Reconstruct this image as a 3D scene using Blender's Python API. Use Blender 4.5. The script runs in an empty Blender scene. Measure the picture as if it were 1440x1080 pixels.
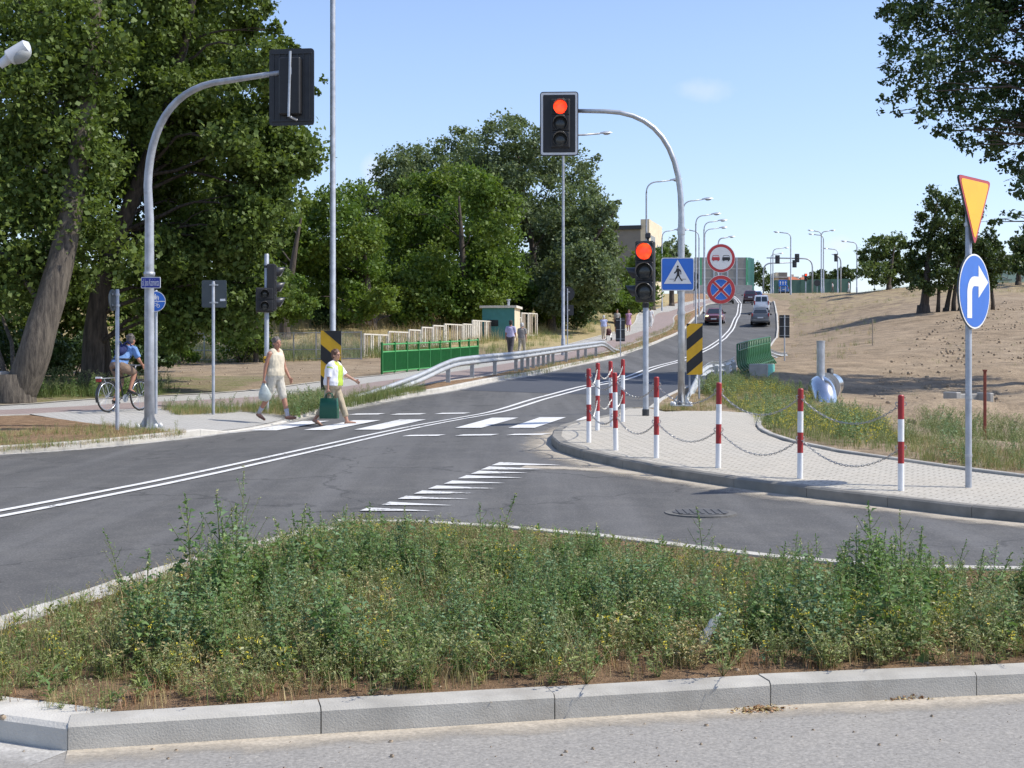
import bpy, bmesh, math, random
import numpy as np
from mathutils import Vector, Matrix, Euler, noise
R = math.radians
F, CX, HY, CH = 1900.0, 720.0, 505.0, 1.6
random.seed(7); rng = np.random.default_rng(7)
C = bpy.context.scene.collection

# ---------------------------------------------------------------- terrain (road level height field)
def A(px, py, ppm, off=0.0):
    d = F/ppm
    return ((px-CX)/ppm, d, CH+(HY-py)/ppm-off)
RC = [(30,-1.5,.32),(40,1.55,.6),(51,4.6,.95),(66,8.1,1.48),(80,11.4,2.15),(95,14.75,3.0),(115,18.7,4.2),(140,23.5,6.3),(170,28.8,8.6),(200,33.2,10.6),(245,38.5,13.2)]
anch = []
for (y,x,z) in RC:
    anch += [(x-7,y,z+.05),(x,y,z),(x+5,y,z+.03)]
anch += [(-2,5.5,0),(2,6,0),(6,7,0),(-6,6,0),(-14,8,.0),(-6,14,.0),(-3,22,.22),(-8,21.5,.08),(-6,25,.17),
 (.9,22.3,.38),(1.1,19,.29),(2,17.2,.18),(3,15.8,.09),(4.2,14.8,.02),(5,13,0),(3,11,.02),(0,12,.03),(2.4,27.5,.48),(3.5,28,.52),(2.1,22.2,.45),
 (-5.2,31,.13),(-4,29,.16),(-7,28.5,.24),(-9,31.7,.36),(-13,34,.42),(-12.5,35,.5),(-22,34,.45),(-15,25,.1),(-25,15,.0),
 (-5,50,1.0),(-12,50,.95),(-25,50,.9),(-11,70,1.6),(-20,70,1.55),(-35,70,1.6),(-15,95,5.0),(-28,95,5.3),(-6,85,3.0),(-45,100,6.5),(-8,110,5.4),(0,120,5.6),(8,140,7.5),(-20,130,8),(-60,130,8.5),(-60,50,1.2),(-60,20,.3),
 (8,20,.08),(7,25,.12),(9.4,30,-.02),(16,30,0),(8.5,36,.12),(12,40,.2),(10.8,46,.35),(14,50,.62),(18,50,.72),(18.5,62,1.76),(16,62,1.6),(22,78,3.0),(30,95,4.85),(26,95,4.5),(36,120,6.95),(45,150,9.6),(37,150,8.6),(55,120,7.3),(40,95,5.0),(35,62,1.9),(30,40,.4),(25,20,.0),(15,10,0),(25,5,0),
 (60,200,11.2),(45,200,11.2),(50,245,13.4),(80,245,13.6),(90,150,10),(80,90,5.5),(80,40,1.5),(-40,200,11),(0,200,11.2),(0,250,13.6),(-60,250,14),(100,250,14),(40,300,13.6),(-20,300,14),(0,-25,0),(40,-25,0),(-40,-25,0),(60,5,0),(-70,0,0)]
def _tps(P, Zv, lam):
    n = len(P); d = np.hypot(P[:,None,0]-P[None,:,0], P[:,None,1]-P[None,:,1])
    K = np.where(d > 0, d*d*np.log(d+1e-9), 0)+lam*np.eye(n)
    Q = np.c_[np.ones(n), P]
    M = np.block([[K, Q],[Q.T, np.zeros((3,3))]])
    return np.linalg.solve(M, np.r_[Zv, np.zeros(3)])
_an = np.array(anch); _P = _an[:,:2]/10.0
_w = _tps(_P, _an[:,2], .06)
def Z(x, y):
    x = np.clip(np.asarray(x, float), -70, 100); y = np.clip(np.asarray(y, float), -25, 290)
    sh = np.broadcast(x, y).shape
    q = np.stack([np.broadcast_to(x, sh).ravel(), np.broadcast_to(y, sh).ravel()], 1)/10.0
    out = np.empty(len(q))
    for i in range(0, len(q), 20000):
        b = q[i:i+20000]
        d2 = (b[:,None,0]-_P[None,:,0])**2+(b[:,None,1]-_P[None,:,1])**2
        out[i:i+20000] = (d2*np.log(d2+1e-9)*.5)@_w[:len(_P)]+_w[-3]+b@_w[-2:]
    return out.reshape(sh) if sh else float(out[0])
_D = np.concatenate([np.arange(3,60,.1), np.arange(60,300,.4)])
def at(px, py, off=0.0):
    """where the sight line through a pixel meets the ground (+off)"""
    X = (px-CX)/F*_D; zz = CH+(HY-py)/F*_D
    g = Z(X, _D)+off-zz
    i = np.argmax(g > 0)
    if i == 0: i = len(_D)-1
    t = g[i-1]/(g[i-1]-g[i]) if g[i] != g[i-1] else 0
    d = _D[i-1]+(_D[i]-_D[i-1])*t
    return Vector(((px-CX)/F*d, d, CH+(HY-py)/F*d))
def pt(px, py, d): return Vector(((px-CX)/F*d, d, CH+(HY-py)/F*d))
def gz(x, y, off=0.0): return float(Z(x, y))+off
# ---------------------------------------------------------------- mesh helpers
class MB:
    def __init__(s): s.v=[]; s.f=[]; s.m=[]; s.cur=0
    def add(s, vs, fs, m=None):
        o=len(s.v); s.v += [tuple(v) for v in vs]
        for f in fs: s.f.append([i+o for i in f]); s.m.append(s.cur if m is None else m)
        return s
    def box(s, c, d, rot=None, m=None, bev=0.0):
        x,y,z=[a/2 for a in d]; c=Vector(c)
        if bev>0:
            b=bev; pts=[]
            for sx in(-1,1):
                for sy in(-1,1):
                    for sz in(-1,1):
                        pts += [(sx*(x-b),sy*(y-b),sz*z),(sx*(x-b),sy*y,sz*(z-b)),(sx*x,sy*(y-b),sz*(z-b))]
            bm=bmesh.new(); bv=[bm.verts.new(p) for p in pts]
            r=bmesh.ops.convex_hull(bm, input=bv); bm.verts.ensure_lookup_table(); bm.verts.index_update()
            vs=[v.co.copy() for v in bm.verts]; fs=[[v.index for v in f.verts] for f in bm.faces]; bm.free()
        else:
            vs=[Vector(p) for p in [(-x,-y,-z),(x,-y,-z),(x,y,-z),(-x,y,-z),(-x,-y,z),(x,-y,z),(x,y,z),(-x,y,z)]]
            fs=[(3,2,1,0),(4,5,6,7),(0,1,5,4),(1,2,6,5),(2,3,7,6),(3,0,4,7)]
        if rot is not None: vs=[rot@v for v in vs]
        return s.add([v+c for v in vs], fs, m)
    def tube(s, pts, rad, n=10, caps=True, m=None, sx=1.0, sy=1.0):
        pts=[Vector(p) for p in pts]; k=len(pts)
        if not hasattr(rad,'__len__'): rad=[rad]*k
        o=len(s.v); prev=None; rings=[]
        for i,p in enumerate(pts):
            t=(pts[min(i+1,k-1)]-pts[max(i-1,0)])
            if t.length<1e-9: t=Vector((0,0,1))
            t.normalize()
            if prev is None:
                a=Vector((0,1,0)) if abs(t.y)<.9 else Vector((1,0,0))
                u=t.cross(a).normalized()
            else:
                u=(prev-t*prev.dot(t))
                u=u.normalized() if u.length>1e-6 else t.orthogonal().normalized()
            prev=u; w=t.cross(u); rings.append((p,u,w,rad[i]))
        vs=[p+(u*math.cos(2*math.pi*j/n)*sx+w*math.sin(2*math.pi*j/n)*sy)*r for (p,u,w,r) in rings for j in range(n)]
        fs=[(i*n+j, i*n+(j+1)%n, (i+1)*n+(j+1)%n, (i+1)*n+j) for i in range(k-1) for j in range(n)]
        if caps: fs += [tuple(reversed(range(n))), tuple(range((k-1)*n,k*n))]
        return s.add(vs, fs, m)
    def cyl(s, p0, p1, r0, r1=None, n=12, m=None): return s.tube([p0,p1],[r0,r0 if r1 is None else r1],n,True,m)
    def ball(s, c, r, rot=None, nu=12, nv=8, m=None):
        if not hasattr(r,'__len__'): r=(r,r,r)
        c=Vector(c); vs=[Vector((0,0,-r[2]))]
        for i in range(1,nv):
            a=math.pi*i/nv-math.pi/2
            for j in range(nu):
                b=2*math.pi*j/nu; vs.append(Vector((math.cos(a)*math.cos(b)*r[0],math.cos(a)*math.sin(b)*r[1],math.sin(a)*r[2])))
        vs.append(Vector((0,0,r[2]))); L=len(vs)-1
        fs=[(0,1+(j+1)%nu,1+j) for j in range(nu)]
        fs+=[(1+i*nu+j,1+i*nu+(j+1)%nu,1+(i+1)*nu+(j+1)%nu,1+(i+1)*nu+j) for i in range(nv-2) for j in range(nu)]
        fs+=[(L,1+(nv-2)*nu+j,1+(nv-2)*nu+(j+1)%nu) for j in range(nu)]
        if rot is not None: vs=[rot@v for v in vs]
        return s.add([v+c for v in vs], fs, m)
    def cone(s, p0, p1, r0, r1, n=10, m=None):
        """round-ended tapered limb"""
        p0=Vector(p0); p1=Vector(p1); t=(p1-p0).normalized()
        P=[];Q=[]
        for a in (80,50,20): P.append(p0-t*r0*math.sin(R(a))); Q.append(r0*math.cos(R(a)))
        P+=[p0,p1]; Q+=[r0,r1]
        for a in (20,50,80): P.append(p1+t*r1*math.sin(R(a))); Q.append(r1*math.cos(R(a)))
        return s.tube(P,Q,n,True,m)
    def plate(s, poly, y0, y1, m=None, mf=None):
        """polygon in XZ (front is -Y) with thickness from y0 (front) to y1"""
        n=len(poly); vs=[(x,y0,z) for x,z in poly]+[(x,y1,z) for x,z in poly]
        s.add(vs,[list(range(n))],m if mf is None else mf)
        o=len(s.v)-2*n
        s.f.append([o+n+i for i in reversed(range(n))]); s.m.append(s.cur if m is None else m)
        for i in range(n):
            j=(i+1)%n; s.f.append([o+i,o+n+i,o+n+j,o+j]); s.m.append(s.cur if m is None else m)
        return s
    def ring(s, c, r, w, y0, y1, n=40, m=None):
        cx,cz=c; vs=[]
        for k in range(n):
            a=2*math.pi*k/n
            for (rr,y) in((r,y0),(r-w,y0),(r-w,y1),(r,y1)): vs.append((cx+rr*math.cos(a),y,cz+rr*math.sin(a)))
        fs=[]
        for k in range(n):
            j=(k+1)%n
            for q in range(4): fs.append((k*4+q,k*4+(q+1)%4,j*4+(q+1)%4,j*4+q))
        return s.add(vs,fs,m)
    def build(s, name, mats, parent=None, smooth=False, fix=True, auto=None):
        me=bpy.data.meshes.new(name); me.from_pydata(s.v,[],s.f)
        if not isinstance(mats,(list,tuple)): mats=[mats]
        for x in mats: me.materials.append(x)
        me.polygons.foreach_set('material_index', s.m)
        if fix:
            bm=bmesh.new(); bm.from_mesh(me); bmesh.ops.recalc_face_normals(bm, faces=bm.faces); bm.to_mesh(me); bm.free()
        if smooth:
            me.polygons.foreach_set('use_smooth',[True]*len(me.polygons))
            if auto: me.set_sharp_from_angle(angle=R(auto))
        o=bpy.data.objects.new(name, me); C.objects.link(o)
        if parent: o.parent=parent
        return o
def circ(c, r, n=32, a0=0, a1=360):
    full=abs(a1-a0)>=360; k=n if full else n+1
    return [(c[0]+r*math.cos(R(a0+(a1-a0)*i/n)), c[1]+r*math.sin(R(a0+(a1-a0)*i/n))) for i in range(k)]
def rrect(w, h, r, c=(0,0), n=4):
    o=[]
    for sx,sz,a in((1,1,0),(-1,1,90),(-1,-1,180),(1,-1,270)):
        o+=[(c[0]+sx*(w/2-r)+r*math.cos(R(a+90*i/n)), c[1]+sz*(h/2-r)+r*math.sin(R(a+90*i/n))) for i in range(n+1)]
    return o
def tag(o, label=None, cat=None, group=None, kind=None):
    if label: o['label']=label
    if cat: o['category']=cat
    if group: o['group']=group
    if kind: o['kind']=kind
    return o
def thing(name, label, cat, loc=(0,0,0), rz=0, group=None):
    o=bpy.data.objects.new(name,None); C.objects.link(o); o.empty_display_size=.2
    o.location=loc; o.rotation_euler=(0,0,R(rz)); return tag(o,label,cat,group)
def struct(o): o['kind']='structure'; return o
def dup(root, loc=None, rz=None, label=None, group=None, scale=None):
    def cp(o,par):
        c=o.copy(); C.objects.link(c); c.parent=par
        for ch in list(o.children): cp(ch,c)
        return c
    r=cp(root,None)
    if loc is not None: r.location=loc
    if rz is not None: r.rotation_euler=(0,0,R(rz))
    if label: r['label']=label
    if group: r['group']=group
    if scale: r.scale=(scale,)*3
    return r
def npmesh(name, V, Q, mats, mi=None, parent=None, smooth=False):
    """one mesh from numpy verts (n,3) and quads (k,4)"""
    me=bpy.data.meshes.new(name); k=len(Q)
    me.vertices.add(len(V)); me.vertices.foreach_set('co', np.asarray(V,np.float32).ravel())
    me.loops.add(4*k); me.loops.foreach_set('vertex_index', np.asarray(Q,np.int32).ravel())
    me.polygons.add(k); me.polygons.foreach_set('loop_start', np.arange(0,4*k,4,dtype=np.int32))
    if not isinstance(mats,(list,tuple)): mats=[mats]
    for x in mats: me.materials.append(x)
    if mi is not None: me.polygons.foreach_set('material_index', np.asarray(mi,np.int32))
    if smooth: me.polygons.foreach_set('use_smooth', np.ones(k,bool))
    me.update(calc_edges=True); me.validate()
    o=bpy.data.objects.new(name,me); C.objects.link(o)
    if parent: o.parent=parent
    return o
def remesh(mb, name, mats, voxel, parent=None, smooth=3, fac=.5, fold=0):
    """fuse overlapping solids into one continuous skin"""
    t=mb.build('tmp',mats)
    m=t.modifiers.new('r','REMESH'); m.mode='VOXEL'; m.voxel_size=voxel; m.use_smooth_shade=True
    if smooth:
        q=t.modifiers.new('s','SMOOTH'); q.iterations=smooth; q.factor=fac
    dg=bpy.context.evaluated_depsgraph_get(); dg.update()
    me=bpy.data.meshes.new_from_object(t.evaluated_get(dg)); me.name=name
    bpy.data.objects.remove(t)
    if not me.materials:
        for x in (mats if isinstance(mats,(list,tuple)) else [mats]): me.materials.append(x)
    if fold:
        nn=[v.normal.copy() for v in me.vertices]
        for v,q in zip(me.vertices,nn): c=v.co; v.co=c+q*fold*(.55+noise.noise(Vector((c.x*11+c.z*3,c.y*11,c.z*5)))+.6*noise.noise(Vector((c.x*24,c.y*24-c.z*5,c.z*13))))
    o=bpy.data.objects.new(name,me); C.objects.link(o)
    if parent: o.parent=parent
    return o
# ---------------------------------------------------------------- materials
def nt(name):
    m=bpy.data.materials.new(name); m.use_nodes=True; n=m.node_tree.nodes; l=m.node_tree.links
    return m,n,l,n['Principled BSDF']
def N(n, t, **kw):
    x=n.new(t)
    for k,v in kw.items():
        if k in x.inputs.keys(): x.inputs[k].default_value=v
        else: setattr(x,k,v)
    return x
def mixc(n,l,fac,a,b,blend='MIX'):
    x=n.new('ShaderNodeMix'); x.data_type='RGBA'; x.blend_type=blend
    for sock,val in((x.inputs[0],fac),(x.inputs[6],a),(x.inputs[7],b)):
        if isinstance(val,(int,float)): sock.default_value=val
        elif isinstance(val,(tuple,list)): sock.default_value=(*val[:3],1)
        else: l.new(val,sock)
    return x.outputs[2]
def ramp(n,l,src,a,b,lo=0,hi=1):
    x=n.new('ShaderNodeMapRange'); x.clamp=True
    x.inputs[1].default_value=a; x.inputs[2].default_value=b; x.inputs[3].default_value=lo; x.inputs[4].default_value=hi
    l.new(src,x.inputs[0]); return x.outputs[0]
def noise_(n,l,scale,detail=4,rough=.55,vec=None,coord='Object'):
    x=n.new('ShaderNodeTexNoise'); x.inputs['Scale'].default_value=scale; x.inputs['Detail'].default_value=detail; x.inputs['Roughness'].default_value=rough
    if vec is None:
        t=n.new('ShaderNodeTexCoord'); vec=t.outputs[coord]
    l.new(vec,x.inputs['Vector']); return x.outputs['Fac']
def M(name, col, rough=.6, var=.12, scale=6, metal=0, bump=0, bscale=60, dirt=None, dscale=2.5, spec=.5, coat=0):
    m,n,l,p=nt(name); f=noise_(n,l,scale,5)
    c=mixc(n,l,ramp(n,l,f,.3,.7),[max(0,x*(1-var)) for x in col],[min(1,x*(1+var)) for x in col])
    if dirt:
        g=noise_(n,l,dscale,6,.65); c=mixc(n,l,ramp(n,l,g,.52,.72,0,.6),c,dirt)
    l.new(c,p.inputs['Base Color']); p.inputs['Roughness'].default_value=rough; p.inputs['Metallic'].default_value=metal
    p.inputs['Specular IOR Level'].default_value=spec
    if coat: p.inputs['Coat Weight'].default_value=coat
    if bump:
        b=n.new('ShaderNodeBump'); b.inputs['Strength'].default_value=bump; b.inputs['Distance'].default_value=.01
        l.new(noise_(n,l,bscale,4),b.inputs['Height']); l.new(b.outputs[0],p.inputs['Normal'])
    return m
def Mleaf(name, a, b, c=None, trans=.25, rough=.55, spec=.35):
    m,n,l,p=nt(name); g=n.new('ShaderNodeNewGeometry')
    col=mixc(n,l,g.outputs['Random Per Island'],a,b)
    if c:
        f=noise_(n,l,.35,2); col=mixc(n,l,ramp(n,l,f,.4,.65),col,c)
    l.new(col,p.inputs['Base Color']); p.inputs['Roughness'].default_value=rough; p.inputs['Specular IOR Level'].default_value=spec
    t=n.new('ShaderNodeBsdfTranslucent'); tc=mixc(n,l,1.0,col,(1.0,1.0,.55),'MULTIPLY'); l.new(tc,t.inputs[0])
    s=n.new('ShaderNodeMixShader'); s.inputs[0].default_value=trans
    l.new(p.outputs[0],s.inputs[1]); l.new(t.outputs[0],s.inputs[2]); l.new(s.outputs[0],n['Material Output'].inputs[0])
    return m
def Memit(name,col,st):
    m,n,l,p=nt(name); p.inputs['Base Color'].default_value=(*[x*.5 for x in col],1)
    c=mixc(n,l,ramp(n,l,noise_(n,l,7,2),.4,.65),col,[min(1,col[0]),col[1]*1.7+.01,col[2]*1.5]); l.new(c,p.inputs['Emission Color']); p.inputs['Emission Strength'].default_value=st
    p.inputs['Roughness'].default_value=.3; return m
def Masphalt(name, base, dust, track=True, speck=1.0):
    m,n,l,p=nt(name)
    big=noise_(n,l,.22,4,.6); mid=noise_(n,l,2.2,5,.65); fine=noise_(n,l,55,3,.8); ag=n.new('ShaderNodeTexVoronoi'); ag.inputs['Scale'].default_value=85
    t=n.new('ShaderNodeTexCoord'); l.new(t.outputs['Object'],ag.inputs['Vector'])
    c=mixc(n,l,ramp(n,l,big,.35,.68),base,[b*.82+d*.18 for b,d in zip(base,dust)])
    c=mixc(n,l,ramp(n,l,mid,.45,.75,0,.35),c,dust)
    if track:   # worn wheel tracks along the carriageway
        mp=n.new('ShaderNodeMapping'); mp.inputs['Rotation'].default_value=(0,0,R(15)); mp.inputs['Scale'].default_value=(1.0,.035,1)
        l.new(t.outputs['Object'],mp.inputs['Vector']); s=noise_(n,l,1.1,4,.6,mp.outputs[0])
        c=mixc(n,l,ramp(n,l,s,.48,.72,0,.7),c,[b*1.9 for b in base])
        cr=n.new('ShaderNodeTexVoronoi'); cr.feature='DISTANCE_TO_EDGE'; cr.inputs['Scale'].default_value=.22
        wv=n.new('ShaderNodeVectorMath'); wv.operation='MULTIPLY_ADD'; nn=n.new('ShaderNodeTexNoise'); nn.inputs['Scale'].default_value=1.3; nn.inputs['Detail'].default_value=5; l.new(t.outputs['Object'],nn.inputs['Vector']); l.new(nn.outputs['Color'],wv.inputs[0]); wv.inputs[1].default_value=(1.6,1.6,0); l.new(t.outputs['Object'],wv.inputs[2]); l.new(wv.outputs[0],cr.inputs['Vector'])
        c=mixc(n,l,ramp(n,l,cr.outputs['Distance'],.0015,.006,.55,0),c,[b*.45 for b in base])
        oil=noise_(n,l,.9,3,.5); c=mixc(n,l,ramp(n,l,oil,.68,.76,0,.45),c,[b*.5 for b in base])
        c=mixc(n,l,ramp(n,l,s,.3,.45,.45,0),c,[b*.6 for b in base])
    k=mixc(n,l,ramp(n,l,fine,.3,.75,0,1),[.62]*3,[1.35]*3); c=mixc(n,l,speck,c,k,'MULTIPLY')
    k=mixc(n,l,ramp(n,l,ag.outputs['Color'],.75,.95,0,.5*speck),c,[min(1,d*1.25) for d in dust]); c=k
    l.new(c,p.inputs['Base Color']); p.inputs['Roughness'].default_value=.82; p.inputs['Specular IOR Level'].default_value=.3
    b=n.new('ShaderNodeBump'); b.inputs['Strength'].default_value=.35; b.inputs['Distance'].default_value=.006; l.new(fine,b.inputs['Height']); l.new(b.outputs[0],p.inputs['Normal'])
    return m
def Mpaver(name, a, b, bw, bh, rot=0, joint=(.16,.14,.11), dust=None):
    m,n,l,p=nt(name); t=n.new('ShaderNodeTexCoord'); mp=n.new('ShaderNodeMapping'); mp.inputs['Rotation'].default_value=(0,0,R(rot)); l.new(t.outputs['Object'],mp.inputs[0])
    br=n.new('ShaderNodeTexBrick'); br.inputs['Scale'].default_value=1; br.inputs['Brick Width'].default_value=bw; br.inputs['Row Height'].default_value=bh
    br.inputs['Mortar Size'].default_value=.007; br.inputs['Color1'].default_value=(*a,1); br.inputs['Color2'].default_value=(*b,1); br.inputs['Mortar'].default_value=(*joint,1)
    l.new(mp.outputs[0],br.inputs['Vector']); c=br.outputs['Color']
    f=noise_(n,l,.7,5,.6); c=mixc(n,l,ramp(n,l,f,.4,.75,0,.45),c,dust or [x*.75 for x in a])
    g=noise_(n,l,40,3); k=mixc(n,l,ramp(n,l,g,.3,.7),[.8]*3,[1.12]*3); c=mixc(n,l,1.0,c,k,'MULTIPLY')
    l.new(c,p.inputs['Base Color']); p.inputs['Roughness'].default_value=.88
    bp=n.new('ShaderNodeBump'); bp.inputs['Strength'].default_value=.5; bp.inputs['Distance'].default_value=.006; l.new(br.outputs['Fac'],bp.inputs['Height']); bp.invert=True; l.new(bp.outputs[0],p.inputs['Normal'])
    return m
def Mpaint(name, col, wear=.5):
    """road paint, worn through in patches to the asphalt below"""
    m,n,l,p=nt(name); f=noise_(n,l,14,6,.7); g=noise_(n,l,1.3,3)
    c=mixc(n,l,ramp(n,l,f,.35,.7),[x*.8 for x in col],col); l.new(c,p.inputs['Base Color']); p.inputs['Roughness'].default_value=.7
    a=n.new('ShaderNodeMath'); a.operation='ADD'; l.new(f,a.inputs[0]); l.new(g,a.inputs[1])
    tr=n.new('ShaderNodeBsdfTransparent'); s=n.new('ShaderNodeMixShader'); l.new(ramp(n,l,a.outputs[0],.62+wear*.2,.78+wear*.2),s.inputs[0])
    l.new(tr.outputs[0],s.inputs[1]); l.new(p.outputs[0],s.inputs[2]); l.new(s.outputs[0],n['Material Output'].inputs[0]); return m
def Mfade(name, col, scale=3.0):
    """loose sand / dust whose cover thins out across attribute v"""
    m,n,l,p=nt(name); at_=n.new('ShaderNodeAttribute'); at_.attribute_name='v'
    f=noise_(n,l,scale,6,.7); g=noise_(n,l,60,3)
    c=mixc(n,l,ramp(n,l,g,.3,.7),[x*.75 for x in col],[min(1,x*1.2) for x in col]); l.new(c,p.inputs['Base Color']); p.inputs['Roughness'].default_value=.95
    d=n.new('ShaderNodeMath'); d.operation='SUBTRACT'; l.new(f,d.inputs[0]); l.new(at_.outputs['Fac'],d.inputs[1])
    tr=n.new('ShaderNodeBsdfTransparent'); s=n.new('ShaderNodeMixShader'); l.new(ramp(n,l,d.outputs[0],-.12,.35,0,.85),s.inputs[0])
    l.new(tr.outputs[0],s.inputs[1]); l.new(p.outputs[0],s.inputs[2]); l.new(s.outputs[0],n['Material Output'].inputs[0]); return m
def Msoil(name, soil, dry, green, sc=1.0):
    m,n,l,p=nt(name); a1=n.new('ShaderNodeAttribute'); a1.attribute_name='dry'; a2=n.new('ShaderNodeAttribute'); a2.attribute_name='green'
    big=noise_(n,l,.12*sc,5,.6); mid=noise_(n,l,.9*sc,6,.65); fine=noise_(n,l,9*sc,6,.7)
    c=mixc(n,l,ramp(n,l,mid,.35,.68),[x*.6 for x in soil],[x*1.15 for x in soil])
    c=mixc(n,l,ramp(n,l,big,.45,.7,0,.35),c,[soil[0]*1.15,soil[1]*1.22,soil[2]*1.3])
    def cov(att,nz,lo,hi):
        s=n.new('ShaderNodeMath'); s.operation='ADD'; l.new(att,s.inputs[0]); l.new(nz,s.inputs[1]); return ramp(n,l,s.outputs[0],lo,hi)
    c=mixc(n,l,cov(a1.outputs['Fac'],mid,.85,1.15),c,dry); c=mixc(n,l,cov(a2.outputs['Fac'],mid,.85,1.15),c,green)
    k=mixc(n,l,ramp(n,l,fine,.3,.7),[.68]*3,[1.22]*3); c=mixc(n,l,1.0,c,k,'MULTIPLY')
    l.new(c,p.inputs['Base Color']); p.inputs['Roughness'].default_value=.95; p.inputs['Specular IOR Level'].default_value=.1
    b=n.new('ShaderNodeBump'); b.inputs['Strength'].default_value=.8; b.inputs['Distance'].default_value=.08; l.new(fine,b.inputs['Height']); l.new(b.outputs[0],p.inputs['Normal']); return m
def Mtrunk(name, a, b):
    m,n,l,p=nt(name); t=n.new('ShaderNodeTexCoord'); mp=n.new('ShaderNodeMapping'); mp.inputs['Scale'].default_value=(9,9,1.4); l.new(t.outputs['Object'],mp.inputs[0])
    f=noise_(n,l,1.2,6,.7,mp.outputs[0]); c=mixc(n,l,ramp(n,l,f,.35,.65),a,b); l.new(c,p.inputs['Base Color']); p.inputs['Roughness'].default_value=.9
    bb=n.new('ShaderNodeBump'); bb.inputs['Strength'].default_value=.9; bb.inputs['Distance'].default_value=.05; l.new(f,bb.inputs['Height']); l.new(bb.outputs[0],p.inputs['Normal']); return m
K={}
K['asphalt']=Masphalt('asphalt',(.090,.088,.085),(.20,.19,.17))
K['near']=Masphalt('old_asphalt',(.275,.26,.235),(.38,.35,.30),False,.9)
K['patch']=Masphalt('fresh_asphalt',(.07,.075,.088),(.12,.12,.125),False,.7)  # bluish dark tone stands in for tree shadow on the road
K['white_paint']=Mpaint('white_road_paint',(.78,.77,.74),.35)
K['worn_paint']=Mpaint('worn_road_paint',(.70,.69,.66),.85)
K['kerb']=M('kerb_concrete',(.40,.38,.335),.9,.2,3.5,bump=.3,bscale=120,dirt=(.25,.225,.185),dscale=2.6)
K['kerb_dark']=M('dirty_kerb_concrete',(.235,.22,.19),.9,.16,5,bump=.5,bscale=90,dirt=(.15,.14,.12),dscale=3)  # shade of the unlit kerb face put into the base colour, plus dirt blotches
K['kerb_pale']=M('pale_kerb_concrete',(.50,.475,.42),.9,.14,4,bump=.4,bscale=90,dirt=(.36,.33,.28))
K['paver']=Mpaver('grey_pavers',(.50,.465,.395),(.445,.415,.35),.20,.10,35,dust=(.45,.40,.32))
K['grey_path']=Mpaver('path_pavers',(.47,.455,.42),(.42,.405,.37),.20,.10,15)
K['red_path']=Mpaver('red_path_pavers',(.34,.26,.235),(.29,.225,.205),.20,.10,15)
K['sand']=Mfade('kerb_sand',(.50,.44,.35))
K['pale_dust']=Mfade('pale_dust',(.52,.50,.46),5)
K['soil']=Msoil('field_soil',(.345,.265,.18),(.40,.325,.175),(.13,.155,.05))
K['island_soil']=Msoil('dry_soil',(.36,.235,.14),(.36,.28,.15),(.14,.16,.06),6)
K['galv']=M('galvanised_steel',(.46,.475,.49),.45,.2,6,metal=.75,spec=.5)
K['galv_paint']=M('galvanised_pole',(.40,.42,.45),.48,.2,5,metal=.35,dirt=(.24,.235,.22),dscale=4)
K['dark_metal']=M('dark_sign_back',(.028,.030,.033),.55,.2,5)
K['sign_back']=M('grey_sign_back',(.07,.085,.09),.5,.12,4,metal=.2)
K['black']=M('black_plastic',(.014,.014,.015),.5,.2,8)
K['lens_dark']=M('dark_lens',(.035,.04,.042),.15,.2,30)
K['visor']=M('visor_plastic',(.03,.03,.032),.35,.2,8)
K['visor_in']=M('visor_grey',(.19,.19,.19),.5,.12,8)
K['white']=M('white_enamel',(.78,.78,.78),.4,.04,6,dirt=(.55,.53,.48),dscale=5)
K['sign_white']=M('sign_white',(.62,.63,.64),.35,.04,6)
K['red']=M('red_enamel',(.34,.022,.025),.4,.1,10,dirt=(.28,.05,.04),dscale=6)
K['sign_red']=M('sign_red',(.42,.03,.035),.35,.05,8)
K['sign_blue']=M('sign_blue',(.018,.13,.52),.35,.06,5)
K['name_blue']=M('nameplate_blue',(.02,.035,.30),.3,.08,5)
K['sign_yellow']=M('sign_yellow',(.86,.44,.005),.4,.05,5)
K['haz_yellow']=M('hazard_yellow',(.62,.36,.012),.45,.1,5)
K['green_dark']=M('dark_green_paint',(.010,.10,.025),.45,.12,5)
K['green']=M('green_paint',(.012,.16,.032),.4,.12,5,dirt=(.03,.16,.05))
K['green_light']=M('light_green_paint',(.07,.34,.08),.4,.1,5)
K['chain']=M('steel_chain',(.42,.41,.39),.45,.2,40,metal=.8)
K['rust']=M('rusty_paint',(.22,.05,.03),.75,.35,14,dirt=(.14,.07,.04))
K['concrete']=M('concrete',(.42,.40,.36),.9,.15,3,bump=.4,dirt=(.30,.28,.24))
K['teal']=M('teal_paint',(.10,.42,.36),.7,.1,3,dirt=(.18,.36,.3))
K['shed_teal']=M('shed_teal',(.05,.20,.19),.7,.1,3)
K['cream']=M('cream_plaster',(.66,.565,.40),.85,.08,1.5,dirt=(.5,.4,.25),dscale=.6)
K['grey_plaster']=M('grey_plaster',(.20,.185,.16),.9,.1,1,dirt=(.15,.14,.12),dscale=.5)
K['glass']=M('dark_glass',(.02,.025,.03),.06,.1,3,spec=.8)
K['tyre']=M('tyre_rubber',(.018,.018,.018),.85,.2,20)
K['skin']=M('skin',(.44,.235,.16),.5,.12,18)
K['skin_tan']=M('tanned_skin',(.37,.18,.115),.5,.12,18)
K['bark']=Mtrunk('grey_bark',(.045,.037,.03),(.155,.13,.10))
K['bark_dark']=Mtrunk('dark_bark',(.035,.028,.022),(.12,.095,.075))
K['wood']=M('weathered_wood',(.33,.275,.21),.9,.3,9,dirt=(.25,.2,.15))
K['shiny']=M('shiny_duct_metal',(.62,.64,.67),.2,.1,4,metal=.95,bump=.25,bscale=6)
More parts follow.
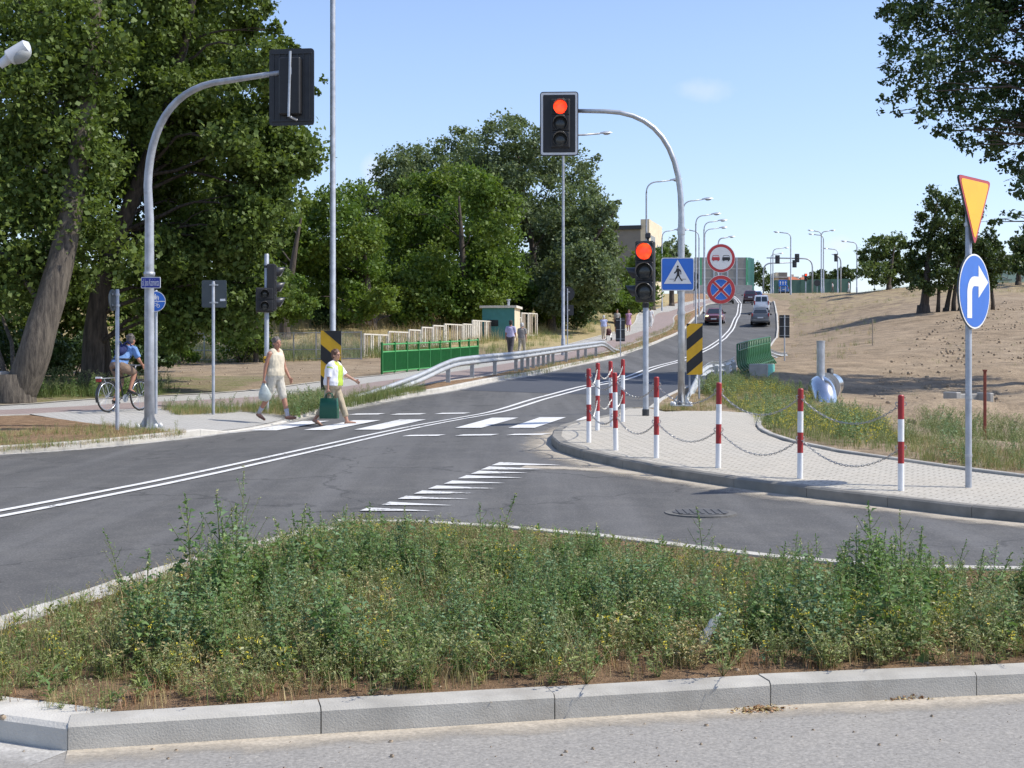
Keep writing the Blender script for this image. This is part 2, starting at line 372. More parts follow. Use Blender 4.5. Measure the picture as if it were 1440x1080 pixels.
K['leaf_poplar']=Mleaf('poplar_leaves',(.075,.125,.022),(.19,.25,.065),(.13,.19,.04),trans=.38)
K['leaf_ash']=Mleaf('ash_leaves',(.07,.135,.02),(.16,.25,.045),(.15,.21,.035),trans=.4)
K['leaf_silver']=Mleaf('silver_poplar_leaves',(.10,.145,.065),(.23,.285,.16),(.14,.19,.08),trans=.36)
K['leaf_dark']=Mleaf('maple_leaves',(.03,.065,.02),(.08,.125,.04),(.05,.095,.026),trans=.2)  # dark tone puts the maple's against-the-light look into the leaf colour
K['leaf_crest']=Mleaf('pale_crest_leaves',(.07,.11,.03),(.15,.20,.06),trans=.35)
K['leaf_oak']=Mleaf('oak_leaves',(.035,.065,.018),(.095,.135,.04),(.07,.105,.025),trans=.28)
K['weed_leaf']=Mleaf('goosefoot_leaves',(.10,.19,.06),(.22,.33,.12),trans=.36,spec=.3)
K['weed_blue']=Mleaf('bluish_weed_leaves',(.13,.22,.11),(.24,.35,.18),trans=.3,spec=.3)
K['weed_stem']=Mleaf('weed_stems',(.12,.16,.05),(.22,.22,.09),trans=.0)
K['weed_olive']=Mleaf('olive_weeds',(.14,.20,.05),(.30,.33,.11),trans=.2)
K['straw']=Mleaf('dry_straw',(.32,.24,.10),(.52,.42,.21),trans=.15)
K['rustweed']=Mleaf('dry_reddish_weed',(.24,.115,.05),(.38,.22,.11),trans=.1)
K['flower']=Mleaf('yellow_flowers',(.75,.58,.03),(.85,.75,.12),trans=.2)
K['seed']=Mleaf('pale_seed_heads',(.24,.28,.11),(.42,.42,.22),trans=.2)
K['grass_green']=Mleaf('green_grass',(.07,.12,.025),(.17,.22,.06),trans=.25)
# ---------------------------------------------------------------- camera, sky, sun
cam=bpy.data.cameras.new('camera'); co=bpy.data.objects.new('camera',cam); C.objects.link(co); bpy.context.scene.camera=co
co.location=(0,0,CH); co.rotation_euler=(R(90),0,0); cam.sensor_width=36; cam.lens=F/1440*36; cam.shift_y=-35/1440; cam.clip_end=5000; cam.clip_start=.1
sc=bpy.context.scene; sc.view_settings.view_transform='Standard'; sc.view_settings.look='None'; sc.view_settings.exposure=0.45; sc.view_settings.gamma=1
SUN_EL, SUN_DIR = 50.5, Vector((1,-.10,0)).normalized()
sd=Vector((SUN_DIR.x*math.cos(R(SUN_EL)),SUN_DIR.y*math.cos(R(SUN_EL)),math.sin(R(SUN_EL))))
sl=bpy.data.lights.new('sun','SUN'); sl.energy=3.8; sl.angle=R(.53); sl.color=(1,.95,.86); so=bpy.data.objects.new('sun',sl); C.objects.link(so)
so.rotation_euler=sd.to_track_quat('Z','Y').to_euler(); so.location=(20,0,30)
w=bpy.data.worlds.new('World'); sc.world=w; w.use_nodes=True; n=w.node_tree.nodes; l=w.node_tree.links
sky=n.new('ShaderNodeTexSky'); sky.sky_type='NISHITA'; sky.sun_disc=False; sky.sun_elevation=R(SUN_EL); sky.sun_rotation=math.atan2(sd.x,sd.y)
sky.air_density=1.0; sky.dust_density=.6; sky.ozone_density=1.5; sky.altitude=100
tc=n.new('ShaderNodeTexCoord'); bg=n['Background']; bg.inputs[1].default_value=.15
# a few wisps of cloud, fixed to directions of the sky
col=sky.outputs[0]
for (px,py,sx,sy,am) in((992,127,32,13,.22),(527,243,15,24,.4),(1180,345,20,10,.4),(660,-20,60,12,.2)):
    dv=Vector(((px-CX)/F,1,(HY-py)/F)).normalized()
    sub=n.new('ShaderNodeVectorMath'); sub.operation='SUBTRACT'; l.new(tc.outputs['Generated'],sub.inputs[0]); sub.inputs[1].default_value=dv
    ml=n.new('ShaderNodeVectorMath'); ml.operation='MULTIPLY'; l.new(sub.outputs[0],ml.inputs[0]); ml.inputs[1].default_value=(F/sx,F/sx,F/sy)
    ln=n.new('ShaderNodeVectorMath'); ln.operation='LENGTH'; l.new(ml.outputs[0],ln.inputs[0])
    nz=noise_(n,l,55,5,.65,tc.outputs['Generated'])
    ad=n.new('ShaderNodeMath'); ad.operation='MULTIPLY_ADD'; l.new(nz,ad.inputs[0]); ad.inputs[1].default_value=-1.6; l.new(ln.outputs['Value'],ad.inputs[2])
    f=ramp(n,l,ad.outputs[0],.6,-.5,0,am); col=mixc(n,l,f,col,(5.2,5.3,5.6))
hs=n.new('ShaderNodeHueSaturation'); hs.inputs['Saturation'].default_value=1.0; l.new(mixc(n,l,1.0,col,(1.0,.97,1.05),'MULTIPLY'),hs.inputs['Color']); sepz=n.new('ShaderNodeSeparateXYZ'); l.new(tc.outputs['Generated'],sepz.inputs[0]); l.new(mixc(n,l,ramp(n,l,sepz.outputs['Z'],.0,.22,1,0),hs.outputs[0],mixc(n,l,1.0,hs.outputs[0],(.86,.87,.94),'MULTIPLY')),bg.inputs[0])

# ---------------------------------------------------------------- outlines (plan)
def W(pxs, off=0.0): return [at(x,y,off).xy for x,y in pxs]
def rcx(y): return float(np.interp(y,[a[0] for a in RC],[a[1] for a in RC]))
def smooth(pts, it=2):
    for _ in range(it):
        o=[pts[0]]
        for a,b in zip(pts,pts[1:]): o+=[a*.75+b*.25,a*.25+b*.75]
        pts=o+[pts[-1]]
    return pts
def resamp(pts, step):
    pts=[Vector(p) for p in pts]; L=[0]
    for a,b in zip(pts,pts[1:]): L.append(L[-1]+(b-a).length)
    k=max(1,round(L[-1]/step)); xs=np.linspace(0,L[-1],k+1)
    return [Vector((float(np.interp(t,L,[p.x for p in pts])),float(np.interp(t,L,[p.y for p in pts])))) for t in xs]
def offs(pts, d):
    o=[]
    for i,p in enumerate(pts):
        t=(pts[min(i+1,len(pts)-1)]-pts[max(i-1,0)]).normalized(); o.append(p+Vector((-t.y,t.x))*d)
    return o
KL=[Vector((-34,7)),Vector((-22,13)),Vector((-12.5,18.9))]+W([(0,639),(111,632),(250,618),(310,609),(352,606),(415,587),(484,576),(579,557),(629,551)])
KL=[p for p in KL if p.y<43]+[Vector((rcx(y)-3.9,y)) for y in (47,51,56,62,68,75,82,90,100,112,125,140,155,170,185,200,220,245,262)]
KL=smooth(KL,2)
KRp=W([(1440,738),(1286,718),(1123,699),(960,676),(860,656),(800,642),(779,632),(774,624),(779,613),(797,604),(818,600)])+[Vector((1.75,24.6)),Vector((2.05,26.5)),Vector((2.5,28.6)),Vector((3.1,31))]
KRp=[Vector((34,1.5)),Vector((20,5.6)),Vector((9.5,9.9))]+KRp
KR=smooth(KRp+[Vector((rcx(y)+float(np.interp(y,[36,60,90],[3.45,3.5,3.85])),y)) for y in (36,40,45,51,56,62,68,75,82,90,100,112,125,140,155,170,185,200,220)]+[Vector((43.5,232)),Vector((46,240)),Vector((52,248)),Vector((66,255))],2)
def xat(poly, y):
    c=[(b.x-a.x)*((y-a.y)/(b.y-a.y))+a.x for a,b in zip(poly,poly[1:]) if (a.y-y)*(b.y-y)<=0 and a.y!=b.y]
    return c
def strip(name, Lp, Rp, nc, zl, zr, mat, v=False, kind=True):
    """sheet lofted between two plan lines with equal point counts"""
    A_=np.array([p[:] for p in Lp]); B_=np.array([p[:] for p in Rp]); t=np.linspace(0,1,nc+1)
    XY=A_[:,None,:]*(1-t)[None,:,None]+B_[:,None,:]*t[None,:,None]
    zz=Z(XY[...,0],XY[...,1])+zl*(1-t)[None,:]+zr*t[None,:]
    V=np.dstack([XY,zz]).reshape(-1,3); r=len(Lp); i,j=np.meshgrid(np.arange(r-1),np.arange(nc),indexing='ij'); a=i*(nc+1)+j
    Q=np.stack([a,a+1,a+nc+2,a+nc+1],-1).reshape(-1,4); o=npmesh(name,V,Q,mat)
    if v:
        at_=o.data.attributes.new('v','FLOAT','POINT'); at_.data.foreach_set('value',np.tile(np.abs(t*2-1) if v==2 else t,r).astype(np.float32))
    o.data.flip_normals() if o.data.polygons[0].normal.z<0 else None
    return struct(o) if kind else o
def sheet(name, poly, off, mat, res=1.0, kind=True):
    bm=bmesh.new(); bm.faces.new([bm.verts.new((p[0],p[1],0)) for p in poly])
    xs=[p[0] for p in poly]; ys=[p[1] for p in poly]
    for ax,(lo,hi) in enumerate(((min(xs),max(xs)),(min(ys),max(ys)))):
        for k in range(math.ceil(lo/res),math.floor(hi/res)+1):
            no=(1,0,0) if ax==0 else (0,1,0); bmesh.ops.bisect_plane(bm,geom=bm.verts[:]+bm.edges[:]+bm.faces[:],plane_co=(k*res+.0137,k*res+.0137,0),plane_no=no)
    bmesh.ops.triangulate(bm,faces=[f for f in bm.faces if len(f.verts)>4])
    co_=np.array([v.co[:] for v in bm.verts]); zz=Z(co_[:,0],co_[:,1])+off
    for v,z in zip(bm.verts,zz): v.co.z=z
    bmesh.ops.recalc_face_normals(bm,faces=bm.faces)
    if sum(f.normal.z for f in bm.faces)<0: bmesh.ops.reverse_faces(bm,faces=bm.faces)
    me=bpy.data.meshes.new(name); bm.to_mesh(me); bm.free(); me.materials.append(mat); o=bpy.data.objects.new(name,me); C.objects.link(o)
    return struct(o) if kind else o
def inpoly(x, y, poly):
    x=np.asarray(x); c=np.zeros(x.shape,bool)
    for (x0,y0),(x1,y1) in zip([p[:2] for p in poly],[p[:2] for p in poly[1:]]+[poly[0][:2]]):
        k=((y0>y)!=(y1>y)); c^=k&(x<(x1-x0)*(y-y0)/((y1-y0) if y1!=y0 else 1e-9)+x0)
    return c
def segdist(x, y, poly):
    d=np.full(np.shape(x),1e9)
    for a,b in zip(poly,poly[1:]):
        ax,ay=a[0],a[1]; bx,by=b[0]-ax,b[1]-ay; t=np.clip(((x-ax)*bx+(y-ay)*by)/(bx*bx+by*by+1e-12),0,1); d=np.minimum(d,np.hypot(x-ax-t*bx,y-ay-t*by))
    return d
def kerb(poly, w=.15, h=.13, mat='kerb', stone=1.0, gap=.008, side=1, closed=False, ch=.02, name='kerb', drop=None):
    P=resamp(poly,stone); O=offs(P,side*w); B=MB(); k=len(P)
    for i in range(k-1):
        a,b=P[i],P[i+1]; ia,ib=O[i],O[i+1]; e=min(.4,gap/2/max(.05,(b-a).length)); sec=[]
        for t in(e,1-e):
            f=a.lerp(b,t); g=ia.lerp(ib,t); z=gz(*f); u=(g-f); hh=h*(drop(f) if drop else 1)+random.uniform(-.003,.003)
            r=[(f,z-.08),(f,z+hh-ch),(f+u*(ch/w),z+hh),(g,z+hh),(g,z-.08)]
            sec.append([Vector((q.x,q.y,zz)) for q,zz in r])
        vs=sec[0]+sec[1]; B.add(vs,[(0,1,6,5),(1,2,7,6),(2,3,8,7),(3,4,9,8),(4,3,2,1,0),(5,6,7,8,9)])
    return struct(B.build(name,K[mat]))
# road
rows=sorted(set([round(float(v),3) for v in list(np.arange(-6,60,.5))+list(np.arange(60,262,2.0))]))
Lp=[];Rp=[]
for y in rows:
    xl=[v for v in xat(KL,y)]; xr=xat(KR,y)
    Lp.append(Vector(((max(xl) if xl else -34),y))); Rp.append(Vector(((min(xr) if xr else (34 if y<20 else 70)),y)))
strip('road',Lp,Rp,26,0,0,K['asphalt'])
# darker sheet over the bridge deck: the tree's shadow band put into its colour
ys=np.arange(39.5,53.5,1.0)
strip('road_surface_patch',[Vector((xat(KL,y)[0]+.35,y+1.6)) for y in ys],[Vector((xat(KR,y)[-1]-.3,y-1.4)) for y in ys],8,.005,.005,K['patch'])
# foreground road
ISF=W([(1440,978),(1255,985),(990,1000),(693,1020),(362,1040),(95,1058)])
ISF=[Vector((8.2,7.75)),Vector((5,6.98))]+ISF
isl_tip=W([(0,870),(81,840),(163,813),(244,789),(346,764),(440,739)],.11)
ISL=smooth([ISF[-1],Vector((-2.15,5.62)),Vector((-3.0,6.05)),Vector((-3.42,6.7))],1)+isl_tip
ISR=W([(474,730),(492,727),(520,727),(600,731),(700,737),(800,745),(900,756),(1000,768),(1100,780),(1200,792)],.12)+[Vector((4.2,9.6)),Vector((6,8.9)),Vector((7.8,8.3))]
ISLAND=ISF+ISL[1:]+ISR
sheet('access_road',[(-34,-6),(34,-6),(34,1.2),(20,5.2),(9,7.9)]+[tuple(p+Vector((0,.05))) for p in ISF]+[(-3.4,5.9),(-6,5.4),(-12,3.5),(-34,-2)],.004,K['near'],1.0)
INNER=[Vector(p) for p in ISLAND]
INNER=offs(ISF,-.1)[:-1]+offs(ISL,-.14)[2:-1]+offs(ISR,-.09)[1:]
sheet('island_soil',[tuple(p) for p in INNER],.105,K['island_soil'],.5)
kerb(ISF,.15,.118,'kerb',1.0,.005,-1,ch=.016)
kerb(ISL,.26,.11,'kerb_pale',.9,.006,-1,ch=.02); kerb(ISR,.15,.12,'kerb_pale',.9,.008,-1)
def dust(name, poly, w, side, mat='sand', step=.5, off=.006):
    P=resamp(poly,step); strip(name,P,offs(P,side*w),4,off,off,K[mat],v=True)
dust('kerb_sand',ISF,.34,1,off=.008); dust('kerb_sand',KR[8:60],.75,-1 if False else 1)
dust('kerb_sand',ISR,.35,1); dust('kerb_dust',ISL,.45,1,'pale_dust')
i0=[i for i,p in enumerate(KL) if p.y>20][0]; i1=[i for i,p in enumerate(KL) if p.y>75][0]
dust('kerb_dust',KL[i0:i1],.55,-1,'pale_dust')
# pavement with the bollards
KRi=[i for i,p in enumerate(KR) if p.y<31.2]; PF=KR[KRi[0]:KRi[-1]+1]
PB=W([(1440,672),(1363,663),(1297,652),(1180,637),(1100,620),(1070,608),(1062,600),(1066,590),(1075,580)],.12)
PBx=[Vector((34,6)),Vector((20,10)),Vector((10,13.2))]+PB
pav_top=W([(1060,577),(1000,578),(935,579)],.12)+[Vector((2.75,27.6))]
PFi=offs(PF,-.13)
cut=[p for p in PFi if p.y<27.4]
sheet('pavement',[tuple(p) for p in cut]+[tuple(p) for p in reversed(PBx+pav_top)],.122,K['paver'],.7)
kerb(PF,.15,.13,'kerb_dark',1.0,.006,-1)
kerb(smooth(PBx,1),.08,.155,'kerb',1.0,.006,-1,ch=.01,name='edging_kerb')
# right verge along the road, then left verge
kr2=[p for p in KR if p.y>31]; kerb(kr2,.15,.13,'kerb_pale',2.0,.01,-1); 
kr3=resamp([p for p in KR if p.y>27.5],1.5); strip('verge_right',offs(kr3,-.13),offs(kr3,-2.6),4,.12,.02,K['soil'])
kerb(KL,.15,.13,'kerb_pale',1.0,.008,1,drop=lambda p: .25 if 25.6<p.y<31.5 and p.x>-6.2 else 1)
PO=[Vector((-34,22)),Vector((-22,27.5)),Vector((-14.5,31.3))]+W([(0,573),(111,563),(200,559),(360,550),(423,541),(495,532),(534,529)],.12)
PO=[p for p in PO if p.y<47]+[Vector((xat(KL,y)[0]-4.6,y)) for y in (52,58,66,75,85,95,105,118)]+[Vector((12.2,132)),Vector((16,145)),Vector((20,160)),Vector((26,190))]
PO=resamp(smooth(PO,2),1.0)
# verge/pavement sheets by distance fractions between kerb and outer edge
klr=[]
for p in PO:
    c=min(KL,key=lambda q:(q-p).length); klr.append(c)
klr=smooth(klr[::3],1); klr=[klr[round(i*(len(klr)-1)/(len(PO)-1))] for i in range(len(PO))]
kl2=resamp(KL,1.0); 
for seg in([p for p in kl2 if not(p.y>24.4 and p.x>-6.9)],[p for p in kl2 if p.y>32.8]): strip('verge_left',offs(seg,.13),offs(seg,4.2),5,.125,.118,K['island_soil'])
def fo(d): return offs(PO,-d)
strip('path_edging',PO,fo(.12),1,.155,.155,K['kerb_pale'])
strip('footpath',fo(.10),fo(1.65),2,.135,.135,K['grey_path'])
def cyc_in(p): return 3.6
strip('cycle_path',fo(1.65),fo(3.4),3,.135,.135,K['red_path'])
strip('path_edging',fo(3.4),fo(3.5),1,.14,.14,K['kerb']); strip('path_edging',fo(3.5),fo(3.54),1,.14,-.02,K['kerb']); strip('path_edging',PO,offs(PO,.03),1,.155,-.02,K['kerb_pale'])
kap=[p for p in offs(KL,.14) if 24.1<p.y<32.6 and p.x>-7.3]
kap=resamp(kap,.7); fo35=fo(3.45); b0_=min(fo35,key=lambda q:(q-Vector((-10.2,27.9))).length); b1_=min(fo35,key=lambda q:(q-Vector((-6.0,34.2))).length); ia,ib=fo35.index(b0_),fo35.index(b1_)
bk=resamp(fo35[ia:ib+1],.1); bk=[bk[round(i*(len(bk)-1)/(len(kap)-1))] for i in range(len(kap))]
strip('crossing_apron',kap,bk,6,.04,.142,K['grey_path']); APRON=kap+list(reversed(bk)); wl=[p for p in offs(kl2,.14) if -24<p.x<kap[0].x and p.y<kap[0].y+.3]; wr=[p for p in fo(3.44) if -24<p.x<bk[0].x]; sheet('verge_left',[tuple(p) for p in wl]+[tuple(kap[0]),tuple(bk[0])]+[tuple(p) for p in reversed(wr)],.121,K['island_soil'],.8)
# paint
def ribbon(name, poly, wd, mat='white_paint', off=.010, step=1.0):
    P=resamp(poly,step); return strip(name,offs(P,wd/2),offs(P,-wd/2),1,off,off,K[mat])
CLp=[Vector((-34,-58)),Vector((-14,-14.5))]+W([(0,722),(330,658),(640,591)])+[Vector((rcx(y),y)) for y in (36,40,45,51,58,66,73,80,88,95,105,115,128,140,155,170,185,200,225,240)]
CLp=smooth(CLp,2); CLp=[p for p in CLp if p.y>4]
for d in(-.16,.16): ribbon('lane_line',offs(CLp,d),.12,step=.8)
def mark(px, mat='white_paint', off=.012):
    P=W(px); B=MB(); B.add([(p.x,p.y,gz(p.x,p.y,off)) for p in P],[list(range(len(P)))]); return struct(B.build('road_marking',K[mat]))
cwd=[(352,606,462,592.5),(427,605.5,534,591.5),(498,605,598,590.5),(640,602.5,728,588),(715,602.5,795,587.5),(792,600,858,586.5)]
for (x0,y0,x1,y1) in cwd: mark([(x0,y0),(x0+37,y0-.1),(x1+1,y1),(x1-36,y1+.1)])
for (x,y) in((490,583),(548,583),(610,582)): mark([(x,y+.9),(x+42,y+.4),(x+52,y-1.2),(x+12,y-.8)])
for (x,y) in((565,613.5),(640,612.8),(712,612)): mark([(x,y+.9),(x+50,y+.4),(x+62,y-1.6),(x+12,y-1)])
teeth=[(703,653,790,655),(688,659,765,661),(674,665,742,666),(656,671.5,735,673),(636,679,711,680.5),(614,686,697,688),(594,693,678,695),(571,700.5,660,703),(548,709,637,712),(518,717,612,720)]
for (x0,y0,x1,y1) in teeth: mark([(x0,y0-2),(x0-12,y0+2.6),(x1,y1)],'worn_paint')

for k,(px0,py0,px1,py1) in enumerate(((735,657,960,670),)):
    p,q=W([(px0,py0),(px1,py1)]); m_=(p+q)/2+Vector((random.uniform(-.3,.3),random.uniform(-.2,.2))); Pm=resamp(smooth([p,m_,q],2),.5); wd=.34; strip('road_scuff',offs(Pm,wd),offs(Pm,-wd),6,.007,.007,K['sand'],v=2)
# manhole covers
K['rim_asphalt']=M('manhole_rim',(.13,.125,.115),.9,.2,20)
K['lid_iron']=M('worn_iron_lid',(.085,.083,.08),.7,.25,14)
def manhole(px,py,off,r,lab):
    p=at(px,py,off); t=thing('manhole_cover',lab,'manhole cover',p); b=MB(); b.tube([(0,0,-.02),(0,0,.012)],[r,r],28); b.build('frame',K['rim_asphalt'],t)
    b=MB(); b.tube([(0,0,-.02),(0,0,.018)],[r*.78,r*.78],28)
    for k in range(-3,4): b.box((k*r*.2,0,.021),(r*.08,r*1.1,.006))
    b.build('lid',K['lid_iron'],t)
manhole(985,722,0,.36,'round iron manhole cover in the slip road before the weeds')

# ground
gx=np.unique(np.r_[np.arange(-400,-70,30),np.arange(-70,-30,2.5),np.arange(-30,45,.75),np.arange(45,110,2.5),np.arange(110,500,30)])
gy=np.unique(np.r_[np.arange(-200,-10,20),np.arange(-10,8,2),np.arange(8,75,.75),np.arange(75,290,2.2),np.arange(290,1500,60)])
GX,GY=np.meshgrid(gx,gy); GZ=Z(GX,GY)+.09
roadpoly=[p for p in KL]+[Vector((70,262)),]+list(reversed(KR))+[Vector((34,-10)),Vector((-34,-10))]
nearm=(GX>-40)&(GX<75)&(GY>-12)&(GY<270)
low=np.zeros(GX.shape,bool); xs_,ys_=GX[nearm],GY[nearm]
a=inpoly(xs_,ys_,roadpoly); dd=np.minimum(segdist(xs_,ys_,KL[::3]),segdist(xs_,ys_,KR[::3]))
pp=[tuple(p) for p in cut]+[tuple(p) for p in reversed(PBx+pav_top)]; b_=inpoly(xs_,ys_,pp)
pl=[tuple(p) for p in PO]+[tuple(p) for p in reversed(kl2)]; c_=inpoly(xs_,ys_,pl)
low[nearm]=a|(dd<1.3)|b_|inpoly(xs_,ys_,APRON)|(segdist(xs_,ys_,APRON)<.4)
# rough dug-over earth on the field, a spoil bank and the ditch by the pipe
nz=np.array([noise.noise((x*.35,y*.25,0))*.5+noise.noise((x*1.1,y*.9,3))*.3 for x,y in zip(GX.ravel(),GY.ravel())]).reshape(GX.shape)
edge=np.clip(np.where(nearm,1,0),0,1); dK=np.full(GX.shape,50.); dK[nearm]=np.minimum(np.minimum(dd,segdist(xs_,ys_,PO[::2])),segdist(xs_,ys_,[Vector(p) for p in pp[::2]]))
amp=np.clip((dK-1.2)/5,0,1)*np.where((GX>4)&(GY<110),.28,.09)
GZ=GZ+nz*amp
def bump(cx,cy,rx,ry,h,rot=0):
    c,s=math.cos(R(rot)),math.sin(R(rot)); u=((GX-cx)*c+(GY-cy)*s)/rx; v=(-(GX-cx)*s+(GY-cy)*c)/ry
    return h*np.exp(-(u*u+v*v))
GZ+=bump(11.8,35.6,2.6,.9,.42)+bump(14.5,36.6,2.2,.8,.3)+bump(10.6,33.6,1.8,.8,-.3)+bump(14,34.4,2.5,.9,-.2)
GZ[low]-=.16
V=np.dstack([GX,GY,GZ]).reshape(-1,3); rr,cc=GX.shape; i,j=np.meshgrid(np.arange(rr-1),np.arange(cc-1),indexing='ij'); q=i*cc+j
ground=struct(npmesh('ground',V,np.stack([q,q+1,q+cc+1,q+cc],-1).reshape(-1,4),K['soil'],smooth=True))
dry=np.zeros(GX.shape); grn=np.zeros(GX.shape)
kx=np.interp(GY,[p.y for p in KL if p.y>20],[p.x for p in KL if p.y>20])
left=GX<kx-3
dry+=np.where(left,np.clip((GY-74)/8,0,.7),0)+np.where(left&(GY<74),.12,0); grn+=np.where(left,.28*np.exp(-((GY-74)/5)**2)+.12,0)
grn+=np.where(left&(GX<-8)&(GY<48),.35,0)
dry+=np.where(GX>kx+4,np.clip((GY-100)/60,0,.35)+.06,0); grn+=np.where((GX>kx+4)&(GY<46),.25*np.exp(-((GX-7)/4)**2),0)+np.where((GX>kx+4),np.clip((GY-110)/90,0,.16),0)
grn+=np.where((GX>kx+4),.25*np.exp(-((GX-kx-10)/4)**2)*(GY>70),0)
for nm,arr in(('dry',dry),('green',grn)):
    t=ground.data.attributes.new(nm,'FLOAT','POINT'); t.data.foreach_set('value',arr.ravel().astype(np.float32))
# ---------------------------------------------------------------- street furniture
def gat(px,py,d,off=0.0):
    p=pt(px,py,d); return Vector((p.x,p.y,gz(p.x,p.y,off)))
def zpx(py,d): return CH+(HY-py)*d/F
def arc_pts(p0,p1,p2,n=10): # quadratic bezier
    p0,p1,p2=map(Vector,(p0,p1,p2)); return [p0*(1-t)**2+p1*2*t*(1-t)+p2*t*t for t in [i/n for i in range(n+1)]]
def sign_disc(kind, r, parent, cz, y=-.05, tilt=None, name='sign_panel'):
    """round/square/triangular panel facing -Y with its picture"""
    b=MB(); mats=[K['sign_back'],K['sign_white'],K['sign_blue'],K['sign_red'],K['black'],K['sign_yellow'],K['white']]
    P=lambda poly,lay,m: b.add([(x,y-.012-lay*.0025,cz+z) for x,z in poly],[list(range(len(poly)))],m)
    if kind in('noover','nostop','right','bikeped','back','blueback'):
        b.cur=0; b.plate([(x,z+cz) for x,z in circ((0,0),r,40)],y-.01,y+.012,0)
    if kind=='noover':
        P(circ((0,0),r,40),0,6); P(circ((0,0),r*.97,40),1,3); P(circ((0,0),r*.78,40),2,1)
        for sx,m in((-.36,3),(.36,4)):
            ox=sx*r; k=r*.01
            body=[(-27,-14),(-20,-14),(-20,-20),(-13,-20),(-13,-14),(13,-14),(13,-20),(20,-20),(20,-14),(27,-14),(27,4),(24,8),(-24,8),(-27,4)]
            P([(ox+x*k,z*k) for x,z in body],3,m)
            for q in([(-24,8),(-21,8),(-18,19),(-21,19)],[(24,8),(21,8),(18,19),(21,19)],[(-20,17),(20,17),(19,21),(-19,21)]): P([(ox+x*k,z*k) for x,z in q],3,m)
    if kind=='nostop':
        P(circ((0,0),r,40),0,6); P(circ((0,0),r*.97,40),1,3); P(circ((0,0),r*.74,40),2,6); P(circ((0,0),r*.715,40),3,2)
        for a in(45,-45):
            c,s=math.cos(R(a)),math.sin(R(a))
            for hw,m,ly in((.115,6,4),(.085,3,5)): P([(c*u-s*v,s*u+c*v) for u,v in((-r*.74,-hw*r),(r*.74,-hw*r),(r*.74,hw*r),(-r*.74,hw*r))],ly,m)
        b.ring((0,cz),r*.97,r*.225,y-.029,y-.027,40,3)
    if kind=='right':
        P(circ((0,0),r,40),0,6); P(circ((0,0),r*.955,40),1,2)
        a=[(-.50,-.72),(-.20,-.72),(-.20,-.02)]+[(-.20+.16-.16*math.cos(R(t)),-.02+.16*math.sin(R(t))) for t in(30,60,90)]+[(.22,.14),(.22,-.17),(.86,.27),(.22,.71),(.22,.40),(-.06,.40)]+[(-.06-.44*math.sin(R(t)),-.04+.44*math.cos(R(t))) for t in(20,40,60,80,90)]
        P([(x*r,z*r) for x,z in a],2,6)
    if kind=='bikeped':
        P(circ((0,0),r,40),0,6); P(circ((0,0),r*.94,40),1,2); P([(-r*.94,-.04*r),(r*.94,-.04*r),(r*.94,.04*r),(-r*.94,.04*r)],2,6)
        k=r/50.
        for q in([(-3,30),(3,30),(3,36),(-3,36)],[(-5,12),(4,12),(4,29),(-5,29)],[(4,14),(9,12),(11,26),(7,29)],[(-5,12),(-1,12),(-6,4),(-10,4)],[(0,12),(4,12),(8,4),(4,4)],[(12,6),(16,6),(18,20),(13,20)],[(13,21),(17,21),(17,25),(13,25)]): P([(x*k,z*k) for x,z in q],2,6)
        for ox in(-14,14): b.ring((ox*k,cz-22*k),8*k,2*k,y-.02,y-.018,20,6)
        for q in([(-14,-23),(-4,-10),(-2,-11),(-12,-24)],[(-4,-10),(10,-10),(10,-12),(-4,-12)],[(10,-10),(14,-22),(12,-23),(8,-11)],[(-2,-22),(9,-11),(10,-13),(0,-23)],[(-14,-21),(0,-21),(0,-23),(-14,-23)],[(8,-6),(15,-6),(15,-8),(8,-8)],[(-7,-6),(-1,-6),(-1,-8),(-7,-8)]): P([(x*k,z*k) for x,z in q],2,6)
    return b.build(name,mats,parent)
def bracket(parent, zs, r=.035, y=-.03):
    b=MB()
    for z in zs:
        b.tube([(0,0,z-.02),(0,0,z+.02)],[r+.012]*2,12); b.box((0,y,z),(.2,.018,.03))
    return b.build('bracket',K['galv'],parent)
def post(parent, h, r=.03, mat='galv_paint', z0=-.15, name='post', cap=True):
    b=MB(); b.tube([(0,0,z0),(0,0,h-.02),(0,0,h)],[r,r,r*.8],14); return b.build(name,K[mat],parent,smooth=True,auto=40)
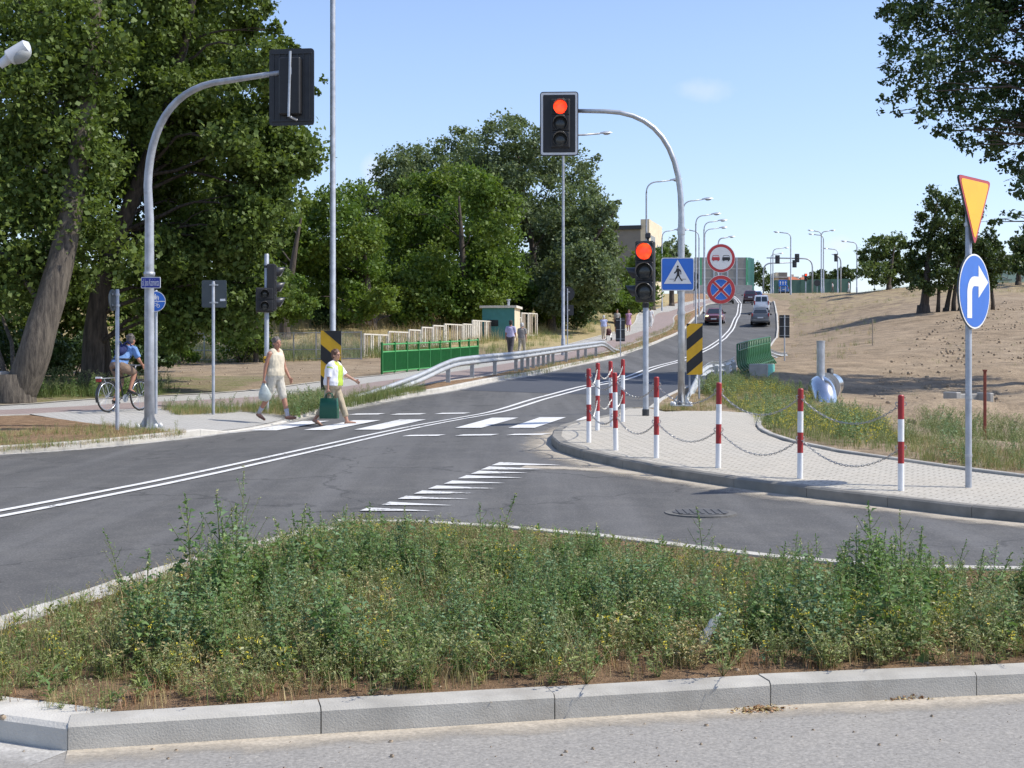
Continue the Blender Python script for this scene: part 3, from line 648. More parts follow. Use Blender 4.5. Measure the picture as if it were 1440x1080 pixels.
def sig_head(parent, cx, cy, cz, spacing=.34, lit=None, nl=3, w=.36, vis=.22, rz=0.0, name='signal_head', r=.15, grey=True):
    """traffic-light head: front is -Y before turning by rz about its own axis"""
    h=nl*spacing; o=MB()
    def T(B):
        M_=Matrix.Translation((cx,cy,cz))@Matrix.Rotation(R(rz),4,'Z'); B.v=[tuple(M_@Vector(v)) for v in B.v]; return B
    o.box((0,.09,0),(w,.2,h+.02),bev=.02)
    for k in range(nl): o.box((0,-.014,h/2-spacing*(k+.5)),(w-.03,.03,spacing-.03),bev=.012)
    hd=T(o).build(name,K['black'],parent)
    for k in range(nl):
        z=h/2-spacing*(k+.5); b=MB(); nn=24; vs=[]
        on=(k==lit)
        b.ball((0,-.032,z),(r*.94,.035,r*.94),None,20,10)
        T(b).build('lens',K['red_light'] if on else K['lens_dark'],hd,smooth=True)
        b=MB(); seg=20   # tunnel visor, open below
        for i in range(seg+1):
            a=R(-50+280*i/seg); f=vis*(.35+.65*max(0,math.sin(a)*.5+.5))
            for (rr,yy) in((r*1.02,-.03),(r*1.0,-.03-f),(r*.95,-.03-f),(r*.97,-.03)): vs.append((rr*math.cos(a),yy,z+rr*math.sin(a)))
        fs=[];mi=[]
        for i in range(seg):
            for q,mm in((0,0),(1,0),(2,1)): fs.append((i*4+q,i*4+q+1,(i+1)*4+q+1,(i+1)*4+q)); mi.append(mm)
        b.add(vs,fs); b.m=mi; T(b).build('visor',[K['visor'],K['visor_in'] if grey else K['visor']],hd,smooth=True)
    return hd
K['red_light']=Memit('lit_red_lens',(1.0,.035,.012),1.6)
def footing(parent, r=.16):
    b=MB(); b.box((0,0,.012),(.42,.42,.025),bev=.004)
    for a in range(4):
        c,s=math.cos(R(90*a)),math.sin(R(90*a)); t=.006; vs=[(.08,-t,.025),(.2,-t,.025),(.08,-t,.24),(.08,t,.025),(.2,t,.025),(.08,t,.24)]
        b.add([(x*c-y*s,x*s+y*c,z) for x,y,z in vs],[(0,1,2),(5,4,3),(0,3,4,1),(1,4,5,2),(2,5,3,0)])
    o=b.build('base_plate',K['galv'],parent); b=MB()
    for sx in(-1,1):
        for sy in(-1,1): b.ball((sx*.17,sy*.17,.05),(.04,.04,.045),None,10,6)
    b.build('bolt_cap',K['white'],o,smooth=True)
def backboard(parent, c, w, h, front=True, rz=0):
    """contrast screen with white border"""
    M_=Matrix.Translation(c)@Matrix.Rotation(R(rz),4,'Z'); b=MB()
    b.plate(rrect(w,h,.06),-.012,.012,0)
    b.plate(rrect(w*.95,h*.97,.04),-.0165,-.012,1); b.plate(rrect(w*.84,h*.9,.02),-.021,-.0165,2)
    for i in range(7): b.box((-w*.4+i*w*.8/6,.02,0),(.02,.016,h*.86),m=3)
    b.box((0,.024,h*.44),(w*.9,.02,.03),m=3); b.box((0,.024,-h*.44),(w*.9,.02,.03),m=3)
    b.v=[tuple(M_@Vector(v)) for v in b.v]; return b.build('backboard',[K['dark_metal'],K['sign_white'],K['black'],K['dark_metal']],parent)

# arched mast over the road, right
d=28.0; L=gat(958,570,d,.1); L.z=zpx(571,d)
t=thing('traffic_signal_mast','tall arched mast with red signal over the road and blue pedestrian crossing sign','traffic light',L)
hx=(786-958)/F*d; zt=zpx(157,d)-L.z
arm=[(0,0,0),(0,0,1.5),(0,0,3.4)]+[tuple(v) for v in arc_pts((0,0,4.0),(0,0,zt-.02),(hx*.62,-.03,zt),10)]+[(hx*.93,-.05,zt+.01)]
b=MB(); b.tube(arm,[.072]*3+[.062-.0015*i for i in range(11)]+[.042],14); b.build('mast',K['galv'],t,smooth=True)
b=MB(); b.tube([(0,0,1.9),(0,0,1.96)],[.085]*2,14); b.tube([(0,0,3.55),(0,0,3.7)],[.08]*2,14); b.build('collar',K['galv'],t,smooth=True)
footing(t)
bz=zpx(176,d)-L.z; brd=backboard(t,(hx,-.16,bz),.79,1.32,rz=-3)
sig_head(t,hx+.02,-.2,bz+.0,spacing=.335,lit=0,w=.40,vis=.2,rz=-3)
b=MB(); b.tube([(hx,-.02,bz-.5),(hx,-.02,bz+.6)],[.025]*2,10); b.tube([(hx,-.06,zt),(hx,-.13,zt)],[.06,.06],10); b.build('bracket',K['galv'],t)
# crossing sign on the mast
cz=zpx(386,d)-L.z; s=.335; b=MB(); X0=(952-958)/F*d
b.plate([(x+X0,z+cz) for x,z in rrect(.68,.68,.05)],-.115,-.10,0)
def PL(poly,ly,m): b.add([(x+X0,-.117-ly*.0025,z+cz) for x,z in poly],[list(range(len(poly)))],m)
PL(rrect(.68,.68,.05),0,1); PL(rrect(.645,.645,.04),1,2); PL([(-.285,-.2),(.285,-.2),(0,.3)],2,1)
k=.0062
for q in([(-3.5,26),(0,29.5),(3.5,26),(3.5,23),(0,20.5),(-3.5,23)],[(-4,19),(2,20),(9,15),(12,9),(12,-1),(9,-1),(9,7),(6,10),(6,-3),(-3,-3),(-3,8),(-10,1),(-13,4),(-7,10)],[(-3,-3),(3,-3),(-1,-11),(-6,-18),(-8,-24),(-14,-24),(-13,-22),(-10,-21),(-9,-15)],[(0,-3),(6,-3),(9,-11),(14,-19),(18,-21),(14,-24),(11,-22),(5,-12)],[(-27,-16),(-11,-16),(-11,-17.6),(-28,-17.6)],[(13,-16),(27,-16),(28,-17.6),(13.5,-17.6)]): PL([(x*k,z*k) for x,z in q],3,3)
b.build('crossing_sign',[K['galv'],K['sign_white'],K['sign_blue'],K['black']],t)
bracket(t,[cz+.2,cz-.2],.07,-.085)
# arched mast, left, seen from behind
d=25.8; L=gat(210,602,d,.12); L.z=zpx(602,d)
t=thing('traffic_signal_mast','tall arched mast by the left kerb showing the dark back of its signal board','traffic light',L)
d2=24.6; E=pt(409,100,d2)-L; zt=E.z
k0=zpx(262,d)-L.z; q1=pt(211,136,25.7)-L; q2=pt(300,116.5,25.25)-L
arm=[(0,0,0),(0,0,1.4),(0,0,3.4),(0,0,k0-.6)]+[tuple(v) for v in arc_pts((-.03,0,k0),q1,q2,12)]+[tuple(q2.lerp(E,.5)),(E.x,E.y,E.z)]
b=MB(); b.tube(arm,[.098,.095,.088,.085]+[.08-.0017*i for i in range(13)]+[.052,.045],14); b.build('mast',K['galv_paint'],t,smooth=True)
b=MB(); b.tube([(0,0,2.9),(0,0,2.98)],[.108]*2,14); b.build('collar',K['galv_paint'],t,smooth=True); footing(t)
bb=backboard(t,(E.x+.0,E.y+.1,zpx(121,d2)-L.z),.84,1.40,rz=173)
sig_head(t,E.x,E.y+.14,zpx(121,d2)-L.z,spacing=.34,w=.4,vis=.2,rz=173)
b=MB(); b.tube([(E.x-.03,E.y-.06,zpx(165,d2)-L.z),(E.x-.01,E.y-.06,E.z-.02),(E.x,E.y-.06,zpx(73,d2)-L.z)],[.024]*3,10); b.tube([(E.x,E.y-.06,zpx(165,d2)-L.z),(E.x+.1,E.y+.05,zpx(168,d2)-L.z)],[.022]*2,10); b.tube([(E.x,E.y,E.z-.07),(E.x,E.y,E.z+.06)],[.06]*2,12); b.build('bracket',K['galv'],t,smooth=True)
# street name plate with lettering
nz_=zpx(398,d)-L.z; b=MB(); b.plate([(x+.075,z+nz_) for x,z in rrect(.38,.215,.02)],-.125,-.11,0); b.plate([(x+.075,z+nz_) for x,z in rrect(.355,.185,.015)],-.128,-.125,1)
pl=b.build('name_plate',[K['sign_white'],K['name_blue']],t); pl.rotation_euler=(0,0,R(-6))
def text(s_,size,parent,loc,mat,w_=None,name='lettering',rz=0):
    cu=bpy.data.curves.new('t','FONT'); cu.body=s_; cu.size=size; cu.align_x='CENTER'; cu.align_y='CENTER'; cu.resolution_u=2
    o=bpy.data.objects.new('t',cu); C.objects.link(o); dg=bpy.context.evaluated_depsgraph_get(); me=bpy.data.meshes.new_from_object(o.evaluated_get(dg)); bpy.data.objects.remove(o)
    xs=[v.co.x for v in me.vertices]; wd=max(xs)-min(xs); fx=(w_/wd) if w_ else 1
    for v in me.vertices: x,y_=v.co.x*fx,v.co.y; v.co=Vector((x+loc[0],loc[1],y_+loc[2]))
    me.materials.clear(); me.materials.append(mat); me.name=name; q=bpy.data.objects.new(name,me); C.objects.link(q); q.parent=parent; return q
text('al. Jana Kazimierza',.19,pl,(.075,-.1295,nz_+.0),K['white'],.325)
b=MB(); b.tube([(0,0,nz_-.02),(0,0,nz_+.02)],[.1]*2,14); b.box((.0,-.1,nz_),(.1,.03,.03)); b.build('bracket',K['galv'],t)
# blue cycle and foot path sign behind that mast
d=29.5; L=gat(219.5,588,d,.13); t=thing('round_road_sign','round blue cycle and foot path sign half hidden behind the left mast','road sign',L,0)
zc=zpx(424,d)-L.z; post(t,zc+.25,.032); sign_disc('bikeped',.225,t,zc); bracket(t,[zc+.1,zc-.1])
t.children
# narrow pole with a round sign seen edge on
d=25.0; L=gat(165,597,d,.12); t=thing('round_road_sign','round sign turned almost edge on atop a thin grey pole near the left kerb','road sign',L,-93)
zc=zpx(422,d)-L.z; post(t,zc+.2,.036); sign_disc('back',.2,t,zc,-.09); bracket(t,[zc+.1,zc-.1],.036,-.06)
# square sign seen from behind
d=30.6; L=gat(300,583,d,.12); t=thing('square_sign','square dark sign seen from behind on a grey pole in the dry verge','road sign',L,176)
zc=zpx(413,d)-L.z; post(t,zc+.28,.035); b=MB(); b.plate([(x,z+zc) for x,z in rrect(.57,.62,.04)],-.07,-.055,0); b.plate([(x,z+zc) for x,z in rrect(.55,.6,.035)],-.073,-.07,1); b.build('sign_panel',[K['sign_back'],K['sign_blue']],t); bracket(t,[zc+.2,zc-.2],.036,-.04)
b=MB(); b.box((-.2,-.052,zc-.14),(.12,.004,.05)); b.build('sticker',K['white'],t)
# signal post on the left pavement
d=32.0; L=gat(375,588,d,.12); t=thing('traffic_signal_post','grey post with black side-on signal heads and a yellow push button box','traffic light',L)
post(t,zpx(357,d)-L.z,.055,'galv_paint')
sig_head(t,.2,.06,zpx(404,d)-L.z,spacing=.36,w=.34,vis=.2,rz=96,r=.12); sig_head(t,-.02,-.14,zpx(422,d)-L.z,spacing=.28,nl=2,w=.42,vis=.22,rz=10,r=.1,name='pedestrian_signal_head')
b=MB()
for z in(zpx(375,d)-L.z,zpx(432,d)-L.z): b.tube([(0,0,z-.03),(0,0,z+.03)],[.068]*2,12); b.box((.08,.0,z),(.12,.03,.03))
b.build('bracket',K['dark_metal'],t)
b=MB(); zc=zpx(506,d)-L.z; b.box((-.01,-.085,zc),(.09,.07,.16),bev=.012); q=b.build('button_box',K['haz_yellow'],t); b=MB(); b.cyl((-.01,-.118,zc),(-.01,-.128,zc),.025); b.build('button',K['black'],q)
# signal post in front of the mast
d=24.6; L=gat(908,593,d,.12); t=thing('traffic_signal_post','straight grey post with a large red signal head on the paved corner','traffic light',L)
zb=zpx(425,d)-L.z; zt=zpx(340,d)-L.z; post(t,zt+.02,.052)
sig_head(t,-.035,-.16,(zb+zt)/2,spacing=(zt-zb)/3*.985,lit=0,w=.345,vis=.2,rz=-14,r=.155)
sig_head(t,-.13,.07,(zb+zt)/2-.19,spacing=.33,nl=2,w=.24,vis=.2,rz=-98,r=.11,name='pedestrian_signal_head')
b=MB(); b.box((.04,0,zt+.11),(.09,.16,.1),bev=.015); b.tube([(.04,0,zt),(.04,0,zt+.07)],[.02]*2,8); b.build('sensor_camera',K['dark_metal'],t)
b=MB(); b.tube([(0,0,zb-.1),(0,0,zb-.02)],[.062]*2,12); b.tube([(0,0,zt-.06),(0,0,zt)],[.062]*2,12); b.build('bracket',K['black'],t); b=MB(); b.tube([(0,0,0),(0,0,.12)],[.064]*2,14); b.build('foot_sleeve',K['dark_metal'],t)
# two round signs on one pole
d=27.0; L=gat(1013,585,d,.12); L=gat(1013,572,29.0,.1); d=29.0; t=thing('round_sign_pair','no overtaking sign above a no stopping sign on one thin pole beside the mast','road sign',L,3)
z1=zpx(363.5,d)-L.z; z2=zpx(407.5,d)-L.z; post(t,z1+.2,.028); sign_disc('noover',.31,t,z1,name='no_overtaking_sign'); sign_disc('nostop',.31,t,z2,name='no_stopping_sign'); bracket(t,[z1+.15,z1-.15,z2+.15,z2-.15])
# yield and turn right signs
d=15.2; L=gat(1362,697,d,.12); t=thing('yield_and_turn_sign_pole','yellow yield triangle above a round blue turn right arrow sign on the right hand pole','road sign',L,48)
z1=zpx(251,d)-L.z; z2=zpx(347,d)-L.z; z3=zpx(410,d)-L.z; hh=z1-z2; post(t,z1-.05,.036)
def rtri(h,r,ins=0):
    w_=h*1.16; P=[(-w_/2,h),(0,0),(w_/2,h)]; cen=(0,h*.667); o=[]
    P=[((x-cen[0])*(1-ins)+cen[0],(z-cen[1])*(1-ins)+cen[1]) for x,z in P]
    for i in range(3):
        p=Vector(P[i]); a_=(Vector(P[i-1])-p).normalized(); c_=(Vector(P[(i+1)%3])-p).normalized()
        o+=[tuple(v) for v in [p*(1-q)**2*1+ (p+a_*r)*0 for q in ()]]
        A_,B_=p+a_*r,p+c_*r; o+=[tuple(A_*(1-q)**2+p*2*q*(1-q)+B_*q*q) for q in(0,.33,.67,1)]
    return o
b=MB(); b.plate([(x,z+z2) for x,z in rtri(hh,.08)],-.072,-.05,0)
for ly,(ins,m) in enumerate(((.012,1),(.13,2))): b.add([(x,-.0745-ly*.0025,z+z2) for x,z in rtri(hh,.07,ins)],[list(range(12))],m)
b.build('yield_sign',[K['sign_back'],K['sign_red'],K['sign_yellow']],t)
sign_disc('right',.42,t,z3,-.06,name='turn_right_sign'); bracket(t,[z1-.12,z2+.25,z3+.25,z3-.25],.038,-.045)
b=MB()
for z in(.35,1.0): b.tube([(0,0,z),(0,0,z+.03)],[.041]*2,14)
b.build('collar',K['galv'],t)
# striped hazard boards
def hazard(px0,px1,pyt,pyb,d,py_ground,lab,flip,rz=0):
    w_=(px1-px0)/F*d; L=gat((px0+px1)/2,py_ground,d,.1); t=thing('hazard_board',lab,'hazard sign',L,rz,'yellow and black hazard boards'); z0=zpx(pyb,d)-L.z; z1=zpx(pyt,d)-L.z; b=MB()
    b.plate([(-w_/2,z0),(w_/2,z0),(w_/2,z1),(-w_/2,z1)],0,.03,0,1)
    per=w_*1.5
    sgn=-1 if flip else 1; k=-6
    while k*per< (z1-z0)+w_*2:
        lo=z0+k*per; quad=[(-w_/2,lo),(w_/2,lo+sgn*w_*.85),(w_/2,lo+sgn*w_*.85+per*.5),(-w_/2,lo+per*.5)]
        def clip(P,zc,up):
            o=[]
            for i in range(len(P)):
                a_,c_=P[i-1],P[i]; ia=(a_[1]>=zc) if up else (a_[1]<=zc); ic=(c_[1]>=zc) if up else (c_[1]<=zc)
                if ia!=ic: q=(zc-a_[1])/(c_[1]-a_[1]); o.append((a_[0]+(c_[0]-a_[0])*q,zc))
                if ic: o.append(c_)
            return o
        q=clip(clip(quad,z0,True),z1,False) if True else quad
        if len(q)>2: b.add([(x,-.003,z) for x,z in q],[list(range(len(q)))],2)
        k+=1
    b.build('striped_panel',[K['galv'],K['haz_yellow'],K['black']],t)
    for sx in(-.6,.6): b=MB(); b.tube([(sx*w_/2,.05,-.2),(sx*w_/2,.05,z1-.1)],[.025]*2,10); b.build('post',K['galv_paint'],t)
hazard(465.5,480-.5,465,549,36.0,577,'left hazard board with yellow and black stripes behind the walking woman',True) if False else hazard(451,480,465,549,36.0,577,'left hazard board with yellow and black stripes behind the walking woman',True)
hazard(965.5,988,455,527,37.0,556,'right hazard board with yellow and black stripes beside the arched mast',False)
# bollards and their chains
bl=[(1267,690),(1125,673),(1010,658),(923,644),(866,633),(828,622),(840,605),(860.5,600),(876,593)]
bh=[128,120,113,107,104,100,88,83,78]
bp=[at(x,y,.122) for x,y in bl]
names=['bollard farthest right along the slip road kerb','bollard in front of the shiny duct, second from the right','bollard below the two round signs','bollard just right of the signal post','bollard with chains both ways, left of the signal post','foremost bollard at the tip of the paved corner','bollard at the road edge nearest the crossing stripes','middle bollard of the rear three by the road','rearmost bollard by the road, next to the signal post']
names=['red and white striped '+s_ for s_ in names]
def bollard():
    t=thing('bollard',names[0],'bollard',bp[0],0,'red and white bollards with chains'); H=1.04; r=.034
    b=MB(); b.tube([(0,0,-.1),(0,0,H-.012),(0,0,H)],[r,r,r*.8],16)
    b=MB()
    for i,(z0,z1) in enumerate(((-.1,.30),(.30,.54),(.54,.785),(.785,H))):
        b.tube([(0,0,z0),(0,0,z1)],[r,r],16,caps=False,m=i%2)
    b.tube([(0,0,H),(0,0,H+.012)],[r,r*.7],16,m=1); b.build('tube',[K['white'],K['red']],t,smooth=True,auto=40)
    b=MB()
    for z in(.47,.95):
        for sx in(-1,1): b.tube([(sx*.034,0,z+.02),(sx*.055,0,z+.02),(sx*.06,0,z),(sx*.05,0,z-.018),(sx*.034,0,z-.018)],[.006]*5,6)
    b.build('chain_eye',K['chain'],t); return t
b0=bollard(); bol=[b0]
for i in range(1,9): bol.append(dup(b0,bp[i],random.uniform(0,40),names[i])); bol[-1].rotation_euler[0]=R(random.uniform(-1.1,1.1)); bol[-1].rotation_euler[1]=R(random.uniform(-1.1,1.1))
def chain(a,c,z,sag,lab):
    n_=max(10,int((c-a).length/.035)); P=[]
    for i in range(n_+1): q=i/n_; P.append(a.lerp(c,q)+Vector((0,0,z-sag*4*q*(1-q))))
    b=MB()
    for i,(p,q) in enumerate(zip(P,P[1:])):
        u=(q-p).normalized(); s_=Vector((0,0,1)) if i%2 else u.cross(Vector((0,0,1))).normalized(); L_=(q-p).length*.72; m_=(p+q)/2
        if i%2: s_=(s_-u*s_.dot(u)).normalized()
        ring=[m_+u*(L_*math.cos(R(x)))+s_*(.011*math.sin(R(x))) for x in range(0,360,60)]
        b.tube(ring+[ring[0]],[.0042]*7,4,False)
    o=b.build('barrier_chain',K['chain'],None); M0=P[0].copy(); o.data.transform(Matrix.Translation(-M0)); o.location=M0; return tag(o,lab,'chain','chains strung between the bollards')
pairs=[(0,1,.26),(1,2,.25),(2,3,.2),(3,4,.2),(4,5,.16),(5,6,.18),(6,7,.16),(7,8,.18)]
nm=['rightmost bollard and the one before the duct','bollards either side of the round sign pole','bollard under the round signs and its left neighbour','two bollards either side of the signal post','two foremost bollards at the paved tip','tip bollard and the road edge row','first two bollards of the road edge row','last two bollards of the road edge row']
for (i,j,sg),s_ in zip(pairs,nm):
    for z,u in((.95,'upper'),(.47,'lower')): chain(bp[i],bp[j],z,sg,u+' grey chain between '+s_)
chain(bp[0],Vector((bp[0].x+1.4,bp[0].y-1.0,bp[0].z)),.95,.2,'x') if False else None
# street lamps
def lamp(L,H,ang,reach,lab,rise=.9,head=1.0,rb=.09,rt=.045,double=False,grp='street lamps along the road'):
    t=thing('street_lamp',lab,'street lamp',L,0,grp); b=MB(); b.tube([(0,0,-.2),(0,0,.9),(0,0,.95),(0,0,H-rise)],[rb*1.3,rb*1.3,rb,rt*1.2],12); b.build('pole',K['galv_paint'],t,smooth=True,auto=50)
    for aa in([ang,ang+180] if double else [ang]):
        c,s_=math.cos(R(aa)),math.sin(R(aa)); P=arc_pts((0,0,H-rise),(0,0,H-.05),(c*reach*.55,s_*reach*.55,H-.05),8)+[Vector((c*reach,s_*reach,H+.06))]
        b=MB(); b.tube(P,[rt*1.2]+[rt]*(len(P)-1),10); b.build('arm',K['galv_paint'],t,smooth=True)
        b=MB(); x0=reach; secs=[]
        for (x,w_,h_) in((0,.06,.05),(.12,.1,.07),(.3,.15,.09),(.55,.16,.08),(.68,.07,.03)):
            secs.append([(x*head,yy*w_*head,zz*h_*head) for yy,zz in((-1,-.2),(-.7,.8),(0,1.1),(.7,.8),(1,-.2))])
        vs=[v for q in secs for v in q]; fs=[(i*5+j,i*5+j+1,i*5+j+6,i*5+j+5) for i in range(4) for j in range(4)]+[(i*5+4,i*5,i*5+5,i*5+9) for i in range(4)]+[(0,1,2,3,4),(24,23,22,21,20)]
        Mx=Matrix.Translation((c*x0,s_*x0,H+.06))@Matrix.Rotation(R(aa),4,'Z')@Matrix.Rotation(R(-6),4,'Y'); b.add([Mx@Vector(v) for v in vs],fs); h=b.build('lamp_head',K['galv'],t,smooth=True,auto=50)
        b=MB(); b.ball((0,0,0),(.2*head,.12*head,.07*head)); b.v=[tuple(Mx@(Vector(v)+Vector((.38*head,0,-.03*head)))) for v in b.v]; b.build('lamp_glass',K['lens_glass'],h,smooth=True)
    return t
K['lens_glass']=M('lamp_glass',(.35,.36,.35),.2,.05,5)
def lampx(px,pyt,pyb,d,ang,reach,lab,**k):
    L=gat(px,pyb,d,.08); return lamp(L,zpx(pyt,d)-L.z,ang,reach,lab,**k)
lampx(468,-190,590,38,35,1.5,'very tall grey lamp post rising past the top of the picture by the striped board',rb=.085,rt=.06)
lampx(792,187,493,70,15,2.0,'tall grey lamp post standing behind the guard rail in front of the poplars',rb=.085,rt=.05)
for (px,pyt,d,ang,re,lab) in((909,254,96,10,1.75,'lamp post directly above the red signal post'),(960.5,281,105,10,1.55,'lamp post partly covered by the arched mast'),(978.5,302,117,10,1.4,'lamp post just left of the round signs'),(990,311,128,10,1.4,'lamp post rising just behind the no overtaking sign'),(983,324,135,170,-1.0,'lamp post beside its taller twin left of the no overtaking sign'),(991,321,142,10,1.6,'slim lamp post half hidden by the nearer lamp left of the round signs'),(1010,334,160,10,1.2,'small lamp post peeping above the no overtaking sign'),(931,324,140,10,1.3,'small lamp post in front of the pale trees by the building'),
   (1087,349,230,10,1.9,'far lamp post left of the distant signals'),(1084,357,250,10,1.5,'farthest lamp post left of the distant signals'),(1112,327,205,170,1.7,'lone lamp post between the distant signal heads, arm to the left'),(1205,340,215,170,1.6,'lamp post in front of the dark trees on the crest'),(1158,330,225,170,1.6,'single lamp post just right of the double lamp'),(1178,350,250,170,1.8,'small lamp post behind the far angled signal')):
    lampx(px,pyt,0,d,ang,abs(re),'grey '+lab,head=1.3,rb=.07 if d<150 else .11,rt=.05 if d<150 else .075)
lampx(1155,325,0,215,0,1.3,'grey lamp post with two opposite arms on the crest',double=True,head=1.3,rb=.11,rt=.075)
# lamp head reaching in at the top left
dL=9.0; P0=pt(22,76,dL); L=Vector((P0.x-1.75,P0.y+.2,gz(P0.x-1.75,P0.y+.2)))
t=thing('street_lamp','pale lamp head reaching in over the picture at the top left corner','street lamp',L,0); b=MB(); top=P0-L
Hl=top.z-.55; b.tube([(0,0,-.1),(0,0,Hl-.9)],[.07,.045],12); b.build('pole',K['galv_paint'],t,smooth=True)
b=MB(); b.tube(arc_pts((0,0,Hl-.9),(.05,-.02,Hl-.3),(top.x-.35,top.y,top.z-.22),8)+[Vector((top.x-.12,top.y,top.z-.06))],[.045]*8+[.03,.03],10); b.build('arm',K['sign_white'],t,smooth=True)
Mx=Matrix.Translation(top)@Matrix.Rotation(R(-33),4,'Y'); b=MB(); b.tube([(-.13,0,-.005),(-.06,0,.0),(-.045,0,.0),(.09,0,0),(.105,0,-.005)],[.028,.034,.055,.05,.03],12); b.v=[tuple(Mx@Vector(v)) for v in b.v]; h=b.build('lamp_head',K['sign_white'],t,smooth=True,auto=40)
b=MB(); b.ball((.025,0,-.03),(.075,.055,.045)); b.v=[tuple(Mx@Vector(v)) for v in b.v]; b.build('lamp_glass',K['lens_glass'],h,smooth=True)
# guard rails
WPROF=[(0,.155),(-.045,.135),(-.075,.10),(-.075,.065),(-.02,.025),(0,.0),(-.02,-.025),(-.075,-.065),(-.075,-.10),(-.045,-.135),(0,-.155)]
def guardrail(path, posts, side, lab, hfun, name='guard_rail'):
    """path: plan points; W beam facing `side` (+1 = left of direction)"""
    P=resamp(path,1.0); L0=P[0]; base=Vector((L0.x,L0.y,gz(*L0))); t=thing(name,lab,'guard rail',base); b=MB(); vs=[]; n_=len(P); m_=len(WPROF)
    T_=0; 
    for i,p in enumerate(P):
        tan=(P[min(i+1,n_-1)]-P[max(i-1,0)]).normalized(); nn=Vector((-tan.y,tan.x))*side; s_=i/(n_-1); T_=hfun(s_,i,n_)
        for lay in(0,.006):
            pass
        for (o_,h_) in WPROF: q=p-nn*(o_+.02); vs.append(Vector((q.x,q.y,gz(p.x,p.y,.12)+T_+h_))-base)
    fs=[(i*m_+j,i*m_+j+1,(i+1)*m_+j+1,(i+1)*m_+j) for i in range(n_-1) for j in range(m_-1)]
    b.add(vs,fs); o=b.build('rail_beam',K['rail'],t,smooth=True,auto=35,fix=False)
    sm=o.modifiers.new('thick','SOLIDIFY'); sm.thickness=.006
    for yy in posts:
        i=min(range(n_),key=lambda k:abs(P[k].y-yy)); p=P[i]; hh=hfun(i/(n_-1),i,n_)
        if hh<.3: continue
        tan=(P[min(i+1,n_-1)]-P[max(i-1,0)]).normalized(); nn=Vector((-tan.y,tan.x))*side; q=p-nn*.10; c=Vector((q.x,q.y,0)); a_=math.atan2(tan.y,tan.x); z=gz(q.x,q.y,.1)
        b=MB(); Rm=Matrix.Rotation(a_,3,'Z'); b.box(Vector((q.x,q.y,z+hh/2-.05))-base,(.01,.13,hh+.2),Rm)
        for s_ in(-.062,.062): b.box(Vector((q.x,q.y,z+hh/2-.05))-base+Rm@Vector((.03,s_,0)),(.06,.007,hh+.2),Rm)
        b.box(Vector((q.x,q.y,z+hh))-base+Rm@Vector((0,side*.08,0)),(.06,.07,.2),Rm); b.build('post',K['galv'],t)
    return t
K['rail']=M('guard_rail_zinc',(.44,.455,.46),.5,.14,3,metal=.35,dirt=(.45,.44,.42))
def endh(a,bb,hi=.62,lo=-.05):
    def f(s_,i,n_):
        k=min(1,i/a) if a else 1; k2=min(1,(n_-1-i)/bb) if bb else 1; k=min(k,k2); k=k*k*(3-2*k); return lo+(hi-lo)*k
    return f
gl=[Vector((xat(KL,y)[0]-.55,y)) for y in np.arange(36.0,76.5,1.0)]
guardrail(gl,[42.5,45.5,48.5,51.5,52.5,53.5,54.5,55.5,56.5,57.5,58.5,61.5,64.5,66.5,69.5],-1,'long galvanised guard rail with bent down ends along the left kerb',endh(8,6))
gr=[Vector((xat(KR,y)[-1]+.55+(0.25*max(0,(40-y)/4)),y)) for y in np.arange(36.0,50.0,1.0)]
guardrail(gr,[40,43,46,48],1,'galvanised guard rail dropping into the weeds beside the right hazard board',endh(7,0))
gr2=[Vector((xat(KR,y)[-1]+.6+(1.4*max(0,(y-64)/6)**1.5),y)) for y in np.arange(56.0,70.0,1.0)]
guardrail(gr2,[58,60,62,64,66],1,'short galvanised guard rail end beyond the right green railing',endh(0,6))
# green railings of the culvert
def rail_left():
    a=at(537,528,.1); bpt=Vector((((672-CX)/F)*58.5,58.5)); a2=a.xy; c2=bpt; t=thing('green_railing','long green railing with upright bars beyond the left guard rail','railing',a); n_=9; H=1.13
    pts=[a2.lerp(c2,i/n_) for i in range(n_+1)]; D=(c2-a2).normalized(); g=[gz(p.x,p.y,.09) for p in pts]; rot=Matrix.Rotation(math.atan2(D.y,D.x),3,'Z')
    lp=lambda p,z: Vector((p.x,p.y,z))-a
    for i,p in enumerate(pts):
        b=MB(); b.box(lp(p,g[i]+H/2),(.06,.07,H+.1),rot); b.build('post',K['green'],t)
    for i in range(n_):
        p,q=pts[i],pts[i+1]; b=MB()
        for zz in(H-.03,H-.3,.13): b.cyl(lp(p,g[i]+zz),lp(q,g[i+1]+zz),.028,n=8,m=1)
        k=max(8,int((q-p).length/.075))
        for j in range(1,k):
            s_=j/k; r=p.lerp(q,s_); z=g[i]*(1-s_)+g[i+1]*s_; b.box(lp(r,z+(H-.3+.13)/2),(.022,.05,H-.43),rot)
        b.build('railing_panel',[K['green'],K['green_light']],t)
rail_left()
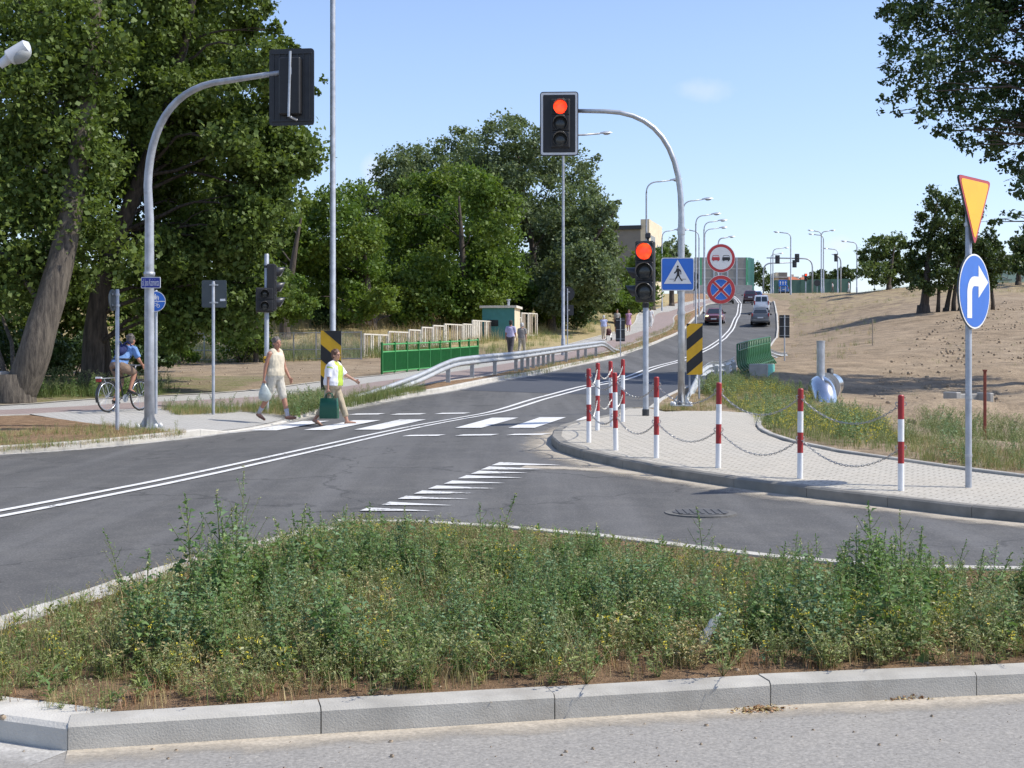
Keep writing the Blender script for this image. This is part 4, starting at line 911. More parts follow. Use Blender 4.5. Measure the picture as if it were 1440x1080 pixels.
def rail_right():
    ys_=np.linspace(50.5,59.5,19); pts=[Vector((xat(KR,y)[-1]+.5+(y-50.5)*.085,y)) for y in ys_]; a=Vector((pts[0].x,pts[0].y,gz(*pts[0],.1))); t=thing('green_railing','short green railing with out-curved bars at the right edge of the bridge','railing',a); H=1.15; D=(pts[-1]-pts[0]).normalized(); nn=Vector((D.y,-D.x)); lp=lambda p,z,o=0: Vector((p.x+nn.x*o,p.y+nn.y*o,z))-a
    for i,p in enumerate(pts):
        g=gz(p.x,p.y,.1); b=MB(); P=[lp(p,g+H),lp(p,g+.55),lp(p,g+.3,.04),lp(p,g+.1,.2),lp(p,g-.1,.32),lp(p,g-.35,.36)]; b.tube(P,[.034]*6,6); b.build('bar',K['green_dark'],t,smooth=True)
    for zz,o in((H-.02,0),(H-.28,0),(.12,.17)):
        b=MB(); b.tube([lp(p,gz(p.x,p.y,.1)+zz,o) for p in pts],[.03]*len(pts),8); b.build('rail',K['green_dark'],t,smooth=True)
    # thin mesh of rods between the bars
    b=MB()
    for p,q in zip(pts,pts[1:]):
        for s_ in(.25,.5,.75):
            r=p.lerp(q,s_); g=gz(r.x,r.y,.1); b.tube([lp(r,g+H-.28),lp(r,g+.5),lp(r,g+.25,.06),lp(r,g+.1,.16)],[.011]*4,4)
    b.build('rods',K['green_dark'],t)
rail_right()
p0=Vector((9.85,52.3)); b=MB(); D=R(16.5); rot=Matrix.Rotation(-D,3,'Z'); zg=gz(9.9,51.5)
b.box((0,0,0),(.7,2.6,.8),rot,m=0,bev=.03); b.box(rot@Vector((.353,0,0)),(.006,2.5,.77),rot,m=1)
o=b.build('culvert_wall',[K['concrete'],K['teal']]); o.location=(9.55,51.6,1.02); tag(o,'low concrete culvert wall with teal painted side below the right railing','wall')
# backs of the tall dark boards
def darkboard(px0,px1,pyt,pyb,d,lab,rz):
    L=gat((px0+px1)/2,pyb,d,.1); w_=(px1-px0)/F*d; t=thing('board_sign',lab,'road sign',L,rz); z0=zpx(pyb,d)-L.z; z1=zpx(pyt,d)-L.z; post(t,z1,.03); b=MB(); b.plate([(-w_/2,z0),(w_/2,z0),(w_/2,z1),(-w_/2,z1)],.04,.06,0); b.build('board',K['sign_back'] if False else K['dark_metal'],t); 
    b=MB(); 
    for z in(z0+.1*(z1-z0),z0+.5*(z1-z0),z0+.9*(z1-z0)): b.box((0,.035,z),(w_*.95,.01,.02)); b.box((0,0,z),(.09,.09,.04))
    b.build('bracket',K['galv'],t); return t
darkboard(866,879,447,480,72,'dark upright board seen from behind near the strolling people',0)
darkboard(1096,1110.5,443,475,62,'dark upright board seen from behind on the right roadside',0)
d=78; L=gat(798,480,d,.1); t=thing('round_sign_pair','two dark sign backs one above the other behind the lamp post','road sign',L); zc=zpx(413,d)-L.z; post(t,zc+.3,.03); b=MB(); b.plate([(x,z+zc) for x,z in circ((0,0),.42,32)],.05,.07); b.build('round_panel',K['dark_metal'],t); b=MB(); z2=zpx(436,d)-L.z; b.plate([(x,z+z2) for x,z in rrect(.72,.6,.04)],.05,.07); b.build('square_panel',K['dark_metal'],t)
b=MB()
for z in(zc+.1,z2+.0): b.box((.08,.02,z),(.12,.05,.03))
b.build('bracket',K['white'],t)
# duct
L=gat(1152,575,39.0,0); t=thing('insulated_pipe','shiny metal clad pipe elbow with an upright vent stack beside the field','pipe',L)
zz=lambda py: zpx(py+12,39.0)-L.z
P=[(.06,-.62,zz(612)),(.05,-.62,zz(585))]+[tuple(v) for v in arc_pts((.04,-.62,zz(566)),(.03,-.6,zz(534)),(.06,.15,zz(533)),9)]+[(.42,1.0,zz(532)),(.85,2.0,zz(531))]
b=MB(); b.tube(P,[.345]*len(P),28); b.build('pipe_elbow',K['shiny'],t,smooth=True,auto=50)
b=MB(); b.tube([(.34,.75,zz(533.5)),(.62,1.9,zz(533)-.05)],[.44,.45],24); b.build('pipe_cover',K['concrete'],t,smooth=True,auto=40)
b=MB(); b.tube([(.16,.5,zz(520)),(.16,.5,zz(467))],[.118,.118],20,True); b.tube([(.16,.5,zz(468.5)),(.16,.5,zz(466.8))],[.128,.128],20); b.build('vent_stack',K['galv'],t,smooth=True,auto=40)
b=MB(); b.tube([(.55,1.0,zz(525)),(.55,1.0,zz(508))],[.1,.1],14); b.ball((.55,1.0,zz(508)),(.1,.1,.04)); b.build('valve_cap',K['dark_metal'],t,smooth=True); b=MB(); b.box((-.06,-.42,zz(541)-.02),(.16,.12,.14),Matrix.Rotation(.5,3,'Y'),bev=.02); b.build('tar_patch',K['rust'],t)
# posts and debris on the field
L=at(1385,621,.09); d=L.y; t=thing('rusty_post','thin rusty red metal post standing in the sandy track','post',L); b=MB(); b.box((0,0,(zpx(520,d)-L.z)/2-.1),(.045,.045,zpx(520,d)-L.z+.2),bev=.006); b.build('shaft',K['rust'],t); b=MB(); b.box((0,0,zpx(521,d)-L.z),(.06,.06,.03)); b.build('cap',K['rust'],t)
L=at(1227,486,.09); d=L.y; b=MB(); b.box((0,0,.65),(.05,.05,1.5),bev=.008); b.box((0,0,1.36),(.06,.06,.02)); o=b.build('wooden_stake',K['wood']); o.location=L; tag(o,'thin wooden stake alone in the middle of the bare field','stake')
L=at(1362,577,.1)+Vector((0,0,.14)); t=thing('concrete_well','square concrete chamber end showing out of the dug earth','concrete block',L,12); b=MB(); b.box((-.5,0,.12),(.16,.7,.5),bev=.02); b.box((.5,0,.12),(.12,.7,.45),bev=.02); b.box((.02,.3,.1),(.9,.1,.42),bev=.02); b.build('chamber',K['concrete'],t); b=MB(); b.box((.05,-.1,.0),(.85,.4,.05)); b.build('plank',K['wood'],t)
L=at(8,566,.1); b=MB(); r=.42; vs=[]; n_=24
b.tube([(0,0,.38),(-2.0,1.2,.38)],[.4,.4],24,False); b.tube([(-2.0,1.2,.38),(0,0,.38)],[.32,.32],24,False); 
rr_=[]; u=Vector((-2,1.2,0)).normalized(); s_=u.cross(Vector((0,0,1)))
for rad in(.4,.32): rr_+=[Vector((0,0,.38))+s_*rad*math.cos(2*math.pi*i/24)+Vector((0,0,1))*rad*math.sin(2*math.pi*i/24) for i in range(24)]
b.add(rr_,[(i,(i+1)%24,24+(i+1)%24,24+i) for i in range(24)]); o=b.build('concrete_pipe',K['concrete'],None,smooth=True,auto=40); o.location=L; tag(o,'grey concrete pipe lying in the shade left of the leaning trunk','pipe')
# ---------------------------------------------------------------- vehicles
def car(kind,loc,rz,paint,lab,front):
    van=kind=='van'; t=thing('van' if van else 'car',lab,'van' if van else 'car',loc,rz,'cars on the road'); Lh=1.95
    st=[(-1.95,.30,.56,.66),(-1.88,.22,.70,.77),(-1.55,.2,.80,.82),(-1.0,.19,.90,.83),(0,.18,.93,.84),(1.0,.18,.95,.84),(1.72,.2,.98,.82),(1.9,.24,.95,.78),(1.95,.32,.80,.70)]
    if van: st=[(y,zb,zt+(.1 if y>-1.2 else .05),hw) for y,zb,zt,hw in st]
    b=MB(); vs=[]; n_=12
    for y,zb,zt,hw in st:
        half=[(hw*.8,zb),(hw*.98,zb+.1),(hw,zb+(zt-zb)*.5),(hw*.97,zt-.1),(hw*.9,zt-.02),(hw*.55,zt+.02)]
        vs+=[(x,y,z) for x,z in half]+[(-x,y,z) for x,z in reversed(half)]
    fs=[(i*n_+j,i*n_+(j+1)%n_,(i+1)*n_+(j+1)%n_,(i+1)*n_+j) for i in range(len(st)-1) for j in range(n_)]+[tuple(range(n_)),tuple(reversed(range((len(st)-1)*n_,len(st)*n_)))]
    b.add(vs,fs); body=b.build('body',paint,t,smooth=True,auto=40)
    H=1.82 if van else 1.44; zb=.98 if van else .93; yr=1.93 if van else 1.86; rr=1.8 if van else 1.38; hw=.66 if van else .58; yf=-.35 if van else -.2
    B=[(-.76,-1.0,zb-.06),(.76,-1.0,zb-.06),(.78,yr,zb),(-.78,yr,zb)]; T=[(-hw,yf,H-.04),(hw,yf,H-.04),(hw,rr,H-.05),(-hw,rr,H-.05)]; T2=[(-hw*.85,yf+.15,H),(hw*.85,yf+.15,H),(hw*.85,rr-.12,H),(-hw*.85,rr-.12,H)]
    b=MB(); b.add(B+T+T2,[(0,1,5,4),(1,2,6,5),(2,3,7,6),(3,0,4,7),(4,5,9,8),(5,6,10,9),(6,7,11,10),(7,4,8,11),(8,9,10,11)]); b.build('roof',paint,t,smooth=True,auto=35)
    def win(q,u0,u1,v0,v1,name='window',of=.008):
        a,c,d_,e=[Vector(x) for x in q]; f=lambda u,v:(a*(1-u)+c*u)*(1-v)+(e*(1-u)+d_*u)*v
        nn=(c-a).cross(e-a).normalized()*of; cen=Vector((0,.4,1.1)); 
        if nn.dot(f(.5,.5)-cen)<0: nn=-nn
        b=MB(); b.add([f(u0,v0)+nn,f(u1,v0)+nn,f(u1,v1)+nn,f(u0,v1)+nn],[(0,1,2,3)]); return b.build(name,K['glass'],t)
    win([B[0],B[1],T[1],T[0]],.06,.94,.1,.93,'windscreen')
    if van:
        for u0,u1 in((.1,.47),(.53,.9)): win([B[2],B[3],T[3],T[2]],u0,u1,.22,.85,'rear_window')
    else: win([B[2],B[3],T[3],T[2]],.1,.9,.15,.9,'rear_window')
    for q in([B[1],B[2],T[2],T[1]],[B[0],B[3],T[3],T[0]]):
        for u0,u1 in((.08,.46),(.5,.9)):
            win(q,u0,u1,.12,.88,'side_window')
    for sx in(-1,1):
        for y in(-1.22,1.28):
            w_=thing('wheel',None,None,(sx*.74,y,.3)); w_.parent=t; b=MB(); b.tube([(-.1,0,0),(-.085,0,0),(.085,0,0),(.1,0,0)],[.24,.3,.3,.24],20); b.build('tyre',K['tyre'],w_,smooth=True,auto=40)
            b=MB(); b.tube([(sx*.09,0,0),(sx*.108,0,0)],[.2,.16],16); b.build('rim',K['galv'],w_)
        b=MB(); b.ball((sx*.94,-.75,1.0),(.1,.06,.08)); b.build('wing_mirror',K['black'],t,smooth=True)
        b=MB(); b.ball((sx*.58,-1.84,.66),(.17,.1,.1)); b.build('headlight',K['headlamp_lit'] if front else K['headlamp'],t,smooth=True)
        b=MB(); b.box((sx*.7,1.9,.86 if not van else 1.0),(.13,.12,.3 if not van else .45),bev=.03); b.build('tail_light',K['tail_red'],t)
    b=MB(); b.box((0,-1.95,.36),(1.3,.1,.16),bev=.03); b.build('front_bumper',K['black'],t); b=MB(); b.box((0,1.96,.4),(1.4,.1,.2),bev=.03); b.build('rear_bumper',paint if not van else K['black'],t)
    b=MB(); b.box((0,-2.01,.42),(.5,.02,.11)); b.build('number_plate',K['white'],t); b=MB(); b.box((0,1.99,.62),(.5,.03,.11)); b.build('number_plate',K['white'],t)
    b=MB(); b.box((0,-1.93,.6),(.7,.06,.1),bev=.02); b.build('grille',K['black'],t)
    return t
K['headlamp']=M('headlamp_glass',(.6,.6,.58),.1,.05,6); K['headlamp_lit']=Memit('lit_headlamp',(1,.8,.45),1.1); K['tail_red']=M('tail_lamp_red',(.3,.015,.015),.2,.05,6)
def paint(nm,c): return M(nm,c,.3,.05,3,coat=.6)
def carpx(kind,px,d,rz,p,lab,front):
    X=(px-CX)/F*d; return car(kind,(X,d,gz(X,d,.005)),rz,p,lab,front)
carpx('hatch',1005.5,121.5,-12,paint('dark_red_paint',(.15,.022,.022)),'dark red hatchback driving downhill towards the crossing with its headlights on',True)
carpx('hatch',1022,160,-10,paint('charcoal_paint',(.05,.055,.055)),'dark car following the red hatchback down the hill',True)
carpx('hatch',1069,119,170,paint('grey_paint',(.12,.13,.145)),'grey hatchback seen from behind, driving uphill behind the white van',False)
carpx('van',1070.5,141,170,paint('white_van_paint',(.72,.74,.78)),'white van with two rear windows driving uphill',False)
carpx('hatch',1055,160,170,paint('maroon_paint',(.06,.02,.03)),'dark maroon car partly hidden left of the white van',False)
carpx('hatch',1064,178,170,paint('blue_paint',(.06,.12,.3)),'blue car roof showing just above the white van',False)
carpx('hatch',1102,228,170,paint('far_blue_paint',(.05,.14,.35)),'small blue car at the far junction beneath the direction sign',False)

# ---------------------------------------------------------------- people
def figure(name,lab,loc,rz,H=1.72,stout=1.0,hipL=0,hipR=0,kneeL=0,kneeR=0,armL=(0,10),armR=(0,10),outL=8,outR=8,lean=3,J=None,skin='skin',top=None,sleeve=.5,bottom=None,hem=.5,shoe=None,hair=None,hairlen=0,face=True,vox=.011,turn=0,group=None,dress=False,extra=None,footL=0,footR=0,vest=None,top_len=.0,bare=False):
    k=H/1.72; t=thing(name,lab,'person',loc,rz,group); D={}
    th,sh,ak=.425*k,.42*k,.075*k
    for s_,a,kn,ft in(('L',hipL,kneeL,footL),('R',hipR,kneeR,footR)):
        D['th'+s_]=Vector((math.sin(R(a)),0,-math.cos(R(a)))); D['sh'+s_]=Vector((math.sin(R(a-kn)),0,-math.cos(R(a-kn)))); D['ft'+s_]=ft
    drop=max(-(D['thL']*th+D['shL']*sh).z+ak+max(0,math.sin(R(-D['ftL'])))*.14*k,-(D['thR']*th+D['shR']*sh).z+ak+max(0,math.sin(R(-D['ftR'])))*.14*k)
    pel=Vector((0,0,drop+.04*k)); up=Vector((math.sin(R(lean)),0,math.cos(R(lean))))
    j={'pel':pel,'waist':pel+up*.17*k,'chest':pel+up*.36*k,'neck':pel+up*.52*k}
    j['head']=j['neck']+Vector((math.sin(R(lean+8))*.15*k,0,.15*k))
    for s_,sg in(('L',1),('R',-1)):
        j['hip'+s_]=pel+Vector((0,sg*.09*k,-.03*k)); j['knee'+s_]=j['hip'+s_]+D['th'+s_]*th; j['ank'+s_]=j['knee'+s_]+D['sh'+s_]*sh
        j['sho'+s_]=j['neck']+Vector((-.01,sg*.175*k*(1+.3*(stout-1)),-.065*k)); (b_,e_)=armL if s_=='L' else armR; o_=outL if s_=='L' else outR
        d1=Vector((math.sin(R(b_))*math.cos(R(o_)),sg*math.sin(R(o_)),-math.cos(R(b_))*math.cos(R(o_)))); d2=Vector((math.sin(R(b_+e_)),sg*math.sin(R(o_*.4)),-math.cos(R(b_+e_))))
        j['elb'+s_]=j['sho'+s_]+d1*.285*k; j['wri'+s_]=j['elb'+s_]+d2.normalized()*.25*k
    if J: j.update({a:Vector(b_) for a,b_ in J.items()})
    up=(j['neck']-j['pel']).normalized(); r=lambda x: x*k
    S=stout; torso_p=[j['pel']-up*.09*k,j['pel'],j['pel']+up*.09*k,j['waist'],j['chest']-up*.02*k,j['chest']+up*.08*k,j['neck']-up*.03*k,j['neck']+up*.01*k]; torso_r=[.13*S,.166*S,.170*S,.158*S,.160*S,.155*S**.7,.10,.06]
    def torso(b,add=0,lo=0,hi=8,depth=.66):
        b.tube(torso_p[lo:hi],[x*k+add for x in torso_r[lo:hi]],18,True,sx=depth+.3*(S-1),sy=1)
    b=MB(); torso(b)
    for s_,sg in(('L',1),('R',-1)):
        b.cone(j['hip'+s_],j['knee'+s_],.088*k*(1+.5*(S-1)),.056*k); kc=j['knee'+s_].lerp(j['ank'+s_],.3); b.cone(j['knee'+s_],kc,.055*k,.057*k); b.cone(kc,j['ank'+s_],.057*k,.036*k)
        b.cone(j['sho'+s_],j['elb'+s_],.052*k*(1+.4*(S-1)),.040*k); b.cone(j['elb'+s_],j['wri'+s_],.041*k,.027*k); b.cone(j['neck']+Vector((0,sg*.05*k,-.02)),j['sho'+s_],.06*k,.055*k)
        # foot
        ft=D['ft'+s_]; fd=Vector((math.cos(R(ft)),sg*.12,math.sin(R(ft)))); A_=j['ank'+s_]; hl=A_+Vector((-.03*k,0,-.035*k)); b.cone(hl,A_+fd*.07*k+Vector((0,0,-.035*k)),.034*k,.036*k); b.cone(A_+fd*.07*k+Vector((0,0,-.035*k)),A_+fd*.17*k+Vector((0,0,-.05*k)),.034*k,.024*k)
        # hand: palm, four curled fingers, thumb
        W_=j['wri'+s_]; fd=(W_-j['elb'+s_]).normalized(); sd_=Vector((0,sg,0)); sd_=(sd_-fd*sd_.dot(fd)).normalized(); pl_=fd.cross(sd_)*sg
        if pl_.x<0: pl_=-pl_
        # palm faces the body, fingers side by side along the walking direction
        b.cone(W_,W_+fd*.045*k,.026*k,.024*k); b.cone(W_+fd*.05*k+pl_*.022*k,W_+fd*.085*k+pl_*.026*k,.0165*k,.0145*k); b.cone(W_+fd*.05*k-pl_*.018*k,W_+fd*.085*k-pl_*.024*k,.0165*k,.0145*k)
        for q,(o_,ln) in enumerate(((.032,.066),(.011,.076),(-.011,.072),(-.031,.056))):
            p0=W_+fd*.09*k+pl_*o_*k; p1=p0+(fd*.9-sd_*.35).normalized()*ln*.5*k; p2=p1+(fd*.45-sd_*.85).normalized()*ln*.5*k; b.cone(p0,p1,.0098*k,.009*k,8); b.cone(p1,p2,.009*k,.0075*k,8)
        p0=W_+fd*.03*k+pl_*.028*k; p1=p0+(fd*.6+pl_*.8).normalized()*.04*k; p2=p1+(fd*.9+pl_*.1-sd_*.3).normalized()*.035*k; b.cone(p0,p1,.0125*k,.0105*k,8); b.cone(p1,p2,.0105*k,.0085*k,8)
    hp=j['head']; Rt=Matrix.Rotation(R(turn),3,'Z'); hv=lambda x,y,z: hp+Rt@Vector((x*k,y*k,z*k))
    b.cone(j['neck']-Vector((0,0,.02)),hp+Vector((-.01,0,-.05*k)),.058*k,.052*k)
    b.ball(hp+Vector((0,0,.035*k)),(.096*k,.077*k,.098*k),Rt,16,12); b.ball(hv(.022,0,-.035),(.068*k,.060*k,.078*k),Rt,14,10); b.cone(hv(.05,0,-.085),hv(.058,0,-.082),.032*k,.028*k)
    if face:
        b.cone(hv(.088,0,.015),hv(.106,0,-.018),.010*k,.016*k,8); b.cone(hv(.082,-.03,.035),hv(.082,.03,.035),.012*k,.012*k,8); b.cone(hv(.083,-.016,-.052),hv(.083,.016,-.052),.010*k,.010*k,8)
        for sg in(-1,1): b.ball(hv(.062,sg*.042,-.012),(.022*k,.022*k,.024*k))
    for sg in(-1,1): b.ball(hv(-.008,sg*.078,.0),(.022*k,.011*k,.033*k),Rt)
    remesh(b,'body',K[skin],vox,t,4,.4)
    if face:
        for sg in(-1,1): b=MB(); b.ball(hv(.082,sg*.031,.017),(.012*k,.014*k,.007*k),Rt,8,6); b.build('eye',K['eye'],t,smooth=True)
        b=MB(); b.ball(hv(.0895,0,-.052),(.008*k,.024*k,.006*k),Rt,8,6); b.build('mouth',K['lips'],t,smooth=True)
    if hair:
        b=MB(); b.ball(hv(-.012,0,.05),(.101*k,.088*k,.096*k),Rt,16,10); b.ball(hv(-.035,0,.0),(.078*k,.084*k,.085*k),Rt,14,10)
        for q in range(26):
            a_=random.uniform(0,6.28); e_=random.uniform(.15,1.4); b.ball(hv(-.014+.095*math.cos(a_)*math.cos(e_)*(.95 if math.cos(a_)<.3 else .8),.085*math.sin(a_)*math.cos(e_),.055+.09*math.sin(e_)),(.026*k,.026*k,.02*k),None,8,6)
        o=remesh(b,'hair',hair,.010,t,1)
    if top:
        b=MB(); lo=0 if top_len<=0 else 1; torso(b,.014*k,1 if not dress else 0,7)
        if bare:
            for sg in(-1,1): b.cone(j['chest']+Vector((.0,sg*.07*k,.06*k)),j['neck']+Vector((-.01,sg*.10*k,-.035*k)),.095*k,.088*k)
        else:
            for s_,sg in(('L',1),('R',-1)):
                b.cone(j['neck']+Vector((0,sg*.05*k,-.035*k)),j['sho'+s_],.068*k,.07*k); e_=j['sho'+s_].lerp(j['elb'+s_],min(1,sleeve*1.6))
                b.tube([j['sho'+s_].lerp(j['elb'+s_],-.05),j['sho'+s_].lerp(j['elb'+s_],.3),e_],[.066*k*(1+.4*(S-1)),.066*k*(1+.4*(S-1)),.06*k],14)
                if sleeve>.65: b.tube([j['elb'+s_].lerp(j['sho'+s_],.1),j['elb'+s_].lerp(j['wri'+s_],min(1,(sleeve-.62)*2.6))],[.057*k,.048*k],12)
        if dress:
            hz=j['kneeL'].lerp(j['kneeR'],.5); b.tube([j['pel']+Vector((0,0,.05)),j['pel']-Vector((0,0,.1)),Vector((j['pel'].x,0,hz.z+.05*k))],[.18*k,.2*k,.23*k],18,sx=.8)
        remesh(b,'dress' if dress else 'shirt',top,vox*1.1,t,3,fold=.010*k)
    if vest:
        b=MB(); torso(b,.030*k,1,7); b2=[]
        for s_,sg in(('L',1),('R',-1)):
            b.cone(j['neck']+Vector((-.01,sg*.055*k,-.03*k)),j['sho'+s_],.072*k,.078*k); b.tube([j['sho'+s_].lerp(j['elb'+s_],-.05),j['sho'+s_].lerp(j['elb'+s_],.95)],[.08*k,.066*k],14)
        o=remesh(b,'cardigan',vest,vox*1.1,t,3,fold=.010*k)
        bm=bmesh.new(); bm.from_mesh(o.data)   # open down the front
        dl=[f for f in bm.faces if f.calc_center_median().x>j['chest'].x+.035 and -.15<f.calc_center_median().y<.12 and f.calc_center_median().z>pel.z-.1]
        bmesh.ops.delete(bm,geom=dl,context='FACES'); bm.to_mesh(o.data); bm.free(); sm=o.modifiers.new('thick','SOLIDIFY'); sm.thickness=.008
    if bottom:
        b=MB(); torso(b,.010*k,0,3)
        for s_ in 'LR':
            b.cone(j['hip'+s_]+Vector((0,0,.04)),j['hip'+s_].lerp(j['knee'+s_],.5),.108*k*(1+.5*(S-1)),.085*k)
            if hem<=.5: b.tube([j['hip'+s_],j['hip'+s_].lerp(j['knee'+s_],hem*2)],[.105*k*(1+.5*(S-1)),.084*k],14)
            else:
                b.tube([j['hip'+s_],j['knee'+s_]],[.103*k*(1+.4*(S-1)),.076*k],14); e_=j['knee'+s_].lerp(j['ank'+s_],(hem-.5)*2); b.ball(j['knee'+s_],.075*k); b.tube([j['knee'+s_],e_],[.074*k,.064*k],14)
        remesh(b,'shorts' if hem<.75 else 'trousers',bottom,vox*1.1,t,3,fold=.010*k)
    if shoe:
        for s_,sg in(('L',1),('R',-1)):
            ft=D['ft'+s_]; fd=Vector((math.cos(R(ft)),sg*.12,math.sin(R(ft)))); A_=j['ank'+s_]; b=MB(); u=Vector((0,0,-.055*k)); b.cone(A_+u+Vector((-.035*k,0,.012)),A_+u+fd*.07*k,.036*k,.04*k); b.cone(A_+u+fd*.07*k,A_+fd*.185*k+u,.038*k,.028*k)
            remesh(b,'shoe',shoe,.010,t,2)
    t['_j']=0; del t['_j']; return t,j
K['eye']=M('eye_dark',(.03,.025,.02),.2,.1,10); K['lips']=M('lips',(.30,.10,.09),.5,.1,10)
hair_brown=M('brown_hair',(.10,.05,.03),.6,.3,60); hair_grey=M('grey_brown_hair',(.10,.085,.075),.6,.3,60); hair_white=M('white_hair',(.5,.5,.48),.6,.2,60); hair_dark=M('dark_hair',(.02,.016,.012),.5,.3,60)
def cloth(nm,c,v=.1): return M(nm,c,.85,v,9,bump=.5,bscale=22)
# woman on the crossing
L=at(468.5,598,.0); t,j=figure('person','woman in white cardigan and lime top striding over the crossing with a green bag',L,-14,H=1.62,stout=1.42,hipL=24,hipR=-18,kneeL=6,kneeR=22,footR=-28,footL=6,armL=(36,24),armR=(-8,6),outL=16,outR=10,lean=4,top=cloth('lime_top',(.42,.55,.07)),sleeve=.2,vest=cloth('white_cardigan',(.74,.73,.76)),bottom=cloth('khaki_trousers',(.40,.33,.23)),hem=.86,shoe=M('tan_shoes',(.30,.17,.11),.6,.15,12),hair=hair_brown,vox=.010,turn=-16)
def glasses(t,hp,turn,k=.93):
    Rt=Matrix.Rotation(R(turn),3,'Z'); hv=lambda x,y,z: hp+Rt@Vector((x*k,y*k,z*k)); b=MB()
    for sg in(-1,1):
        ring=[hv(.098,sg*.033+.024*math.cos(R(a)),.015+.018*math.sin(R(a))) for a in range(0,361,30)]; b.tube(ring,[.0032]*len(ring),6,False)
        b.tube([hv(.096,sg*.057,.02),hv(.0,sg*.085,.018)],[.003]*2,6)
    b.tube([hv(.1,-.009,.018),hv(.1,.009,.018)],[.003]*2,6); return b.build('glasses',hair_dark,t)
glasses(t,j['head'],-16)
def inworld(t,v): return t.matrix_basis@Vector(v)
hnd=inworld(t,j['wriR']); b=MB(); w_,h_=.37,.43; q=[]
for (z,wx,dy) in((0,w_*.93,.075),(-h_*.5,w_*1.0,.10),(-h_,w_*1.02,.09)): q.append([(-wx/2,-dy,z),(wx/2,-dy,z),(wx/2,dy,z),(-wx/2,dy,z)])
vs=[v for r_ in q for v in r_]; b.add(vs,[(i*4+a,i*4+(a+1)%4,i*4+4+(a+1)%4,i*4+4+a) for i in range(2) for a in range(4)]+[(11,10,9,8)])
K['bag_green']=M('green_bag_cloth',(.008,.085,.045),.45,.12,5,bump=.4,bscale=12)
bt=thing('shopping_bag','dark green shopping bag hanging from the walking woman\'s right hand','bag',hnd+Vector((.03,-.02,-.20)),-6); o=b.build('bag_body',K['bag_green'],bt,smooth=True,auto=45); sm=o.modifiers.new('thick','SOLIDIFY'); sm.thickness=.006
for yy in(-.07,.07):
    b=MB(); b.tube([(-.09,yy,-.02),(-.06,yy*.5,.09),(0,0,.115),(.06,yy*.5,.09),(.09,yy,-.02)],[.011]*5,6); b.build('handle',K['bag_green'],bt,smooth=True)
# man behind her
L=at(387,590.5,.12); t,j=figure('person','tanned man in a cream vest and light shorts stepping off the left pavement',L,-30,H=1.76,stout=1.22,hipL=20,hipR=-16,kneeL=4,kneeR=20,footR=-26,footL=4,armL=(10,18),armR=(-12,6),outL=10,outR=12,lean=2,skin='skin_tan',top=cloth('cream_vest',(.60,.53,.40)),bare=True,bottom=cloth('pale_shorts',(.50,.47,.40)),hem=.52,shoe=M('brown_sandals',(.17,.075,.045),.6,.2,12),hair=hair_grey,vox=.010,turn=-16)
for s_ in 'LR':
    b=MB(); a_=j['ank'+s_]; k_=j['knee'+s_]; b.tube([a_+Vector((0,0,-.01)),a_.lerp(k_,.16),a_.lerp(k_,.34)],[.044,.044,.054],12); b.build('sock',cloth('grey_socks',(.42,.42,.46)),t,smooth=True)
hnd=inworld(t,j['wriR']); b=MB(); rs=[]
b.tube([(0,0,-.02),(0,0,-.09),(.01,0,-.17),(.02,0,-.27),(.01,0,-.36),(0,0,-.41)],[.03,.06,.105,.135,.125,.06],14,sx=1,sy=.6)
K['plastic']=M('thin_plastic_bag',(.40,.44,.42),.3,.25,7,bump=.8,bscale=9,dirt=(.16,.24,.17),dscale=6)
o=b.build('plastic_bag',K['plastic'],None,smooth=True); 
for v in o.data.vertices: n_=noise.noise_vector(v.co*13); v.co+=Vector(n_)*.022*min(1,-v.co.z*6)
b=MB(); 
o.location=hnd+Vector((0,0,-.06)); tag(o,'crumpled see-through carrier bag in the hand of the man in the vest','bag')
# bicycle and rider
L=at(174,578.5,.135); yaw=66
bt=thing('bicycle','black city bicycle with silver rims being ridden along the left path','bicycle',L,yaw)
K['frame_black']=M('black_frame_paint',(.02,.022,.028),.3,.1,8)
for x,nm in((-.52,'rear'),(.55,'front')):
    w_=thing('wheel',None,None,(x,0,.34)); w_.parent=bt
    def ringtube(r,rt,n=36): 
        P=[(r*math.cos(2*math.pi*i/n),0,r*math.sin(2*math.pi*i/n)) for i in range(n+1)]; b=MB(); b.tube(P,[rt]*(n+1),8,False); return b
    ringtube(.325,.018).build('tyre',K['tyre'],w_,smooth=True); ringtube(.298,.012).build('rim',K['shiny'],w_,smooth=True)
    b=MB()
    for i in range(20): a=2*math.pi*i/20; b.tube([(0,.02*(-1)**i,0),(.3*math.cos(a),0,.3*math.sin(a))],[.0022]*2,4,False)
    b.tube([(0,-.05,0),(0,.05,0)],[.022]*2,10); b.build('spokes',K['shiny'],w_)
b=MB(); bb_=(0,0,.29); seat=(-.14,0,.72); hd0=(.40,0,.82); hd1=(.43,0,.68)
for p,q,r_ in((bb_,seat,.017),(seat,hd0,.016),(bb_,hd1,.019),(hd0,hd1,.02),(seat,(-.18,0,.88),.013)): b.cyl(p,q,r_,n=8)
for y in(-.05,.05):
    b.cyl((-.52,y,.34),(bb_[0],y*.6,bb_[2]),.010,n=6); b.cyl((-.52,y,.34),(seat[0],y*.4,seat[2]),.009,n=6); b.cyl((.43,y*.8,.68),(.55,y,.34),.012,n=6)
b.build('frame',K['frame_black'],bt)
b=MB(); b.tube([(.39,0,.82),(.385,0,.98),(.42,0,1.0)],[.014]*3,8); b.tube([(.22,-.30,1.0),(.34,-.24,1.02),(.42,-.08,1.01),(.42,.08,1.01),(.34,.24,1.02),(.22,.30,1.0)],[.0125]*6,8); b.build('handlebar',K['galv'],bt,smooth=True)
